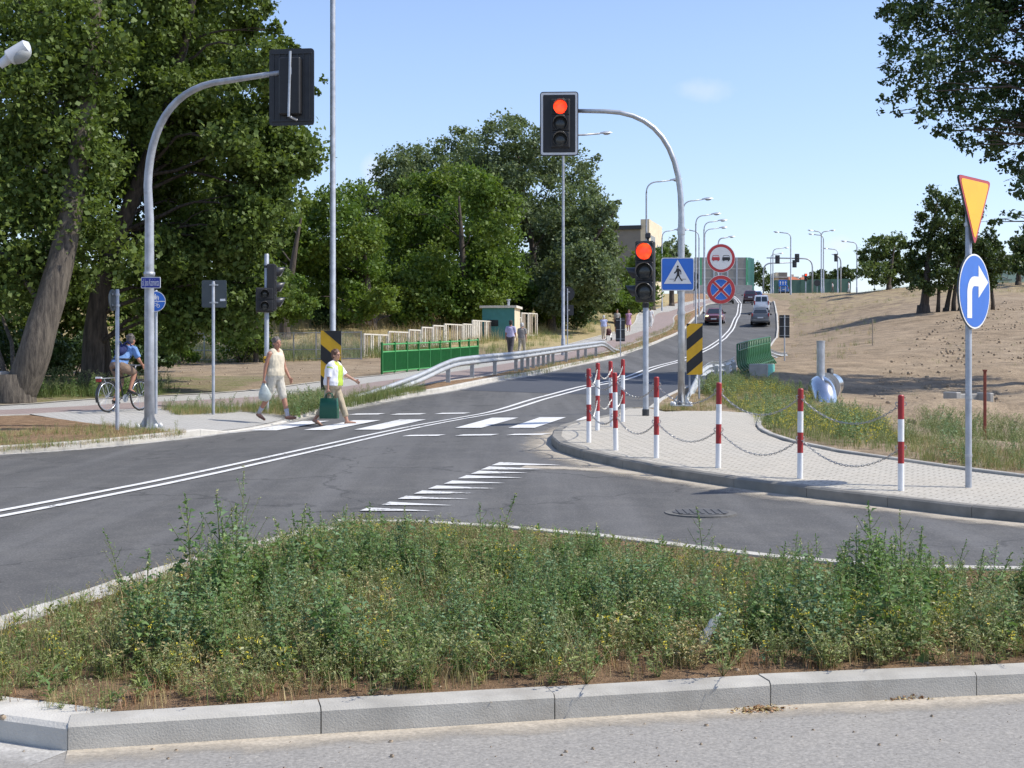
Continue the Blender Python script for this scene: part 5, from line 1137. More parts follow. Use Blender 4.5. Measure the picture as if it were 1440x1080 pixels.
for sy in(-1,1): b=MB(); b.cyl((.20,sy*.31,.998),(.31,sy*.26,1.015),.018,n=8); b.build('grip',K['black'],bt)
b=MB(); b.ball((-.22,0,.905),(.13,.085,.035)); b.ball((-.1,0,.91),(.1,.03,.025)); b.build('saddle',K['black'],bt,smooth=True)
for (x,r0,r1) in((-.52,20,200),(.55,60,190)):
    P=[(x+.36*math.cos(R(a)),0,.34+.36*math.sin(R(a))) for a in range(r0,r1+1,15)]; b=MB(); b.tube(P,[.028]*len(P),6,False,sx=.35); b.build('mudguard',K['frame_black'],bt,smooth=True)
b=MB(); 
for y in(-.06,.06): b.cyl((-.28,y,.74),(-.78,y,.73),.008,n=6); b.cyl((-.7,y,.73),(-.53,y,.36),.007,n=6)
for x in(-.35,-.5,-.65,-.78): b.cyl((x,-.06,.735),(x,.06,.735),.007,n=6)
b.build('rear_rack',K['galv'],bt)
b=MB(); b.box((-.80,0,.745),(.04,.17,.04),bev=.008); b.build('rack_end',K['white'],bt); b=MB(); b.box((-.805,0,.69),(.035,.14,.07),bev=.012); b.build('rear_reflector',K['tail_red'],bt)
b=MB(); b.tube([(0,-.07,.29),(0,.07,.29)],[.02]*2,8); b.tube([(0,-.06,.29),(.13,-.08,.40)],[.011]*2,6); b.tube([(0,.06,.29),(-.13,.08,.18)],[.011]*2,6); b.tube([(0,-.05,.29),(0,-.045,.29)],[.09]*2,20); b.build('crank',K['galv'],bt)
for p in((.13,-.13,.40),(-.13,.13,.18)): b=MB(); b.box(p,(.09,.09,.022)); b.build('pedal',K['black'],bt)
JJ={'pel':(-.20,0,1.0),'waist':(-.08,0,1.15),'chest':(.06,0,1.30),'neck':(.16,0,1.42),'head':(.24,0,1.55),'hipL':(-.18,.09,.97),'hipR':(-.18,-.09,.97),'kneeR':(.20,-.14,.86),'ankR':(.06,-.125,.50),'kneeL':(.08,.13,.62),'ankL':(-.16,.125,.27),'shoL':(.12,.19,1.36),'shoR':(.12,-.19,1.36),'elbL':(.14,.30,1.13),'elbR':(.14,-.30,1.13),'wriL':(.23,.31,1.03),'wriR':(.23,-.31,1.03)}
t,j=figure('person','cyclist in a blue shirt and brown shorts riding away on the left path',L,yaw,H=1.74,stout=1.05,J=JJ,top=cloth('blue_shirt',(.13,.24,.46)),sleeve=.5,bottom=cloth('brown_shorts',(.20,.14,.10)),hem=.46,shoe=K['black'],hair=hair_grey,vox=.012,turn=0,skin='skin_tan',footL=-8,footR=-20)
b=MB(); b.ball((0,0,0),(.085,.15,.17)); b.ball((-.05,0,-.05),(.06,.12,.11)); bp_=thing('backpack','dark navy backpack worn by the cyclist in the blue shirt','backpack',inworld(t,(-.085,0,1.335)),yaw); K['navy']=cloth('navy_cloth',(.012,.02,.09)); b.v=[tuple(Matrix.Rotation(R(38),3,'Y')@Vector(v)) for v in b.v]; b.build('pack',K['navy'],bp_,smooth=True)
for sy in(-1,1): b=MB(); b.tube([(-.03,sy*.09,.14),(.08,sy*.11,.20),(.2,sy*.12,.10),(.24,sy*.14,-.05),(.05,sy*.17,-.16)],[.018]*5,8); b.build('strap',K['navy'],bp_,smooth=True)
b=MB(); P=[(.11*math.cos(R(a))*1.2-.02,.205*math.sin(R(a)),-.19) for a in range(0,361,20)]; b.tube(P,[.02]*len(P),6,False); b.build('waist_belt',K['black'],bp_,smooth=True)
# couple beyond the guard rail
L=at(718,503,.135); figure('person','taller man in a lavender shirt and dark trousers walking away beyond the guard rail',L,74,H=1.80,stout=1.05,hipL=12,hipR=-14,kneeL=3,kneeR=18,armL=(-8,12),armR=(10,14),top=cloth('lavender_shirt',(.42,.40,.58)),sleeve=.5,bottom=cloth('charcoal_trousers',(.07,.065,.07)),hem=.98,shoe=K['black'],hair=hair_dark,vox=.016,face=False,skin='skin_tan')
L=at(734,501,.135); figure('person','shorter grey haired man in a grey shirt walking beside the man in lavender',L,74,H=1.66,stout=1.12,hipL=-12,hipR=14,kneeL=16,kneeR=3,armL=(12,14),armR=(-6,12),top=cloth('grey_shirt',(.24,.225,.21)),sleeve=.5,bottom=cloth('sand_trousers',(.36,.32,.25)),hem=.98,shoe=K['black'],hair=hair_white,vox=.016,face=False)
# strollers further up
L=at(849,479,.135); t,j=figure('person','white haired woman in a pale blue top pushing a stroller up the path',L,80,H=1.62,stout=1.15,hipL=14,hipR=-10,kneeR=14,armL=(30,20),armR=(30,20),top=cloth('pale_blue_top',(.42,.46,.66)),sleeve=.15,bottom=cloth('beige_trousers',(.50,.42,.32)),hem=.9,shoe=K['white'],hair=hair_white,vox=.02,face=False)
sl_=thing('stroller','small dark stroller pushed by the white haired woman','stroller',L+Vector((.35,.55,0)),80); b=MB(); b.ball((0,0,.6),(.28,.2,.22)); b.box((0,0,.42),(.5,.34,.15),bev=.05); b.build('seat',cloth('stroller_fabric',(.10,.04,.04)),sl_,smooth=True); 
b=MB(); 
for y in(-.17,.17): b.tube([(-.55,y,1.0),(-.2,y,.7),(.3,y,.15)],[.015]*3,6); b.tube([(.0,y,.5),(-.3,y,.12)],[.013]*2,6)
b.tube([(-.55,-.17,1.0),(-.55,.17,1.0)],[.018]*2,6); b.build('frame',K['galv'],sl_)
for x in(.3,-.3):
    for y in(-.19,.19): b=MB(); b.tube([(x,y-.02,.11),(x,y+.02,.11)],[.11]*2,14); b.build('wheel',K['tyre'],sl_)
L=at(867.5,469,.135); figure('person','man in a grey shirt and dark shorts standing half behind the dark upright board',L,-80,H=1.75,hipL=8,hipR=-6,top=cloth('stone_shirt',(.30,.29,.27)),bottom=cloth('dark_shorts',(.06,.05,.045)),hem=.5,shoe=K['white'],hair=hair_dark,vox=.02,face=False,armL=(8,25),armR=(-6,20))
L=at(884,467,.135); figure('person','woman in a pink dress coming down the path beside the dark board',L,-95,H=1.68,hipL=10,hipR=-10,kneeR=12,armL=(15,60),armR=(-10,15),top=cloth('pink_dress',(.52,.30,.46)),dress=True,sleeve=.1,shoe=K['white'],hair=hair_brown,vox=.02,face=False)
L=gat(914.5,444,112,.135); figure('person','person dressed in white far up the path, half hidden behind the signal post',L,80,H=1.7,hipL=10,hipR=-10,top=cloth('white_shirt',(.72,.72,.74)),bottom=cloth('white_trousers',(.66,.66,.66)),hem=.95,shoe=K['white'],hair=hair_dark,vox=.025,face=False)
for px,d,c1,lab in((1194,205,(.72,.72,.72),'distant person in white at the far edge of the field'),(1171,222,(.55,.5,.5),'distant walker in a pale top before the far green fence')):
    L=gat(px,404,d,.1); figure('person',lab,L,160,H=1.75,hipL=12,hipR=-10,top=cloth('far_top',c1),bottom=cloth('far_trousers',(.6,.6,.6) if px>1180 else (.08,.07,.07)),hem=.95,shoe=K['black'],hair=hair_dark,vox=.035,face=False)
# ---------------------------------------------------------------- trees
def leaves(cl, n, size, seed=0, sub=16, droop=.25, squash=.85, sig=.24, shell=.55):
    """cl: list of (centre, radius). Leaf quads gathered in twigs spread through each clump"""
    g=np.random.default_rng(seed); rs=np.array([c[1] for c in cl]); wt=rs**2.2; wt/=wt.sum(); VV=[]
    for (c,r),w_ in zip(cl,wt):
        k=max(3,int(sub*(.6+.8*g.random()))); m=max(6,int(n*w_)); u=g.normal(size=(k,3)); u/=np.linalg.norm(u,axis=1)[:,None]; rad=(shell+(1-shell)*g.random(k)**.6)*(0.8+.4*g.random(k))
        tw=u*rad[:,None]*r*np.array([1,1,squash]); ts=sig*r*(.6+.8*g.random(k)); idx=g.integers(0,k,m)
        P=tw[idx]+g.normal(size=(m,3))*ts[idx][:,None]*np.array([1,1,.75])+np.array(c)
        VV.append(P)
    P=np.concatenate(VV); m=len(P); a=g.normal(size=(m,3)); a[:,2]-=droop; a/=np.linalg.norm(a,axis=1)[:,None]; b_=g.normal(size=(m,3)); b_[:,2]*=.6; b_-=a*(a*b_).sum(1)[:,None]; b_/=np.linalg.norm(b_,axis=1)[:,None]
    s=size*(.4+1.15*g.random(m)**1.3)[:,None]; wv=b_*s*.36; nrm=np.cross(a,b_)*s*.10
    V=np.stack([P-a*s*.5,P+wv+nrm-a*s*.04,P+a*s*.5,P-wv+nrm-a*s*.04],1).reshape(-1,3); Q=np.arange(4*m).reshape(m,4); return V,Q
def limb(b,p,q,r0,r1,seed,n_=7,wob=.06):
    p=Vector(p); q=Vector(q); L_=(q-p).length; pts=[]; rd=[]
    for i in range(n_+1):
        t=i/n_; o=Vector(noise.noise_vector(Vector((seed*3.1,t*2.2,seed)))) *wob*L_*math.sin(math.pi*t)*2; up=Vector((0,0,1))*L_*.10*math.sin(math.pi*t); pts.append(p.lerp(q,t)+o+up); rd.append(r0+(r1-r0)*t)
    b.tube(pts,rd,8); return pts
def tree(name,lab,trunk,clumps,n,size,mat,bark='bark_dark',cat='tree',group=None,seed=1,limbs=True,sub=16,sig=.24,shell=.55,extra_trunks=(),twigs=0,skip=.35):
    """trunk: list of (point, radius), ground up"""
    base=Vector(trunk[0][0]); t=thing(name,lab,cat,base,0,group); b=MB(); loc=[(Vector(p)-base,r) for p,r in trunk]
    pts=[p for p,_ in loc]; dense=[]; 
    for i in range(len(loc)-1):
        for k in range(4): q=k/4; dense.append((loc[i][0].lerp(loc[i+1][0],q)+Vector(noise.noise_vector(Vector((seed,i+q,2.))))*loc[i][1]*.3,loc[i][1]*(1-q)+loc[i+1][1]*q))
    dense.append(loc[-1]); b.tube([p for p,_ in dense],[r for _,r in dense],14)
    p0,r0=dense[0]; b.tube([p0-Vector((0,0,.25)),p0+Vector((0,0,.02)),p0+Vector((0,0,r0*1.6))],[r0*1.3,r0*1.18,r0*1.0],14)
    cl=[(Vector(c)-base,r) for c,r in clumps]
    if limbs:
        rnd=random.Random(seed)
        for i,(c,r) in enumerate(cl):
            cand=[(q,rr) for q,rr in dense if q.z<c.z-.1*r] or [dense[-1]]; q,rr=min(cand,key=lambda e:(e[0]-c).length*1.0+abs((c.z-e[0].z)-(c-e[0]).to_2d().length*.7)*.4)
            if rnd.random()<skip: continue
            P=limb(b,q,c,max(.025,min(rr*.3,.07)),.012,seed+i)
            for _ in range(twigs):
                e=c+Vector((rnd.uniform(-1,1),rnd.uniform(-1,1),rnd.uniform(-.7,.8)))*r; limb(b,P[rnd.randint(3,6)],e,.022,.006,seed+i+_*.37,5)
    b.build('trunk',K[bark],t,smooth=True)
    for k,tr in enumerate(extra_trunks):
        b=MB(); b.tube([Vector(p)-base for p,_ in tr],[r for _,r in tr],10); b.build('trunk',K[bark],t,smooth=True)
    V,Q=leaves(cl,n,size,seed,sub,sig=sig,shell=shell); npmesh('crown',V,Q,K[mat],parent=t); return t
def px_cl(L_,d,dv=3.0,seed=0,k=1.0):
    g=random.Random(seed); return [(pt(x,y,(dd:=d+g.uniform(-dv,dv))),r*k*dd/F) for x,y,r in L_]
def groundpt(px,d): X=(px-CX)/F*d; return Vector((X,d,gz(X,d,.05)))
# big trees on the left: crown clumps fill the outline seen against the sky
outA=[(-130,-130),(180,-130),(330,-130),(372,-60),(366,20),(384,60),(405,75),(398,150),(432,195),(436,235),(400,262),(392,330),(384,400),(340,455),(300,480),(235,470),(190,415),(110,400),(40,440),(-60,430),(-130,420)]
g=random.Random(11); A_=[];B_=[]
y=-130
while y<470:
    x=-130+g.uniform(0,30)
    while x<450:
        xx,yy=x+g.uniform(-20,20),y+g.uniform(-20,20); r=g.uniform(30,50)
        if inpoly(np.array([xx+r*.55]),yy,outA)[0] and inpoly(np.array([xx]),yy+r*.5,outA)[0] and not (150<xx<280 and -40<yy<55 and g.random()<.6) and not(0<xx<70 and 15<yy<60 and g.random()<.7):
            d=g.uniform(36.3,44.0)
            if xx>330: d=g.uniform(36.5,40)
            (A_ if xx<150+g.uniform(-60,60) else B_).append((pt(xx,yy,d),r*d/F))
        x+=44
    y+=40
for x,y,r in((105,380,26),(95,340,30),(120,300,30),(100,260,30),(130,230,32),(110,190,30),(135,150,30),(120,110,30),(140,70,30),(125,30,30),(20,330,40),(50,270,40),(10,230,40),(45,180,40),(15,120,40),(60,100,36),(30,400,34),(60,390,22),(-20,360,40),(160,350,30),(80,20,30),(20,10,26)): A_.append((pt(x+random.uniform(-6,6),y,34.4+random.uniform(-.5,.8)),r*1.45*34.6/F))
for (x,y,r) in((437,222,12),(446,236,8),(425,205,14),(412,70,10),(398,62,12),(456,112,5),(444,128,7),(420,240,10),(385,40,12),(372,8,14),(240,480,16),(330,440,22),(345,470,14),(290,450,22),(400,200,22),(410,235,20),(385,260,26),(370,300,28),(380,330,26),(360,370,28),(375,400,24),(350,430,26),(310,420,28),(270,440,28),(230,440,28),(395,150,18),(380,110,20),(390,80,14),(260,470,18),(310,465,16)): B_.append((pt(x,y,38),r*38/F*1.1))
dA=36.2; bA=at(22,566,.09); dA=bA.y
tree('broadleaf_tree','huge leaning tree with a thick pale grey trunk at the left edge',[(bA,.42),(pt(50,490,dA),.40),(pt(72,420,dA+.2),.36),(pt(97,320,dA+.6),.30),(pt(112,220,dA+1),.26),(pt(125,120,dA+1.4),.22),(pt(133,10,dA+1.8),.19),(pt(138,-120,dA+2),.12),(pt(130,-240,dA+2.4),.05)],A_+[(pt(x_,y_,40+random.uniform(-3,3)),2.0) for x_ in(-260,-180) for y_ in(-150,0,150,300)]+[(pt(x_,-230,40),2.0) for x_ in(-150,-50,50)],200000,.145,'leaf_poplar','bark',seed=3,sub=18,twigs=1,skip=.75)
bB=at(128,557,.09); dB=bB.y+2.5; bB=groundpt(128,dB)
tree('broadleaf_tree','big dense tree with a dark trunk whose crown spreads behind the left arched mast',[(bB,.34),(pt(134,470,dB),.30),(pt(150,380,dB),.26),(pt(185,280,dB),.22),(pt(225,180,dB-.5),.18),(pt(260,60,dB-.6),.13),(pt(280,-60,dB-.8),.08),(pt(270,-180,dB),.04)],B_+[(pt(x_,-210,40),1.7) for x_ in(150,230,310)],215000,.14,'leaf_poplar','bark_dark',seed=5,sub=18,twigs=1,skip=.7,extra_trunks=[[(groundpt(152,dB+.6),.2),(pt(148,490,dB+.6),.16),(pt(138,420,dB+.3),.13)]])
# understorey trees closing the gaps beneath the big crowns
for i,(bx,d,cl,lab) in enumerate(((60,50,[(10,400,36),(50,395,34),(90,400,36),(30,440,34),(75,440,34),(110,430,30),(-20,430,36),(0,470,30),(60,475,30),(100,470,26)],'shaded understorey tree behind the leaning trunk'),(200,52,[(140,400,34),(180,395,34),(220,400,34),(260,410,32),(160,435,30),(200,440,32),(240,445,30),(285,430,28),(175,470,24),(215,475,22)],'shaded understorey tree behind the dark trunk'),(360,66,[(320,400,26),(350,395,26),(380,400,26),(410,410,24),(335,430,24),(370,430,26),(400,440,22),(300,420,24),(430,430,20)],'shaded understorey tree left of the tall lamp post'))):
    tree('small_tree',lab,[(groundpt(bx,d),.14),(pt(bx,480,d),.12),(pt(bx,430,d),.09),(pt(bx+5,395,d),.04)],px_cl(cl,d,2.2,i),15000,.17,'leaf_poplar' if i<2 else 'leaf_ash','bark_dark',group='understorey trees on the left',seed=120+i,sub=18)
# bushes in the shade below
def shrub(lab,px,py,wpx,hpx,d,n,size,mat,seed,name='shrub',group=None):
    base=groundpt(px,d); t=thing(name,lab,'shrub',base,0,group); g=random.Random(seed); cl=[]; w_=wpx*d/F; h_=hpx*d/F
    for i in range(9): cl.append((Vector((g.uniform(-.4,.4)*w_,g.uniform(-.4,.4)*min(w_,2.5),g.uniform(.3,.75)*h_)),g.uniform(.22,.36)*min(h_,w_)))
    b=MB()
    for c,r in cl: limb(b,(0,0,-.1),c,.03,.008,seed+c.x)
    b.build('stem',K['bark_dark'],t); V,Q=leaves(cl,n,size,seed); npmesh('foliage',V,Q,K[mat],parent=t)
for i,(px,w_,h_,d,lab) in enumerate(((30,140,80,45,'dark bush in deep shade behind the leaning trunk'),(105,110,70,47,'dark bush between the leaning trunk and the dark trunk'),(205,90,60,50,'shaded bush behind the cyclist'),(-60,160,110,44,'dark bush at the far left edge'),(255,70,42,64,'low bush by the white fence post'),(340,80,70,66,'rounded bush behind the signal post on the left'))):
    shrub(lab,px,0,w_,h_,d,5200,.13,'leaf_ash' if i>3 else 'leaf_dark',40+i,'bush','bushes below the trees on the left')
T=[('tall_poplar','tall silvery poplar behind the overhead signal board, the highest of the middle trees','leaf_silver',106,760,470,[(655,197,24),(635,222,26),(662,235,26),(703,188,24),(722,175,16),(742,203,30),(768,225,30),(715,232,38),(685,245,30),(800,235,26),(825,238,14),(838,222,7),(772,285,40),(730,305,40),(808,290,34),(828,280,16),(760,345,42),(800,365,36),(765,400,36),(820,335,28),(740,390,34)],78000),
 ('poplar','paler poplar standing left of the tallest poplar','leaf_silver',110,560,468,[(555,240,24),(582,224,22),(607,232,22),(543,275,26),(575,275,30),(530,298,18),(603,260,26),(545,325,32),(558,375,34),(586,310,30)],46000),
 ('ash_tree','broad bright green tree in front of the poplars','leaf_ash',92,655,466,[(600,275,32),(645,258,30),(672,268,26),(692,298,32),(586,328,36),(640,318,40),(692,352,36),(598,385,38),(650,385,42),(702,392,28),(560,300,24),(575,425,28),(640,425,32),(690,415,26),(555,350,24),(620,295,30)],84000),
 ('round_poplar','rounded poplar at the right end of the middle tree group','leaf_silver',99,775,462,[(839,298,20),(858,298,10),(865,287,6),(826,330,30),(848,345,24),(815,375,34),(842,385,26),(800,405,26),(836,415,20),(780,425,20),(864,316,6),(860,372,12)],50000),
 ('shady_tree','dark green tree left of the bright tree, above the wire fence','leaf_ash',87,523,466,[(440,300,22),(470,288,26),(500,283,24),(450,338,32),(490,332,34),(520,330,24),(440,385,32),(480,380,36),(520,388,28),(500,425,28),(460,415,24),(425,350,24),(425,420,18),(540,420,20)],44000),
 ('shady_tree','dull green tree showing just right of the big left crown','leaf_ash',80,400,470,[(398,310,26),(415,342,28),(388,360,28),(405,398,30),(370,330,28),(375,410,28),(350,380,30),(425,290,10)],24000)]
for i,(nm,lab,mt,d,bx,by,cl,n_) in enumerate(T):
    b0_=groundpt(bx,d); top=max(cl,key=lambda c:-c[1]); tr=[(b0_,.34),(pt(bx,by-30,d),.28),(pt(bx*.7+top[0]*.3,(by*.6+top[1]*.4),d),.22),(pt(bx*.35+top[0]*.65,by*.3+top[1]*.7,d),.14),(pt(top[0],top[1]+10,d),.05)]
    c3=px_cl(cl,d,5.0,i,1.1); back=[(Vector((c.x+random.uniform(-1,1),c.y+4+random.uniform(0,2),c.z-.8)),r*.95) for c,r in c3 if random.random()<.5]
    tree(nm,lab,tr,c3+back,n_,.23,mt,'bark_dark',group='trees on the slope behind the fences',seed=20+i,sub=26,sig=.2,shell=.6)
b0_=groundpt(508,112); t=thing('spruce_tree','thin dark spruce tip rising between the left trees','tree',b0_); b=MB(); zt=zpx(250,112)-b0_.z; b.tube([(0,0,0),(0,0,zt)],[.2,.02],8); b.build('trunk',K['bark_dark'],t); cl=[(Vector((random.uniform(-1,1)*(zt-z)*.12,random.uniform(-1,1)*(zt-z)*.12,z)),.25+(zt-z)*.1) for z in np.linspace(4,zt-.2,26)]; V,Q=leaves(cl,4500,.2,9); npmesh('crown',V,Q,K['leaf_dark'],parent=t)
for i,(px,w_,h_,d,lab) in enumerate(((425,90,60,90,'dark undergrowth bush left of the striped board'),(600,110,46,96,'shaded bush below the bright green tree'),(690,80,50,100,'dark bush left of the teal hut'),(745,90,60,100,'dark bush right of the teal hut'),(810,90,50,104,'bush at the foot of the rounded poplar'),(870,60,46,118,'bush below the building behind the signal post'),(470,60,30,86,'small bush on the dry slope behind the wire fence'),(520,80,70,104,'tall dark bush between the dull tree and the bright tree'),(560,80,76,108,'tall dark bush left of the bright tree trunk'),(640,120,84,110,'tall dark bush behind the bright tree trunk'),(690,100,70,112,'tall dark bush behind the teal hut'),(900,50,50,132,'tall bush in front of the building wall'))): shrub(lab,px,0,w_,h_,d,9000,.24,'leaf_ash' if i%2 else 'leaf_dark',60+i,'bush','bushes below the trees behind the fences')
# trees near the building and far away
F_=[('small_tree','pale willow-like tree beside the building',  'leaf_silver',150,945,400,[(945,350,16),(955,362,14),(938,366,14),(950,380,16),(935,385,12),(960,380,9)],5000),
 ('small_tree','dark round tree in front of the building','leaf_ash',140,918,415,[(905,372,20),(922,362,15),(900,392,20),(925,388,16),(935,366,9),(885,386,16)],6000),
 ('far_tree','dark tree peeping over the far noise barrier','leaf_oak',285,1055,405,[(1050,372,9),(1062,378,10),(1043,378,8),(1070,390,12),(1080,398,10),(1056,388,11)],3000),
 ('far_tree','far tree right of the distant green fence signals','leaf_oak',290,1152,402,[(1147,388,7),(1156,385,7),(1160,392,7),(1142,394,6)],1800),
 ('far_tree','far loose tree behind the angled distant signal','leaf_oak',285,1184,402,[(1176,384,8),(1188,382,8),(1180,392,9),(1194,390,7),(1168,390,6),(1202,384,7)],2400),
 ('crest_tree','broad green tree on the crest left of the field trees','leaf_crest',150,1250,402,[(1236,346,16),(1258,344,16),(1222,360,14),(1246,366,20),(1272,365,18),(1280,380,16),(1216,380,12),(1240,385,17),(1262,385,18),(1290,390,12)],9000),
 ('crest_tree','dark tree behind the blue turn arrow at the right edge','leaf_oak',140,1432,395,[(1432,345,12),(1442,360,16),(1425,372,12),(1445,380,14),(1450,340,14)],5000)]
for i,(nm,lab,mt,d,bx,by,cl,n_) in enumerate(F_):
    b0_=groundpt(bx,d); top=max(cl,key=lambda c:-c[1]); tree(nm,lab,[(b0_,.3),(pt(bx,by-8,d),.25),(pt((bx+top[0])/2,(by+top[1])/2,d),.15),(pt(top[0],top[1]+3,d),.05)],px_cl(cl,d,4,i,1.05),n_,.34 if d<200 else .5,mt,'bark_dark',seed=50+i,sub=20,sig=.2,limbs=False)
# group of trees on the field
d=94.2
def stem(px0,px1,py1,r,dd): return [(groundpt(px0,dd),r*1.25),(pt(px0*.7+px1*.3+random.uniform(-2,2),425,dd),r),(pt(px1,py1,dd),r*.7)]
cl1=[(1318,285,18),(1343,288,20),(1308,308,17),(1332,318,24),(1300,338,15),(1322,355,27),(1288,328,8),(1296,378,22),(1328,385,24),(1290,400,12),(1283,345,8),(1312,265,8),(1285,365,12),(1308,405,12)]
cl2=[(1363,298,18),(1366,270,9),(1358,330,26),(1384,358,20),(1362,362,26),(1372,388,22),(1400,352,11),(1394,330,10),(1396,312,6),(1405,372,14),(1350,395,18),(1412,362,8),(1388,395,14),(1402,345,9)]
tree('field_tree','dark tree with a flared trunk, leftmost of the group on the bare field',[(groundpt(1298,d),.42),(pt(1301,425,d),.3),(pt(1303,395,d),.24),(pt(1308,340,d),.18),(pt(1318,285,d),.06)],px_cl(cl1,d,1.6,1),15000,.2,'leaf_oak','bark_dark',group='trees on the bare field',seed=71,sub=20,sig=.2)
tree('field_tree','dark tree of several thin leaning stems, right part of the group on the bare field',[(groundpt(1330,d+.8),.2),(pt(1334,420,d+.8),.15),(pt(1340,390,d+.8),.12),(pt(1356,330,d+.8),.1),(pt(1363,290,d+.8),.04)],px_cl(cl2,d+.8,1.6,2),15000,.2,'leaf_oak','bark_dark',group='trees on the bare field',seed=72,sub=20,sig=.2,extra_trunks=[stem(1319,1321,385,.13,d),stem(1341,1346,385,.15,d+.5),stem(1349,1357,380,.12,d+1),stem(1362,1360,380,.1,d+.4),stem(1396,1392,385,.13,d+1)])
# tree reaching in from the right
OV=[(1262,22,22),(1298,30,34),(1348,20,40),(1400,20,44),(1440,30,44),(1258,68,20),(1296,80,32),(1340,90,38),(1390,100,42),(1440,110,46),(1252,102,16),(1284,128,24),(1330,145,28),(1372,158,28),(1420,178,38),(1243,140,8),(1300,165,14),(1340,185,15),(1360,203,14),(1395,210,20),(1435,238,24),(1238,158,5),(1262,160,7),(1445,265,18),(1404,312,6),(1438,325,9),(1425,300,7),(1412,300,5),(1445,340,10),(1320,185,9),(1285,15,25),(1240,18,10),(1375,40,38)]
OV+=[(1480+55*i+random.uniform(-15,15),-150+60*k+random.uniform(-15,15),44) for i in range(5) for k in range(6)]+[(1290+60*i+random.uniform(-15,15),-45-60*k,42) for i in range(3) for k in range(4)]
d=48.0; b0_=groundpt(1585,d)
tree('maple_tree','dark leafy maple hanging into the picture at the top right',[(b0_,.4),(pt(1580,420,d),.34),(pt(1570,300,d),.3),(pt(1550,180,d),.26),(pt(1530,60,d),.2),(pt(1500,-60,d),.12),(pt(1480,-170,d),.05)],px_cl(OV,d,2.6,5,1.05),95000,.15,'leaf_dark','bark_dark',seed=90,sub=16,sig=.22,twigs=2)
# ---------------------------------------------------------------- fences, hut, buildings
def fence_wire():
    a=at(225,508,.1); c=at(508,506,.1); n_=9; t=thing('wire_fence','low pale metal frame fence with thin posts along the dry slope on the left','fence',a)
    P=[a.lerp(c,i/n_) for i in range(n_+1)]; 
    for p in P: p.z=gz(p.x,p.y,.09)
    H=1.38; lp=lambda p,z: p-a+Vector((0,0,z))
    for p in P: b=MB(); b.box(lp(p,H/2),(.07,.07,H+.1)); b.build('post',K['galv'],t)
    for p,q in zip(P,P[1:]):
        b=MB()
        for z in(H,.55,.08): b.cyl(lp(p,z),lp(q,z),.022,n=6)
        k=30
        for j in range(1,k): b.cyl(lp(p.lerp(q,j/k),.08),lp(p.lerp(q,j/k),H),.004,n=4)
        b.build('wire_panel',K['galv'],t)
fence_wire()
def fence_boards():
    tops=[(511,546,469),(546,575,465.5),(575,592,463),(593,609,459.5),(609,625,457),(625,651,455),(651,664,455),(664,702,450),(702,718,447.5),(718,733,445),(733,743,439.5),(743,756,440)]
    a=at(511,504,.1); t=thing('board_fence','stepped fence of pale framed board panels climbing the slope behind the green railing','fence',a)
    for i,(x0,x1,ty) in enumerate(tops):
        d0=70+(x0-511)*.085; d1=70+(x1-511)*.085; p=groundpt(x0,d0); q=groundpt(x1-.6,d1); zt=zpx(ty,d0); zb=min(p.z,q.z)+.06; L_=(q.xy-p.xy).length; D=(q-p).to_2d().normalized(); rot=Matrix.Rotation(math.atan2(D.y,D.x),3,'Z'); lp=lambda s_,z: Vector((p.x+D.x*s_,p.y+D.y*s_,z))-a
        b=MB()
        for s_ in(.03,L_-.03): b.box(lp(s_,(zt+zb)/2-.1),(.07,.07,zt-zb+.2),rot,m=0)
        for z in(zt-.03,zb+.05): b.box(lp(L_/2,z),(L_,.05,.07),rot,m=0)
        k=max(2,int(L_/.24))
        for j in range(1,k):
            if random.random()<.86: b.box(lp(L_*j/k,(zt+zb)/2),(.15 if i>6 else .1,.03,zt-zb-.1),rot,m=1 if (i>9 or random.random()<.6) else 0)
        b.build('fence_panel',[K['fence_white'],K['wood']],t)
K['fence_white']=M('weathered_white_paint',(.62,.58,.50),.8,.12,6,dirt=(.45,.38,.28))
fence_boards()
d=86.5; p=groundpt(705,d); t=thing('hut','small flat roofed hut with a teal front and cream side above the board fence','hut',p,-8); b=MB(); wz=zpx(434,d)-p.z; b.box((0,0,wz/2-.3),(2.05,2.6,wz+.6),m=0); b.box((1.03,0,wz/2-.3),(.02,2.56,wz+.58),m=1); b.build('walls',[K['shed_teal'],K['cream']],t); b=MB(); b.box((0,0,wz+.07),(2.35,2.9,.15)); r_=b.build('roof',K['fence_white'],t); b=MB(); b.tube([(.4,.4,wz+.1),(.4,.4,wz+.55)],[.09]*2,10); b.tube([(.4,.4,wz+.55),(.4,.4,wz+.62)],[.15]*2,10); b.build('vent',K['galv'],r_); b=MB(); b.box((-.35,-1.31,wz*.5),(.7,.02,.4)); b.build('window',K['glass'],t)
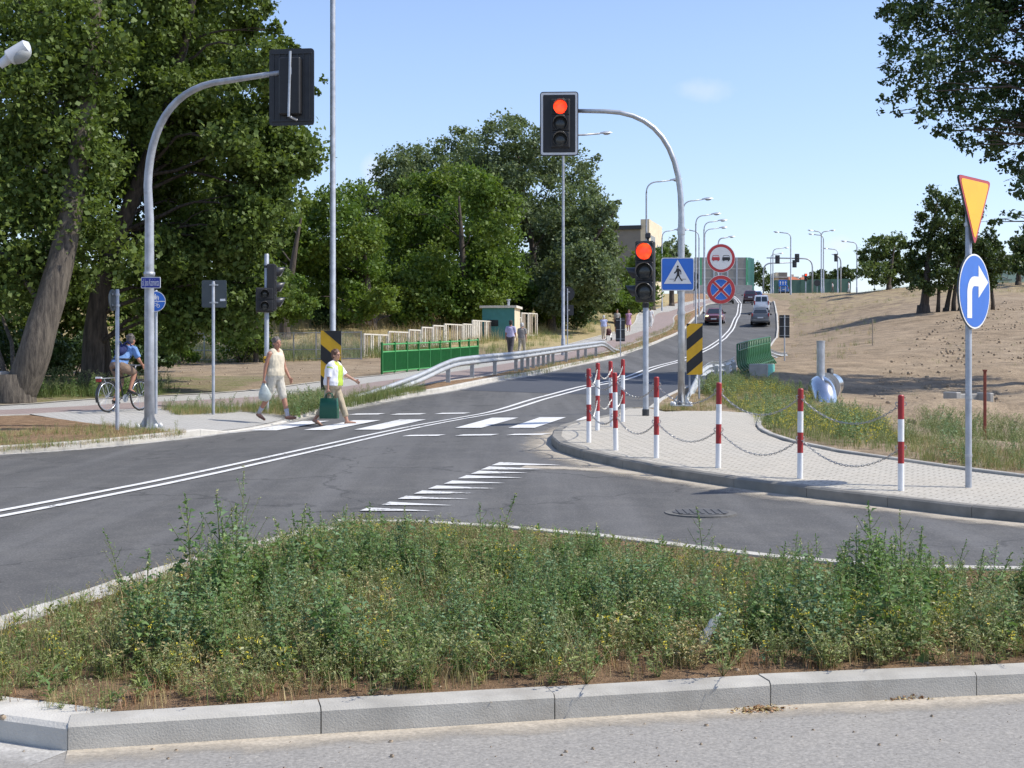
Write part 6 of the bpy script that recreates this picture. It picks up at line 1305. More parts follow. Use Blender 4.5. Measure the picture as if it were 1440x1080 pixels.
# tall slab building beyond the trees
A0=Vector(((913-CX)/F*170,170)); dR=Vector((2.75,10.2)).normalized(); dL=Vector((-dR.y,dR.x)); z0=gz(A0.x,A0.y)-1; zt=zpx(308,170); t=thing('office_building','grey and cream slab building rising behind the trees and the signal post','building',(A0.x,A0.y,z0)); 
def blk(o_,w_,dp,h,name,mats,par):
    b=MB(); c=[Vector((0,0))+dL*o_,dL*o_+dR*dp,dL*(o_+w_)+dR*dp,dL*(o_+w_)]; vs=[(p.x,p.y,0) for p in c]+[(p.x,p.y,h) for p in c]; b.add(vs,[(0,1,5,4),(1,2,6,5),(2,3,7,6),(3,0,4,7),(4,5,6,7)]); return b.build(name,mats,par)
h1=zt-z0; blk(0,1.1,10.5,h1,'stair_block',K['cream'],t); h2=zpx(316.5,170)-z0; blk(1.1,14,10.4,h2-.5,'wall',K['grey_plaster'],t); b=MB(); c=[dL*1.0-dR*.3,dL*1.0+dR*10.6,dL*15.3+dR*10.6,dL*15.3-dR*.3]; b.add([(p.x,p.y,h2-.5) for p in c]+[(p.x,p.y,h2) for p in c],[(0,1,5,4),(1,2,6,5),(2,3,7,6),(3,0,4,7),(4,5,6,7),(3,2,1,0)]); b.build('roof',K['dark_metal'],t)
nR=Vector((dR.y,-dR.x))
for s_,hh,zz in((1.6,2.6,h1-3.2),(2.5,2.6,h1-3.2),(3.4,2.6,h1-3.2),(4.3,2.6,h1-3.2),(6.6,1.8,h1-3.6),(8.0,1.8,h1-3.6),(6.6,1.8,h1-6.6),(8.0,1.8,h1-6.6),(2,2.2,h1-6.6),(4,2.2,h1-6.6)):
    p=dR*s_+nR*.02; b=MB(); u=dR*.28; b.add([(p.x-u.x,p.y-u.y,zz-hh/2),(p.x+u.x,p.y+u.y,zz-hh/2),(p.x+u.x,p.y+u.y,zz+hh/2),(p.x-u.x,p.y-u.y,zz+hh/2)],[(0,1,2,3)]); b.build('window',K['glass'],t)
for o_ in(4.5,8.0,11.5): p=dL*o_-dR*.02; b=MB(); u=dL*.06; b.add([(p.x-u.x,p.y-u.y,0),(p.x+u.x,p.y+u.y,0),(p.x+u.x,p.y+u.y,h2-.55),(p.x-u.x,p.y-u.y,h2-.55)],[(0,1,2,3)]); b.build('wall_joint',K['dark_metal'],t)
# noise barrier at the far junction
d=252; xs=[976,985.5,1004,1023,1036,1050]; K['barrier']=M('barrier_panel',(.30,.285,.25),.9,.1,1.5); K['barrier_glass']=M('green_tinted_panel',(.14,.34,.27),.3,.12,1); K['barrier_green']=M('barrier_green_post',(.10,.42,.20),.5,.1,2)
p0=groundpt(985,d); t=thing('noise_barrier','tall grey noise barrier with a green glass end beyond the two round signs','noise barrier',p0); zt=zpx(362,d)-p0.z; zb=zpx(401,d)-p0.z; wx=lambda px,dd=d:(px-CX)/F*dd-p0.x
for x0,x1 in zip(xs,xs[1:]):
    b=MB(); cx=(wx(x0)+wx(x1))/2; b.box((cx,0,(zt+zb)/2),(wx(x1)-wx(x0)-.1,.2,zt-zb),m=0)
    for z in(zpx(378,d)-p0.z,zpx(391,d)-p0.z): b.box((cx,-.11,z),(wx(x1)-wx(x0)-.1,.03,.12),m=1)
    b.build('barrier_panel',[K['barrier'],K['kerb_pale']],t); b=MB(); b.box((wx(x1),0,zt/2),(.3,.3,zt),m=0); b.build('post',K['barrier_green'] if x1 in(985.5,1050) else K['galv'],t)
b=MB(); b.box((wx(1005),0,zb/2-.3),(14,.4,zb+.6)); b.build('footing_wall',K['concrete'],t)
for k in range(3): x=wx(1050)+.25+k*.55; b=MB(); b.box((x+.25,.2+k*1.2,(zt)/2),(.5,.06,zt)); b.build('glass_panel',K['barrier_glass'],t); b=MB(); b.box((x+.52,.8+k*1.2,zt/2),(.12,.12,zt)); b.build('post',K['barrier_green'],t)
# far green hoarding, houses
d=262; K['hoarding']=M('green_hoarding',(.075,.15,.105),.7,.12,.6); p0=groundpt(1140,d); t=thing('green_hoarding','long dark green hoarding along the far side of the junction','fence',p0)
px_=[1084,1098,1112,1126,1140,1154,1168,1182,1196]
for x0,x1 in zip(px_,px_[1:]):
    X0,X1=(x0-CX)/F*d-p0.x,(x1-CX)/F*d-p0.x; tp=zpx(394-(x0-1084)*.02,d)-p0.z; b=MB(); b.box(((X0+X1)/2,0,tp/2-.3),(X1-X0-.04,.08,tp+.6)); b.build('hoarding_panel',K['hoarding'],t); b=MB(); b.box((X1,-.06,tp/2-.3),(.12,.12,tp+.65)); b.build('post',K['hoarding'],t)
K['roof_orange']=M('orange_tiles',(.42,.13,.055),.85,.12,2); K['roof_grey']=M('grey_roof',(.14,.15,.18),.8,.1,2); K['house_wall']=M('house_plaster',(.60,.56,.48),.9,.08,.6)
def house(px0,px1,pyt,pyw,d,lab,rm,wm='house_wall'):
    p=groundpt((px0+px1)/2,d); w_=(px1-px0)/F*d; zt=zpx(pyt,d)-p.z; zw=zpx(pyw,d)-p.z; t=thing('house',lab,'house',p); b=MB(); b.box((0,4,zw/2-1),(w_,8,zw+2)); b.add([(-w_/2,4,zw),(-w_/2,0,zw),(-w_/2,8,zw)],[]); b.build('wall',K[wm],t)
    b=MB(); e=.3; b.add([(-w_/2-e,-e,zw+.02),(w_/2+e,-e,zw+.02),(w_/2+e,8+e,zw+.02),(-w_/2-e,8+e,zw+.02),(-w_/2*.6,4,zt),(w_/2*.6,4,zt)],[(0,1,5,4),(1,2,5),(2,3,4,5),(3,0,4),(3,2,1,0)]); r_=b.build('roof',K[rm],t); b=MB(); b.box((w_*.15,4.6,zt-.1),(.6,.6,1.4)); b.build('chimney',K['house_wall'],r_)
    for k in(-.25,.25): b=MB(); b.box((k*w_,-.02,zw*.72),(w_*.16,.06,zw*.2)); b.build('window',K['glass'],t)
house(1111,1125,388,394,300,'far house with an orange roof left of the lit distant signal','roof_orange'); house(1128,1140,388.5,394,310,'far house with an orange roof behind the lit distant signal','roof_orange'); house(1138,1150,387,393,320,'far house with a blue grey roof','roof_grey')
p=groundpt(1099,310); t=thing('flat_block','far cream block with a flat dark roof panel beyond the noise barrier','building',p); zt=zpx(383,310)-p.z; b=MB(); b.box((0,3,zt/2-.5),(2.7,6,zt+1)); b.build('wall',K['cream'],t); b=MB(); b.box((.3,-.05,zt-.8),(1.9,.1,1.5)); b.build('dark_panel',K['grey_plaster'],t); b=MB(); b.box((.4,3,zpx(390,310)-p.z),(7,7,.3)); b.build('flat_roof',K['concrete'],t)
p=groundpt(1425,150); t=thing('boundary_wall','pale green wall with dark painted scrawl behind the blue arrow sign','wall',p); b=MB(); zt=zpx(374,150)-p.z; b.box((0,0,zt/2-.3),(5.5,.25,zt+.6)); K['wall_green']=M('pale_green_wall',(.30,.42,.35),.9,.1,.8); b.build('wall_panel',K['wall_green'],t); b=MB()
for (pts_) in([(-1.5,.6),(-1.2,1.2),(-.6,1.0),(-.7,.5),(-1.4,.7)],[(-.3,1.3),(.5,1.4),(.9,1.1),(.4,.9)],[(.2,.4),(.5,1.0),(1.0,.5),(1.2,1.1)],[(-1.6,.3),(-.2,.35)]): b.tube([(x,-.13,z*zt/1.9) for x,z in pts_],[.055]*len(pts_),5,sx=1,sy=.4)
b.build('scrawl',K['black'],t); b=MB(); b.box((-.5,1.5,zpx(352,150)-p.z-.5),(9,3,1.0)); 
o=b.build('flat_roof_house',K['concrete']); o.location=p+Vector((2,6,0)); tag(o,'low flat concrete roof showing above the pale green wall at the right edge','building')
# distant signals
def far_mast(px,pyb_top,d,arm_px,boards,lab):
    L=groundpt(px,d); t=thing('far_signal_mast',lab,'traffic light',L); zt=zpx(pyb_top,d)-L.z; ax=(arm_px-px)/F*d; s_=1 if ax>0 else -1; b=MB(); b.tube([(0,0,0),(0,0,zt-2.2)]+arc_pts((0,0,zt-1.6),(0,0,zt),(s_*1.6,0,zt),6)+[Vector((ax,0,zt+.1))],[.13]*9+[.09],8); b.build('mast',K['galv_paint'],t,smooth=True)
    for bx,py,w_,h_ in boards:
        x=(bx-px)/F*d; z=zpx(py,d)-L.z; b=MB(); b.box((x,-.2,z),(w_,.15,h_),bev=.05); q=b.build('backboard',K['dark_metal'],t)
        for k in(-1,0,1): b=MB(); b.ball((x,-.3,z+k*h_*.27),(.16,.06,.16),None,10,6); b.build('lens',K['lens_dark'],q)
far_mast(1142.5,363.5,235,1078,[(1093,365,.8,1.5),(1120.5,363,.8,1.5)],'far arched mast with a long arm to the left carrying dark signal boards'); far_mast(1073.5,370,250,1116,[(1117,371,.8,1.4)],'far arched mast left of the lone lamp, its arm reaching right'); far_mast(1182.5,358,240,1174,[(1175,362.5,.6,1.4)],'short far mast with a tilted dark signal head by the crest trees')
d=232; L=groundpt(1133,d); t=thing('far_signal_post','far low signal post showing a red light in front of the green hoarding','traffic light',L); post(t,zpx(385,d)-L.z,.08); z=zpx(390,d)-L.z; sig_head(t,0,-.15,z,.42,lit=0,w=.5,vis=.2,r=.19)
d=222; L=groundpt(1101,d); t=thing('direction_sign','blue direction sign with white arrows on two thin posts at the far junction','road sign',L)
for sx in(-.4,.4): b=MB(); b.tube([(sx,.05,-.2),(sx,.05,zpx(394,d)-L.z)],[.06]*2,8); b.build('post',K['galv_paint'],t)
z=zpx(398,d)-L.z; b=MB(); b.plate([(x,zz_+z) for x,zz_ in rrect(1.4,1.05,.08)],-.03,.0,0)
for x in(-.42,0,.42): b.add([(x-.05,-.034,z-.3),(x+.05,-.034,z-.3),(x+.05,-.034,z+.1),(x-.05,-.034,z+.1)],[(0,1,2,3)],1); b.add([(x-.15,-.034,z+.08),(x+.15,-.034,z+.08),(x,-.034,z+.32)],[(0,1,2)],1)
b.build('sign_panel',[K['sign_blue'],K['white']],t)
for px,py,d,r_,lab in((1149,398,228,.55,'far round dark sign on a post right of the arched mast'),(976,389,150,.5,'round dark sign back partly behind the lamp posts left of the no overtaking sign')):
    L=groundpt(px,d); t=thing('round_road_sign',lab,'road sign',L); z=zpx(py,d)-L.z; post(t,z+.4,.05); b=MB(); b.plate([(x,zz_+z) for x,zz_ in circ((0,0),r_,24)],-.08,-.05); b.build('sign_panel',K['dark_metal'],t)
    if d<200: b=MB(); b.plate([(x,zz_+z-1.05) for x,zz_ in circ((0,0),r_,24)],-.08,-.05); b.build('sign_panel',K['dark_metal'],t)
L=groundpt(1230,165); t=thing('square_sign','small blue square sign below the dark crest tree','road sign',L); z=zpx(386,165)-L.z; post(t,z+.3,.05); b=MB(); b.plate([(x,zz_+z) for x,zz_ in rrect(.7,.7,.06)],-.08,-.05); b.build('sign_panel',K['sign_blue'],t)
# ---------------------------------------------------------------- weeds and grass
VEG=['weed_leaf','weed_stem','flower','seed','straw','weed_olive','weed_blue','grass_green','rustweed']
class PB:
    def __init__(s): s.V=[]; s.Q=[]; s.M=[]
    def leaf(s,p,d,n_,L_,w_,m=0,fold=.25):
        p=np.array(p,float); d=np.array(d,float); d/=np.linalg.norm(d)+1e-9; n_=np.array(n_,float); n_-=d*(n_@d); n_/=np.linalg.norm(n_)+1e-9; sd=np.cross(d,n_); o=len(s.V)
        s.V+=[p,p+d*L_*.42+sd*w_*.5+n_*w_*fold,p+d*L_*.98-n_*L_*.12,p+d*L_*.42-sd*w_*.5+n_*w_*fold,p+d*L_*.5]
        s.Q+=[(o,o+1,o+2,o+4),(o,o+4,o+2,o+3)]; s.M+=[m,m]
    def stem(s,P,r0,r1,m=1):
        P=[np.array(p,float) for p in P]; o=len(s.V); k=len(P)
        for i,p in enumerate(P):
            r=r0+(r1-r0)*i/(k-1)
            for a in(0,2.09,4.19): s.V.append(p+np.array([r*math.cos(a),r*math.sin(a),0]))
        for i in range(k-1):
            for j in range(3): s.Q.append((o+i*3+j,o+i*3+(j+1)%3,o+i*3+3+(j+1)%3,o+i*3+3+j)); s.M.append(m)
    def blade(s,p,d,h,w_,bend,m):
        p=np.array(p,float); d=np.array(d,float); sd=np.array([-d[1],d[0],0.]); o=len(s.V); up=np.array([0,0,1.])
        q=[p,p+up*h*.55+d*bend*.3*h,p+up*h*(1-.35*bend)+d*bend*h]
        for i,x in enumerate(q): ww=w_*(1-.46*i); s.V+=[x-sd*ww/2,x+sd*ww/2]
        s.Q+=[(o,o+1,o+3,o+2),(o+2,o+3,o+5,o+4)]; s.M+=[m,m]
    def clump(s,p,r,n_,L_,m,g):
        for _ in range(n_):
            d=g.normal(size=3); d/=np.linalg.norm(d); s.leaf(np.array(p)+d*r*g.random(),g.normal(size=3),g.normal(size=3),L_*(.6+.8*g.random()),L_*.7,m)
    def get(s): return np.array(s.V),np.array(s.Q),np.array(s.M)
def goosefoot(h,seed,lm=0,dense=1.0,leafL=.05,seedy=.5):
    g=np.random.default_rng(seed); b=PB(); lean=g.normal(size=2)*.12; f=lambda t: np.array([lean[0]*h*t*t,lean[1]*h*t*t,h*t])
    b.stem([f(t) for t in np.linspace(0,1,6)],.0055,.0018)
    def along(fn,t0,t1,step,Ls,L_):
        t=t0; a=g.random()*6.28
        while t<t1:
            a+=2.4; up=.15+.5*t; d=np.array([math.cos(a),math.sin(a),up+g.normal()*.25]); p=fn(t); l_=Ls*(1-.72*t)*(.6+.7*g.random()); pet=l_*.45; q=p+d/np.linalg.norm(d)*pet*.6; b.leaf(q,d+np.array([0,0,-.55*g.random()]),np.array([-d[0]*.4,-d[1]*.4,1])+g.normal(size=3)*.35,l_,l_*(.5+.25*g.random()),lm); t+=step/L_
    along(f,.08,.97,.017/dense,leafL,h)
    nb=int((5+9*h)*dense)
    for k in range(nb):
        t0=.1+.75*k/nb; a=k*2.4+g.random(); L_=h*(.42-.3*t0)*(.7+.6*g.random()); p=f(t0); dd=np.array([math.cos(a),math.sin(a)])
        fn=lambda t,p=p,dd=dd,L_=L_: p+np.array([dd[0]*L_*.62*t,dd[1]*L_*.62*t,L_*(.45*t+.4*t*t)])
        b.stem([fn(0),fn(.5),fn(1)],.003,.0012); along(fn,.2,1.0,.017/dense,leafL*.72*(1-.4*t0),max(.05,L_))
        if g.random()<seedy: b.clump(fn(1.0),.012,7,.012,3 if g.random()<.5 else lm,g)
    for t in np.linspace(.86,1.03,5): b.clump(f(t),.013*(1.3-t),6,.013,3 if g.random()<.45 else lm,g)
    return b.get()
def mustard(h,seed,flower=True,m=5):
    g=np.random.default_rng(seed); b=PB()
    for s_ in range(g.integers(2,5)):
        ln=g.normal(size=2)*.28; hh=h*(.6+.5*g.random()); f=lambda t,ln=ln,hh=hh: np.array([ln[0]*hh*t,ln[1]*hh*t,hh*t]); b.stem([f(0),f(.5),f(1)],.003,.001,1 if g.random()<.5 else m)
        for k in range(int(16*hh/.3)):
            t=.08+.85*g.random(); a=g.random()*6.28; d=np.array([math.cos(a),math.sin(a),.5]); l_=.034*(1.1-t)*(.6+.8*g.random()); b.leaf(f(t),d,np.array([0,0,1])+g.normal(size=3)*.4,l_,l_*.35,m)
        for k in range(5):
            t=.5+.5*g.random(); a=g.random()*6.28; p=f(t); q=p+np.array([math.cos(a)*.05,math.sin(a)*.05,.05])*(h/.4); b.stem([p,q],.0015,.0008,m)
            if flower and g.random()<.55: b.clump(q,.010,4,.013,2,g)
            else: b.clump(q,.012,5,.010,3,g)
        b.clump(f(1),.012,5,.012,2 if flower and g.random()<.5 else 3,g)
    return b.get()
def tuft(h,seed,m,n_=16,w_=.004,spread=.05):
    g=np.random.default_rng(seed); b=PB()
    for k in range(n_): a=g.random()*6.28; d=np.array([math.cos(a),math.sin(a),0]); b.blade(np.array([g.normal()*spread,g.normal()*spread,0]),d,h*(.5+.7*g.random()),w_*(.7+.6*g.random()),.2+.6*g.random(),m)
    return b.get()
def rosette(seed,m,L_=.06,n_=14):
    g=np.random.default_rng(seed); b=PB()
    for k in range(n_): a=k*2.4; d=np.array([math.cos(a),math.sin(a),.35+.8*g.random()]); b.leaf(np.array([0,0,.01+.06*g.random()]),d,np.array([0,0,1])+g.normal(size=3)*.3,L_*(.5+.7*g.random()),L_*.3,m)
    return b.get()
def place(plist, pos, scale, rngs, protoidx):
    """plist of (V,Q,M); pos (n,3)"""
    VV=[];QQ=[];MM=[];o=0
    for k,(V,Q,M_) in enumerate(plist):
        ii=np.where(protoidx==k)[0]
        if not len(ii): continue
        a=rngs.random(len(ii))*6.28; s=scale[ii]; c_,s_=np.cos(a),np.sin(a)
        X=(V[None,:,0]*c_[:,None]-V[None,:,1]*s_[:,None])*s[:,None]+pos[ii,0][:,None]; Y=(V[None,:,0]*s_[:,None]+V[None,:,1]*c_[:,None])*s[:,None]+pos[ii,1][:,None]; Z_=V[None,:,2]*s[:,None]+pos[ii,2][:,None]
        VV.append(np.stack([X,Y,Z_],-1).reshape(-1,3)); QQ.append((Q[None]+(np.arange(len(ii))*len(V))[:,None,None]+o).reshape(-1,4)); MM.append(np.tile(M_,len(ii))); o+=len(V)*len(ii)
    return np.concatenate(VV),np.concatenate(QQ),np.concatenate(MM)
vegmats=[K[x] for x in VEG]
def stuff(name,V,Q,M_): o=npmesh(name,V,Q,vegmats,M_); o['kind']='stuff'; return o
def randin(poly,n,g):
    P=np.array([p[:2] for p in poly]); lo,hi=P.min(0),P.max(0); out=np.empty((0,2))
    while len(out)<n: q=lo+(hi-lo)*g.random((n*2,2)); k=np.array([inpoly(np.array([x]),y,poly)[0] for x,y in q]) if False else None; out=np.concatenate([out,q[_inp(q,poly)]])
    return out[:n]
def _inp(q,poly):
    c=np.zeros(len(q),bool); P=[p[:2] for p in poly]
    for (x0,y0),(x1,y1) in zip(P,P[1:]+[P[0]]): c^=((y0>q[:,1])!=(y1>q[:,1]))&(q[:,0]<(x1-x0)*(q[:,1]-y0)/((y1-y0) if y1!=y0 else 1e-9)+x0)
    return c
g=np.random.default_rng(42)
GF=[goosefoot(h,i,lm,1.05,.078 if i%2 else .095,.3) for i,(h,lm) in enumerate(((.34,0),(.42,0),(.5,0),(.38,6),(.46,6),(.30,0),(.40,0)))]
def olive_bush(h,seed,m=5):
    gg=np.random.default_rng(seed); b=PB()
    for s_ in range(7):
        ln=gg.normal(size=2)*.55; hh=h*(.5+.6*gg.random()); f=lambda t: np.array([ln[0]*hh*t,ln[1]*hh*t,hh*t*(1-.15*t)]); b.stem([f(0),f(.5),f(1)],.0022,.001,4 if gg.random()<.4 else 1)
        for k in range(17): t=.1+.9*gg.random(); a=gg.random()*6.28; l_=.021*(.5+gg.random()); b.leaf(f(t)+gg.normal(size=3)*.008,np.array([math.cos(a),math.sin(a),.4]),np.array([0,0,1])+gg.normal(size=3)*.5,l_,l_*.4,m if gg.random()<.8 else 3)
        b.clump(f(1),.012,5,.011,3,gg)
    return b.get()
OB=[olive_bush(.19,300),olive_bush(.26,301),olive_bush(.17,302,7),olive_bush(.22,303,4)]
MU=[mustard(h,10+i,fl) for i,(h,fl) in enumerate(((.30,True),(.36,True),(.26,False),(.4,False)))]
GT=[tuft(.16,20,4),tuft(.2,21,5),tuft(.12,22,8,12),tuft(.24,23,7,14,.005),tuft(.3,24,4,10,.003)]
RO=[rosette(30,0,.045),rosette(31,5,.05),rosette(32,5,.04)]
isl=[tuple(p) for p in ISLAND]; q=randin(isl,9500,g); x,y=q[:,0],q[:,1]
df=segdist(x,y,ISF); dl=segdist(x,y,ISL); dr=segdist(x,y,ISR); ed=np.minimum(np.minimum(df,dl),dr)
nz=np.array([noise.noise((a*.75,b_*.75,7))+.6*noise.noise((a*1.9,b_*1.9,4)) for a,b_ in q]); n2=np.array([noise.noise((a*2.3,b_*2.3,1)) for a,b_ in q])
core=np.clip((df-.3)/.55,0,1)*np.clip((dl-.8)/.6,0,1)*np.clip((dr-.7)/1.3,0,1)*np.clip((x+2.6)/1.0,.12,1)
rear=np.clip((y-9.7)/1.8,0,1)*np.clip((2.2-x)/1.0,0,1); core=core*(1-.86*rear)
gfp=np.clip(core*(.8+nz*1.2),0,1)*.32; r_=g.random(len(q)); isgf=(r_<gfp)&(ed>.22)
px_=CX+x*F/y
tall=np.interp(px_,[0,200,330,480,640,900,1100,1260,1440],[.55,.85,1.0,.92,.72,.7,.75,1.08,.95])*(1-.3*rear)*(.45+.55*np.clip(dr/2.2,0,1))
z=Z(x,y)+.10
sc_=tall*(.65+.5*g.random(len(q)))*np.clip(.95+.55*nz,.45,1.35)
i_=np.where(isgf)[0]; V,Q,M_=place(GF,np.c_[x,y,z][i_],sc_[i_],g,np.where(n2[i_]>.12,g.integers(3,5,len(i_)),g.choice([0,1,2,5,6],len(i_)))); stuff('goosefoot_weeds',V,Q,M_)
r2=g.random(len(q)); mup=(.10+.10*np.clip(nz+.4,0,1))*np.clip((ed-.12)/.3,0,1)*(1+.6*rear); i_=np.where((r2<mup*(.5+.7*np.clip((1.4-df)/1.0,0,1)))&~isgf)[0]; V,Q,M_=place(MU,np.c_[x,y,z][i_],(.5+.5*g.random(len(i_)))*np.where(y[i_]<7.2,.9,1)*np.clip(.25+.75*np.minimum(dr[i_]/2.0,dl[i_]/1.0),.25,1),g,g.integers(0,4,len(i_))); stuff('mustard_weeds',V,Q,M_)
r5=g.random(len(q)); i_=np.where((r5<.12+.12*np.clip((1.6-df)/1.2,0,1)+.10*rear)&(ed>.2)&~isgf)[0]; V,Q,M_=place(OB,np.c_[x,y,z][i_],(.55+.75*g.random(len(i_)))*np.clip(.3+.7*np.minimum(dr[i_]/1.9,dl[i_]/1.1),.3,1),g,g.choice(4,len(i_),p=[.4,.25,.2,.15])); stuff('olive_weeds',V,Q,M_)
r3=g.random(len(q)); i_=np.where((r3<.42)&(ed>.2))[0]; edge=ed[i_]<.6; pi_=np.where(edge,g.choice([0,1,2,2,0],len(i_)),g.choice([1,3,2,4],len(i_))); V,Q,M_=place(GT,np.c_[x,y,z][i_],(.4+.6*g.random(len(i_)))*np.clip(.4+.6*dr[i_]/2,.4,1),g,pi_); stuff('dry_grass',V,Q,M_)
r4=g.random(len(q)); i_=np.where((r4<.2)&(ed>.26))[0]; V,Q,M_=place(RO,np.c_[x,y,z][i_],.5+.8*g.random(len(i_)),g,g.integers(0,3,len(i_))); stuff('low_weeds',V,Q,M_)
# tall single plants
for i,(pxb,pyb,pyt,lab,h0) in enumerate(((340,840,655,'tallest goosefoot plant, standing at the left of the weedy island',.8),(170,850,742,'tall thin weed alone near the pale kerb on the left of the island',.5),(88,905,842,'small wispy weed in the far left corner of the island',.3),(425,820,707,'tall goosefoot right of the tallest plant on the island',.5),(275,850,735,'branched weed left of the tallest goosefoot',.5),(702,800,692,'tall upright weed in the middle of the island against the asphalt',.45),(990,830,712,'tall weed below the manhole cover at the back of the island',.5),(1268,860,712,'tall bushy goosefoot on the right of the island below the end bollard',.62),(1340,860,755,'leafy weed right of the bushy goosefoot near the right edge',.5),(676,775,705,'slim weed beside the upright weed in the middle of the island',.3),(1215,865,745,'slender weed left of the bushy goosefoot',.5))):
    b_=at(pxb,pyb,.1); H=(pyb-pyt)*b_.y/F; V,Q,M_=goosefoot(h0,200+i,0 if i%3 else 6,1.05 if i!=2 else .6,.055); s=H/max(V[:,2]); t=thing('tall_weed',lab,'weed',b_,g.random()*360,'tall weeds on the island')
    for nm,sel in(('stem',M_==1),('leaves',M_!=1)): npmesh(nm,V*s,Q[sel],vegmats,M_[sel],parent=t)
# verges
def patch(name,pxpoly,n,mix,scale=(.7,1.3),off=.10,seed=1,poly=None,nthr=-1,height=1.0,nf=.5):
    gg=np.random.default_rng(seed); poly=poly or [tuple(p) for p in W(pxpoly,off)]; q=randin(poly,n,gg)
    if nthr>-1: q=q[np.array([noise.noise((a*nf,b_*nf,seed)) for a,b_ in q])>nthr]
    P=np.c_[q,Z(q[:,0],q[:,1])+off-.02]; PR=[m for m,_ in mix]; w_=np.array([k for _,k in mix],float); V,Q,M_=place(PR,P,(scale[0]+(scale[1]-scale[0])*gg.random(len(q)))*height,gg,gg.choice(len(PR),len(q),p=w_/w_.sum())); stuff(name,V,Q,M_)
st,ol,ru,gr,ls=GT
patch('verge_weeds',[(-60,612),(60,604),(150,597),(262,607),(250,612),(111,625),(-60,640)],1500,[(st,5),(ol,2),(gr,.5),(ru,2),(MU[2],.5),(RO[1],1)],(.4,.9),.12,1,nthr=-.15)
patch('verge_weeds',[(225,575),(345,572),(440,556),(470,553),(455,568),(420,584),(385,582),(345,578),(250,583)],1500,[(st,3),(ol,2),(gr,1),(MU[2],.6),(GF[3],.12)],(.6,1.2),.13,2)
patch('verge_weeds',[(398,578),(452,566),(450,576),(415,586)],90,[(GF[3],1),(MU[3],2),(GF[0],1)],(.8,1.5),.13,3)
patch('verge_weeds',[(455,572),(500,558),(560,548),(600,549),(560,557),(500,570),(462,580)],700,[(ol,2),(gr,2),(st,1),(MU[2],.5)],(.7,1.4),.12,4)
patch('verge_weeds',[(700,532),(800,507),(870,488),(915,470),(960,445),(975,440),(966,455),(900,490),(850,503),(760,527)],900,[(ol,2),(st,3),(gr,1)],(.8,1.6),.12,5)
patch('verge_weeds',[(922,572),(935,562),(1000,552),(1075,570),(1065,578),(935,579)],650,[(st,3),(ru,1.5),(ol,2),(MU[2],.3)],(.5,1.0),.12,6,nthr=-.1)
bank=[(1010,565),(985,556),(1000,545),(1040,533),(1085,537),(1130,556),(1150,578),(1215,585),(1250,610),(1262,640),(1180,633),(1100,616),(1066,602),(1064,586)]
patch('bank_weeds',bank,900,[(MU[0],2.4),(MU[1],2.0),(MU[3],1.2),(GF[3],.7),(GF[4],.5),(GF[0],.4)],(.8,1.35),.05,7)
patch('bank_grass',bank,2600,[(ol,3),(gr,2),(st,1.5)],(.8,1.5),.06,8)
patch('bank_weeds',[(985,556),(1035,535),(1050,540),(1000,562)],160,[(GF[3],2),(MU[3],2),(GF[1],1)],(.9,1.5),.05,9)
patch('verge_weeds',[(1255,640),(1262,612),(1340,625),(1460,640),(1460,668),(1363,660),(1297,650)],750,[(st,2),(ol,2),(MU[3],.8),(ru,1),(GF[3],.2)],(.5,1.2),.08,10,nthr=-.2)
patch('verge_weeds',[(1290,600),(1400,612),(1460,618),(1460,628),(1330,618)],160,[(GF[3],1),(MU[3],2),(ol,1)],(.8,1.5),.08,11)
patch('slope_weeds',None,2600,[(ol,2),(gr,2.5),(MU[3],.5),(st,1)],(1.6,3.2),.08,12,poly=[(-34,66),(-10,66),(-3.5,70),(-3.5,76),(-12,75),(-34,75)])
patch('slope_grass',None,5200,[(st,4),(ls,3),(ol,1)],(2.0,3.8),.08,13,poly=[(-40,75),(-10,75),(-2,80),(4,98),(-10,108),(-40,108)])
patch('slope_weeds',None,1900,[(ol,4),(gr,1),(st,1)],(1.3,2.6),.08,14,poly=[(-3,60),(-1.2,66),(2.5,82),(7,105),(9,125),(5,125),(0,100),(-3.5,84),(-5.5,70)],nthr=-.05,nf=.35)
patch('slope_weeds',None,1500,[(st,3),(ol,2),(gr,1)],(1.6,3),.08,15,poly=[(9,125),(4,110),(-2,100),(-8,100),(0,125),(12,160),(18,160)])
patch('field_grass',None,1700,[(ol,2),(st,3),(gr,1)],(1.0,2.2),.08,16,poly=[(11,60),(15,75),(20,95),(27,130),(36,170),(44,215),(60,215),(60,160),(42,150),(34,120),(26,95),(20,75),(16,60)],nthr=.0,nf=.15)
patch('field_grass',None,1300,[(ol,2),(st,3)],(1.4,2.6),.08,17,poly=[(36,118),(60,118),(80,150),(45,165)],nthr=-.05,nf=.12)
patch('field_grass',None,420,[(ol,2),(st,2),(gr,1)],(.7,1.6),.08,18,poly=[(10,27),(30,27),(45,60),(30,90),(22,80),(13,50)],nthr=.12,nf=.25)
patch('shade_weeds',None,1500,[(ol,2),(gr,3),(MU[3],1),(GF[0],.6)],(1.0,2.0),.06,19,poly=[(-22,36.5),(-12.8,35.2),(-9.5,35.8),(-9.5,38.5),(-22,40)])
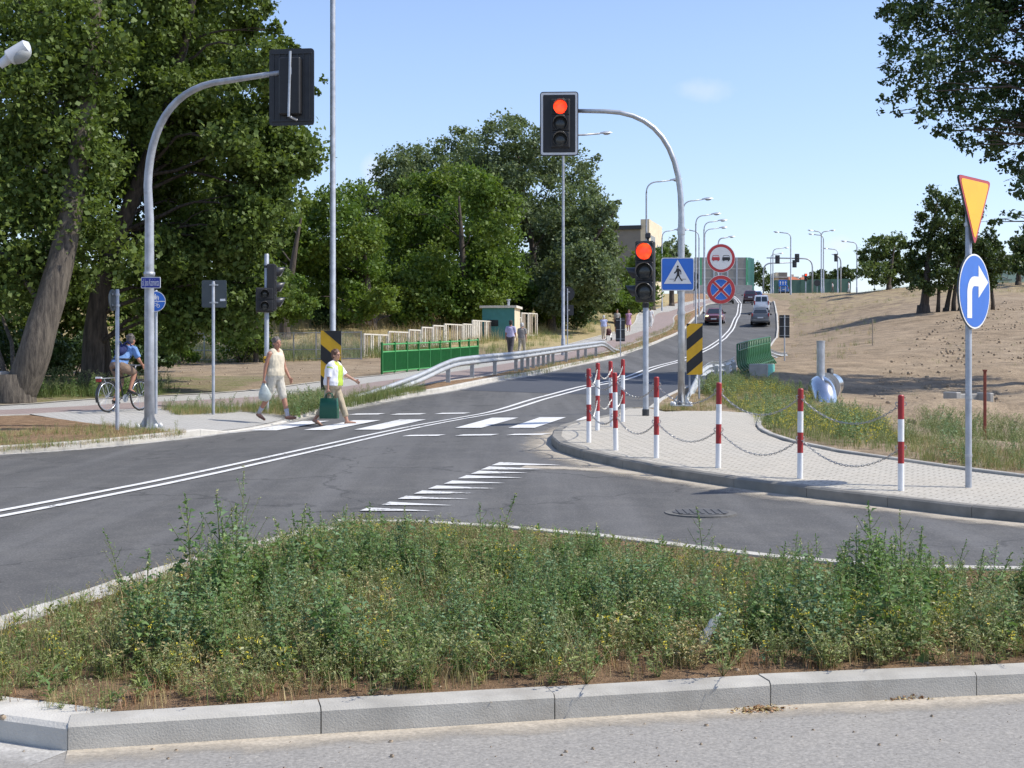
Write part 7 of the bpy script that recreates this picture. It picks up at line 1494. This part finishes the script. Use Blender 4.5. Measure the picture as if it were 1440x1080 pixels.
# clods and stones on the dug field
def rock(seed):
    gg=np.random.default_rng(seed); b=MB(); b.ball((0,0,.15),(.5,.45,.36),None,6,4); V=np.array(b.v); V+=gg.normal(size=V.shape)*.07; Q=np.array([list(f)+[f[-1]] if len(f)==3 else f for f in b.f]); return V,Q,np.zeros(len(Q),int)
RK=[rock(i) for i in range(4)]
K['clod']=Mleaf('soil_clods',(.27,.20,.135),(.42,.33,.23),trans=0)
def clods(name,poly,n,sc0,sc1,seed,mat='clod',off=.08):
    gg=np.random.default_rng(seed); q=randin(poly,n,gg); P=np.c_[q,Z(q[:,0],q[:,1])+off]; s=sc0+(sc1-sc0)*gg.random(n)**3; V,Q,M_=place(RK,P,s,gg,gg.integers(0,4,n)); 
    me_o=npmesh(name,V,Q,K[mat],None); me_o['kind']='stuff'
clods('soil_clods',[(9,26),(28,26),(45,60),(60,110),(40,110),(24,80),(14,52),(10,38)],7500,.02,.2,1,off=.07)
clods('soil_clods',[(-30,39),(-8,39),(-4,50),(-5,66),(-30,66)],900,.02,.09,2)
clods('gravel',isl,2600,.006,.035,3,'clod',.10)
clods('gravel',[(-4,4.6),(5,5.8),(5,6.5),(-4,5.3)],260,.004,.022,4,'clod',.004)
# dry leaf heaps by the near kerb
for px,py,lab,n_ in((1070,1001,'small heap of dry leaf litter against the near kerb, left one',230),(1278,984,'small heap of dry leaf litter at a kerb joint near the right edge',200)):
    p=at(px,py,0); b=PB(); gg=np.random.default_rng(px)
    for k in range(n_): u=gg.normal(size=2)*np.array([.075,.022]); b.leaf((u[0],u[1]+u[0]*.2,.004+.022*gg.random()*math.exp(-(u[0]/.09)**2)),gg.normal(size=3)*np.array([1,1,.3]),np.array([0,0,1])+gg.normal(size=3)*.4,.022,.012,8 if gg.random()<.6 else 4)
    V,Q,M_=b.get(); o=npmesh('leaf_litter',V,Q,vegmats,M_); o.location=p; tag(o,lab,'leaf litter','heaps of dry leaves at the kerb')
# plastic bottle thrown in the weeds
K['clear_plastic']=M('clear_plastic',(.75,.78,.8),.12,.05,10); K['clear_plastic'].node_tree.nodes['Principled BSDF'].inputs['Transmission Weight'].default_value=.6
p=at(985,912,.1); t=thing('plastic_bottle','crumpled clear plastic bottle lying among the weeds right of the island middle','bottle',p+Vector((0,-.05,.04)),30); t.scale=(.62,.62,.62); b=MB(); b.tube([(0,0,.0),(.01,0,.015),(.02,.01,.1),(.03,0,.14),(.035,0,.2),(.05,.0,.24),(.055,0,.27)],[.02,.042,.04,.036,.042,.018,.015],14); b.v=[tuple(Matrix.Rotation(R(28),3,'Y')@Vector(v)) for v in b.v]; b.build('bottle',K['clear_plastic'],t,smooth=True); b=MB(); b.tube([(.055,0,.27),(.06,0,.29)],[.017]*2,12); b.v=[tuple(Matrix.Rotation(R(28),3,'Y')@Vector(v)) for v in b.v]; b.build('cap',K['white'],t)
p=at(955,918,.1); t=None; b=MB(); b.ball((0,0,.03),(.05,.035,.03),None,14,8); o=b.build('crumpled_bag',K['clear_plastic'],None,smooth=True)
for v in o.data.vertices: v.co+=Vector(noise.noise_vector(v.co*60))*.018
o.location=p+Vector((0,-.1,0)); tag(o,'crumpled scrap of clear plastic left of the bottle in the weeds','litter')
# ---------------------------------------------------------------- parts made of several pieces become one object per piece
SPLIT={'collar','bracket','bolt_cap','fence_post','button','strap','chain_eye'}
cache={}
for o in list(bpy.data.objects):
    nm=o.name.split('.')[0]
    if o.type!='MESH' or nm not in SPLIT or o.parent is None: continue
    if o.data.name not in cache:
        bm=bmesh.new(); bm.from_mesh(o.data); seen=set(); parts=[]
        for f in bm.faces:
            if f.index in seen: continue
            st_=[f]; isl_=[]; seen.add(f.index)
            while st_:
                a=st_.pop(); isl_.append(a)
                for e in a.edges:
                    for b_ in e.link_faces:
                        if b_.index not in seen: seen.add(b_.index); st_.append(b_)
            parts.append(isl_)
        ms=[]
        if len(parts)>1:
            for isl_ in parts:
                vs={}; V=[];Q=[]
                for f in isl_:
                    for v in f.verts:
                        if v.index not in vs: vs[v.index]=len(V); V.append(v.co[:])
                    Q.append([vs[v.index] for v in f.verts])
                me=bpy.data.meshes.new(nm); me.from_pydata(V,[],Q); 
                for x in o.data.materials: me.materials.append(x)
                me.polygons.foreach_set('material_index',[f.material_index for f in isl_]); ms.append(me)
        bm.free(); cache[o.data.name]=ms
    ms=cache[o.data.name]
    for me in ms[1:]:
        c=o.copy(); c.data=me; C.objects.link(c); c.parent=o.parent
    if ms: o.data=ms[0]
for o in bpy.data.objects:
    if o.parent is None and o.type in('MESH','EMPTY') and o.name.split('.')[0] in('dry_grass',): pass
sc.cycles.use_denoising=True
sc.cycles.max_bounces=6; sc.cycles.transparent_max_bounces=12
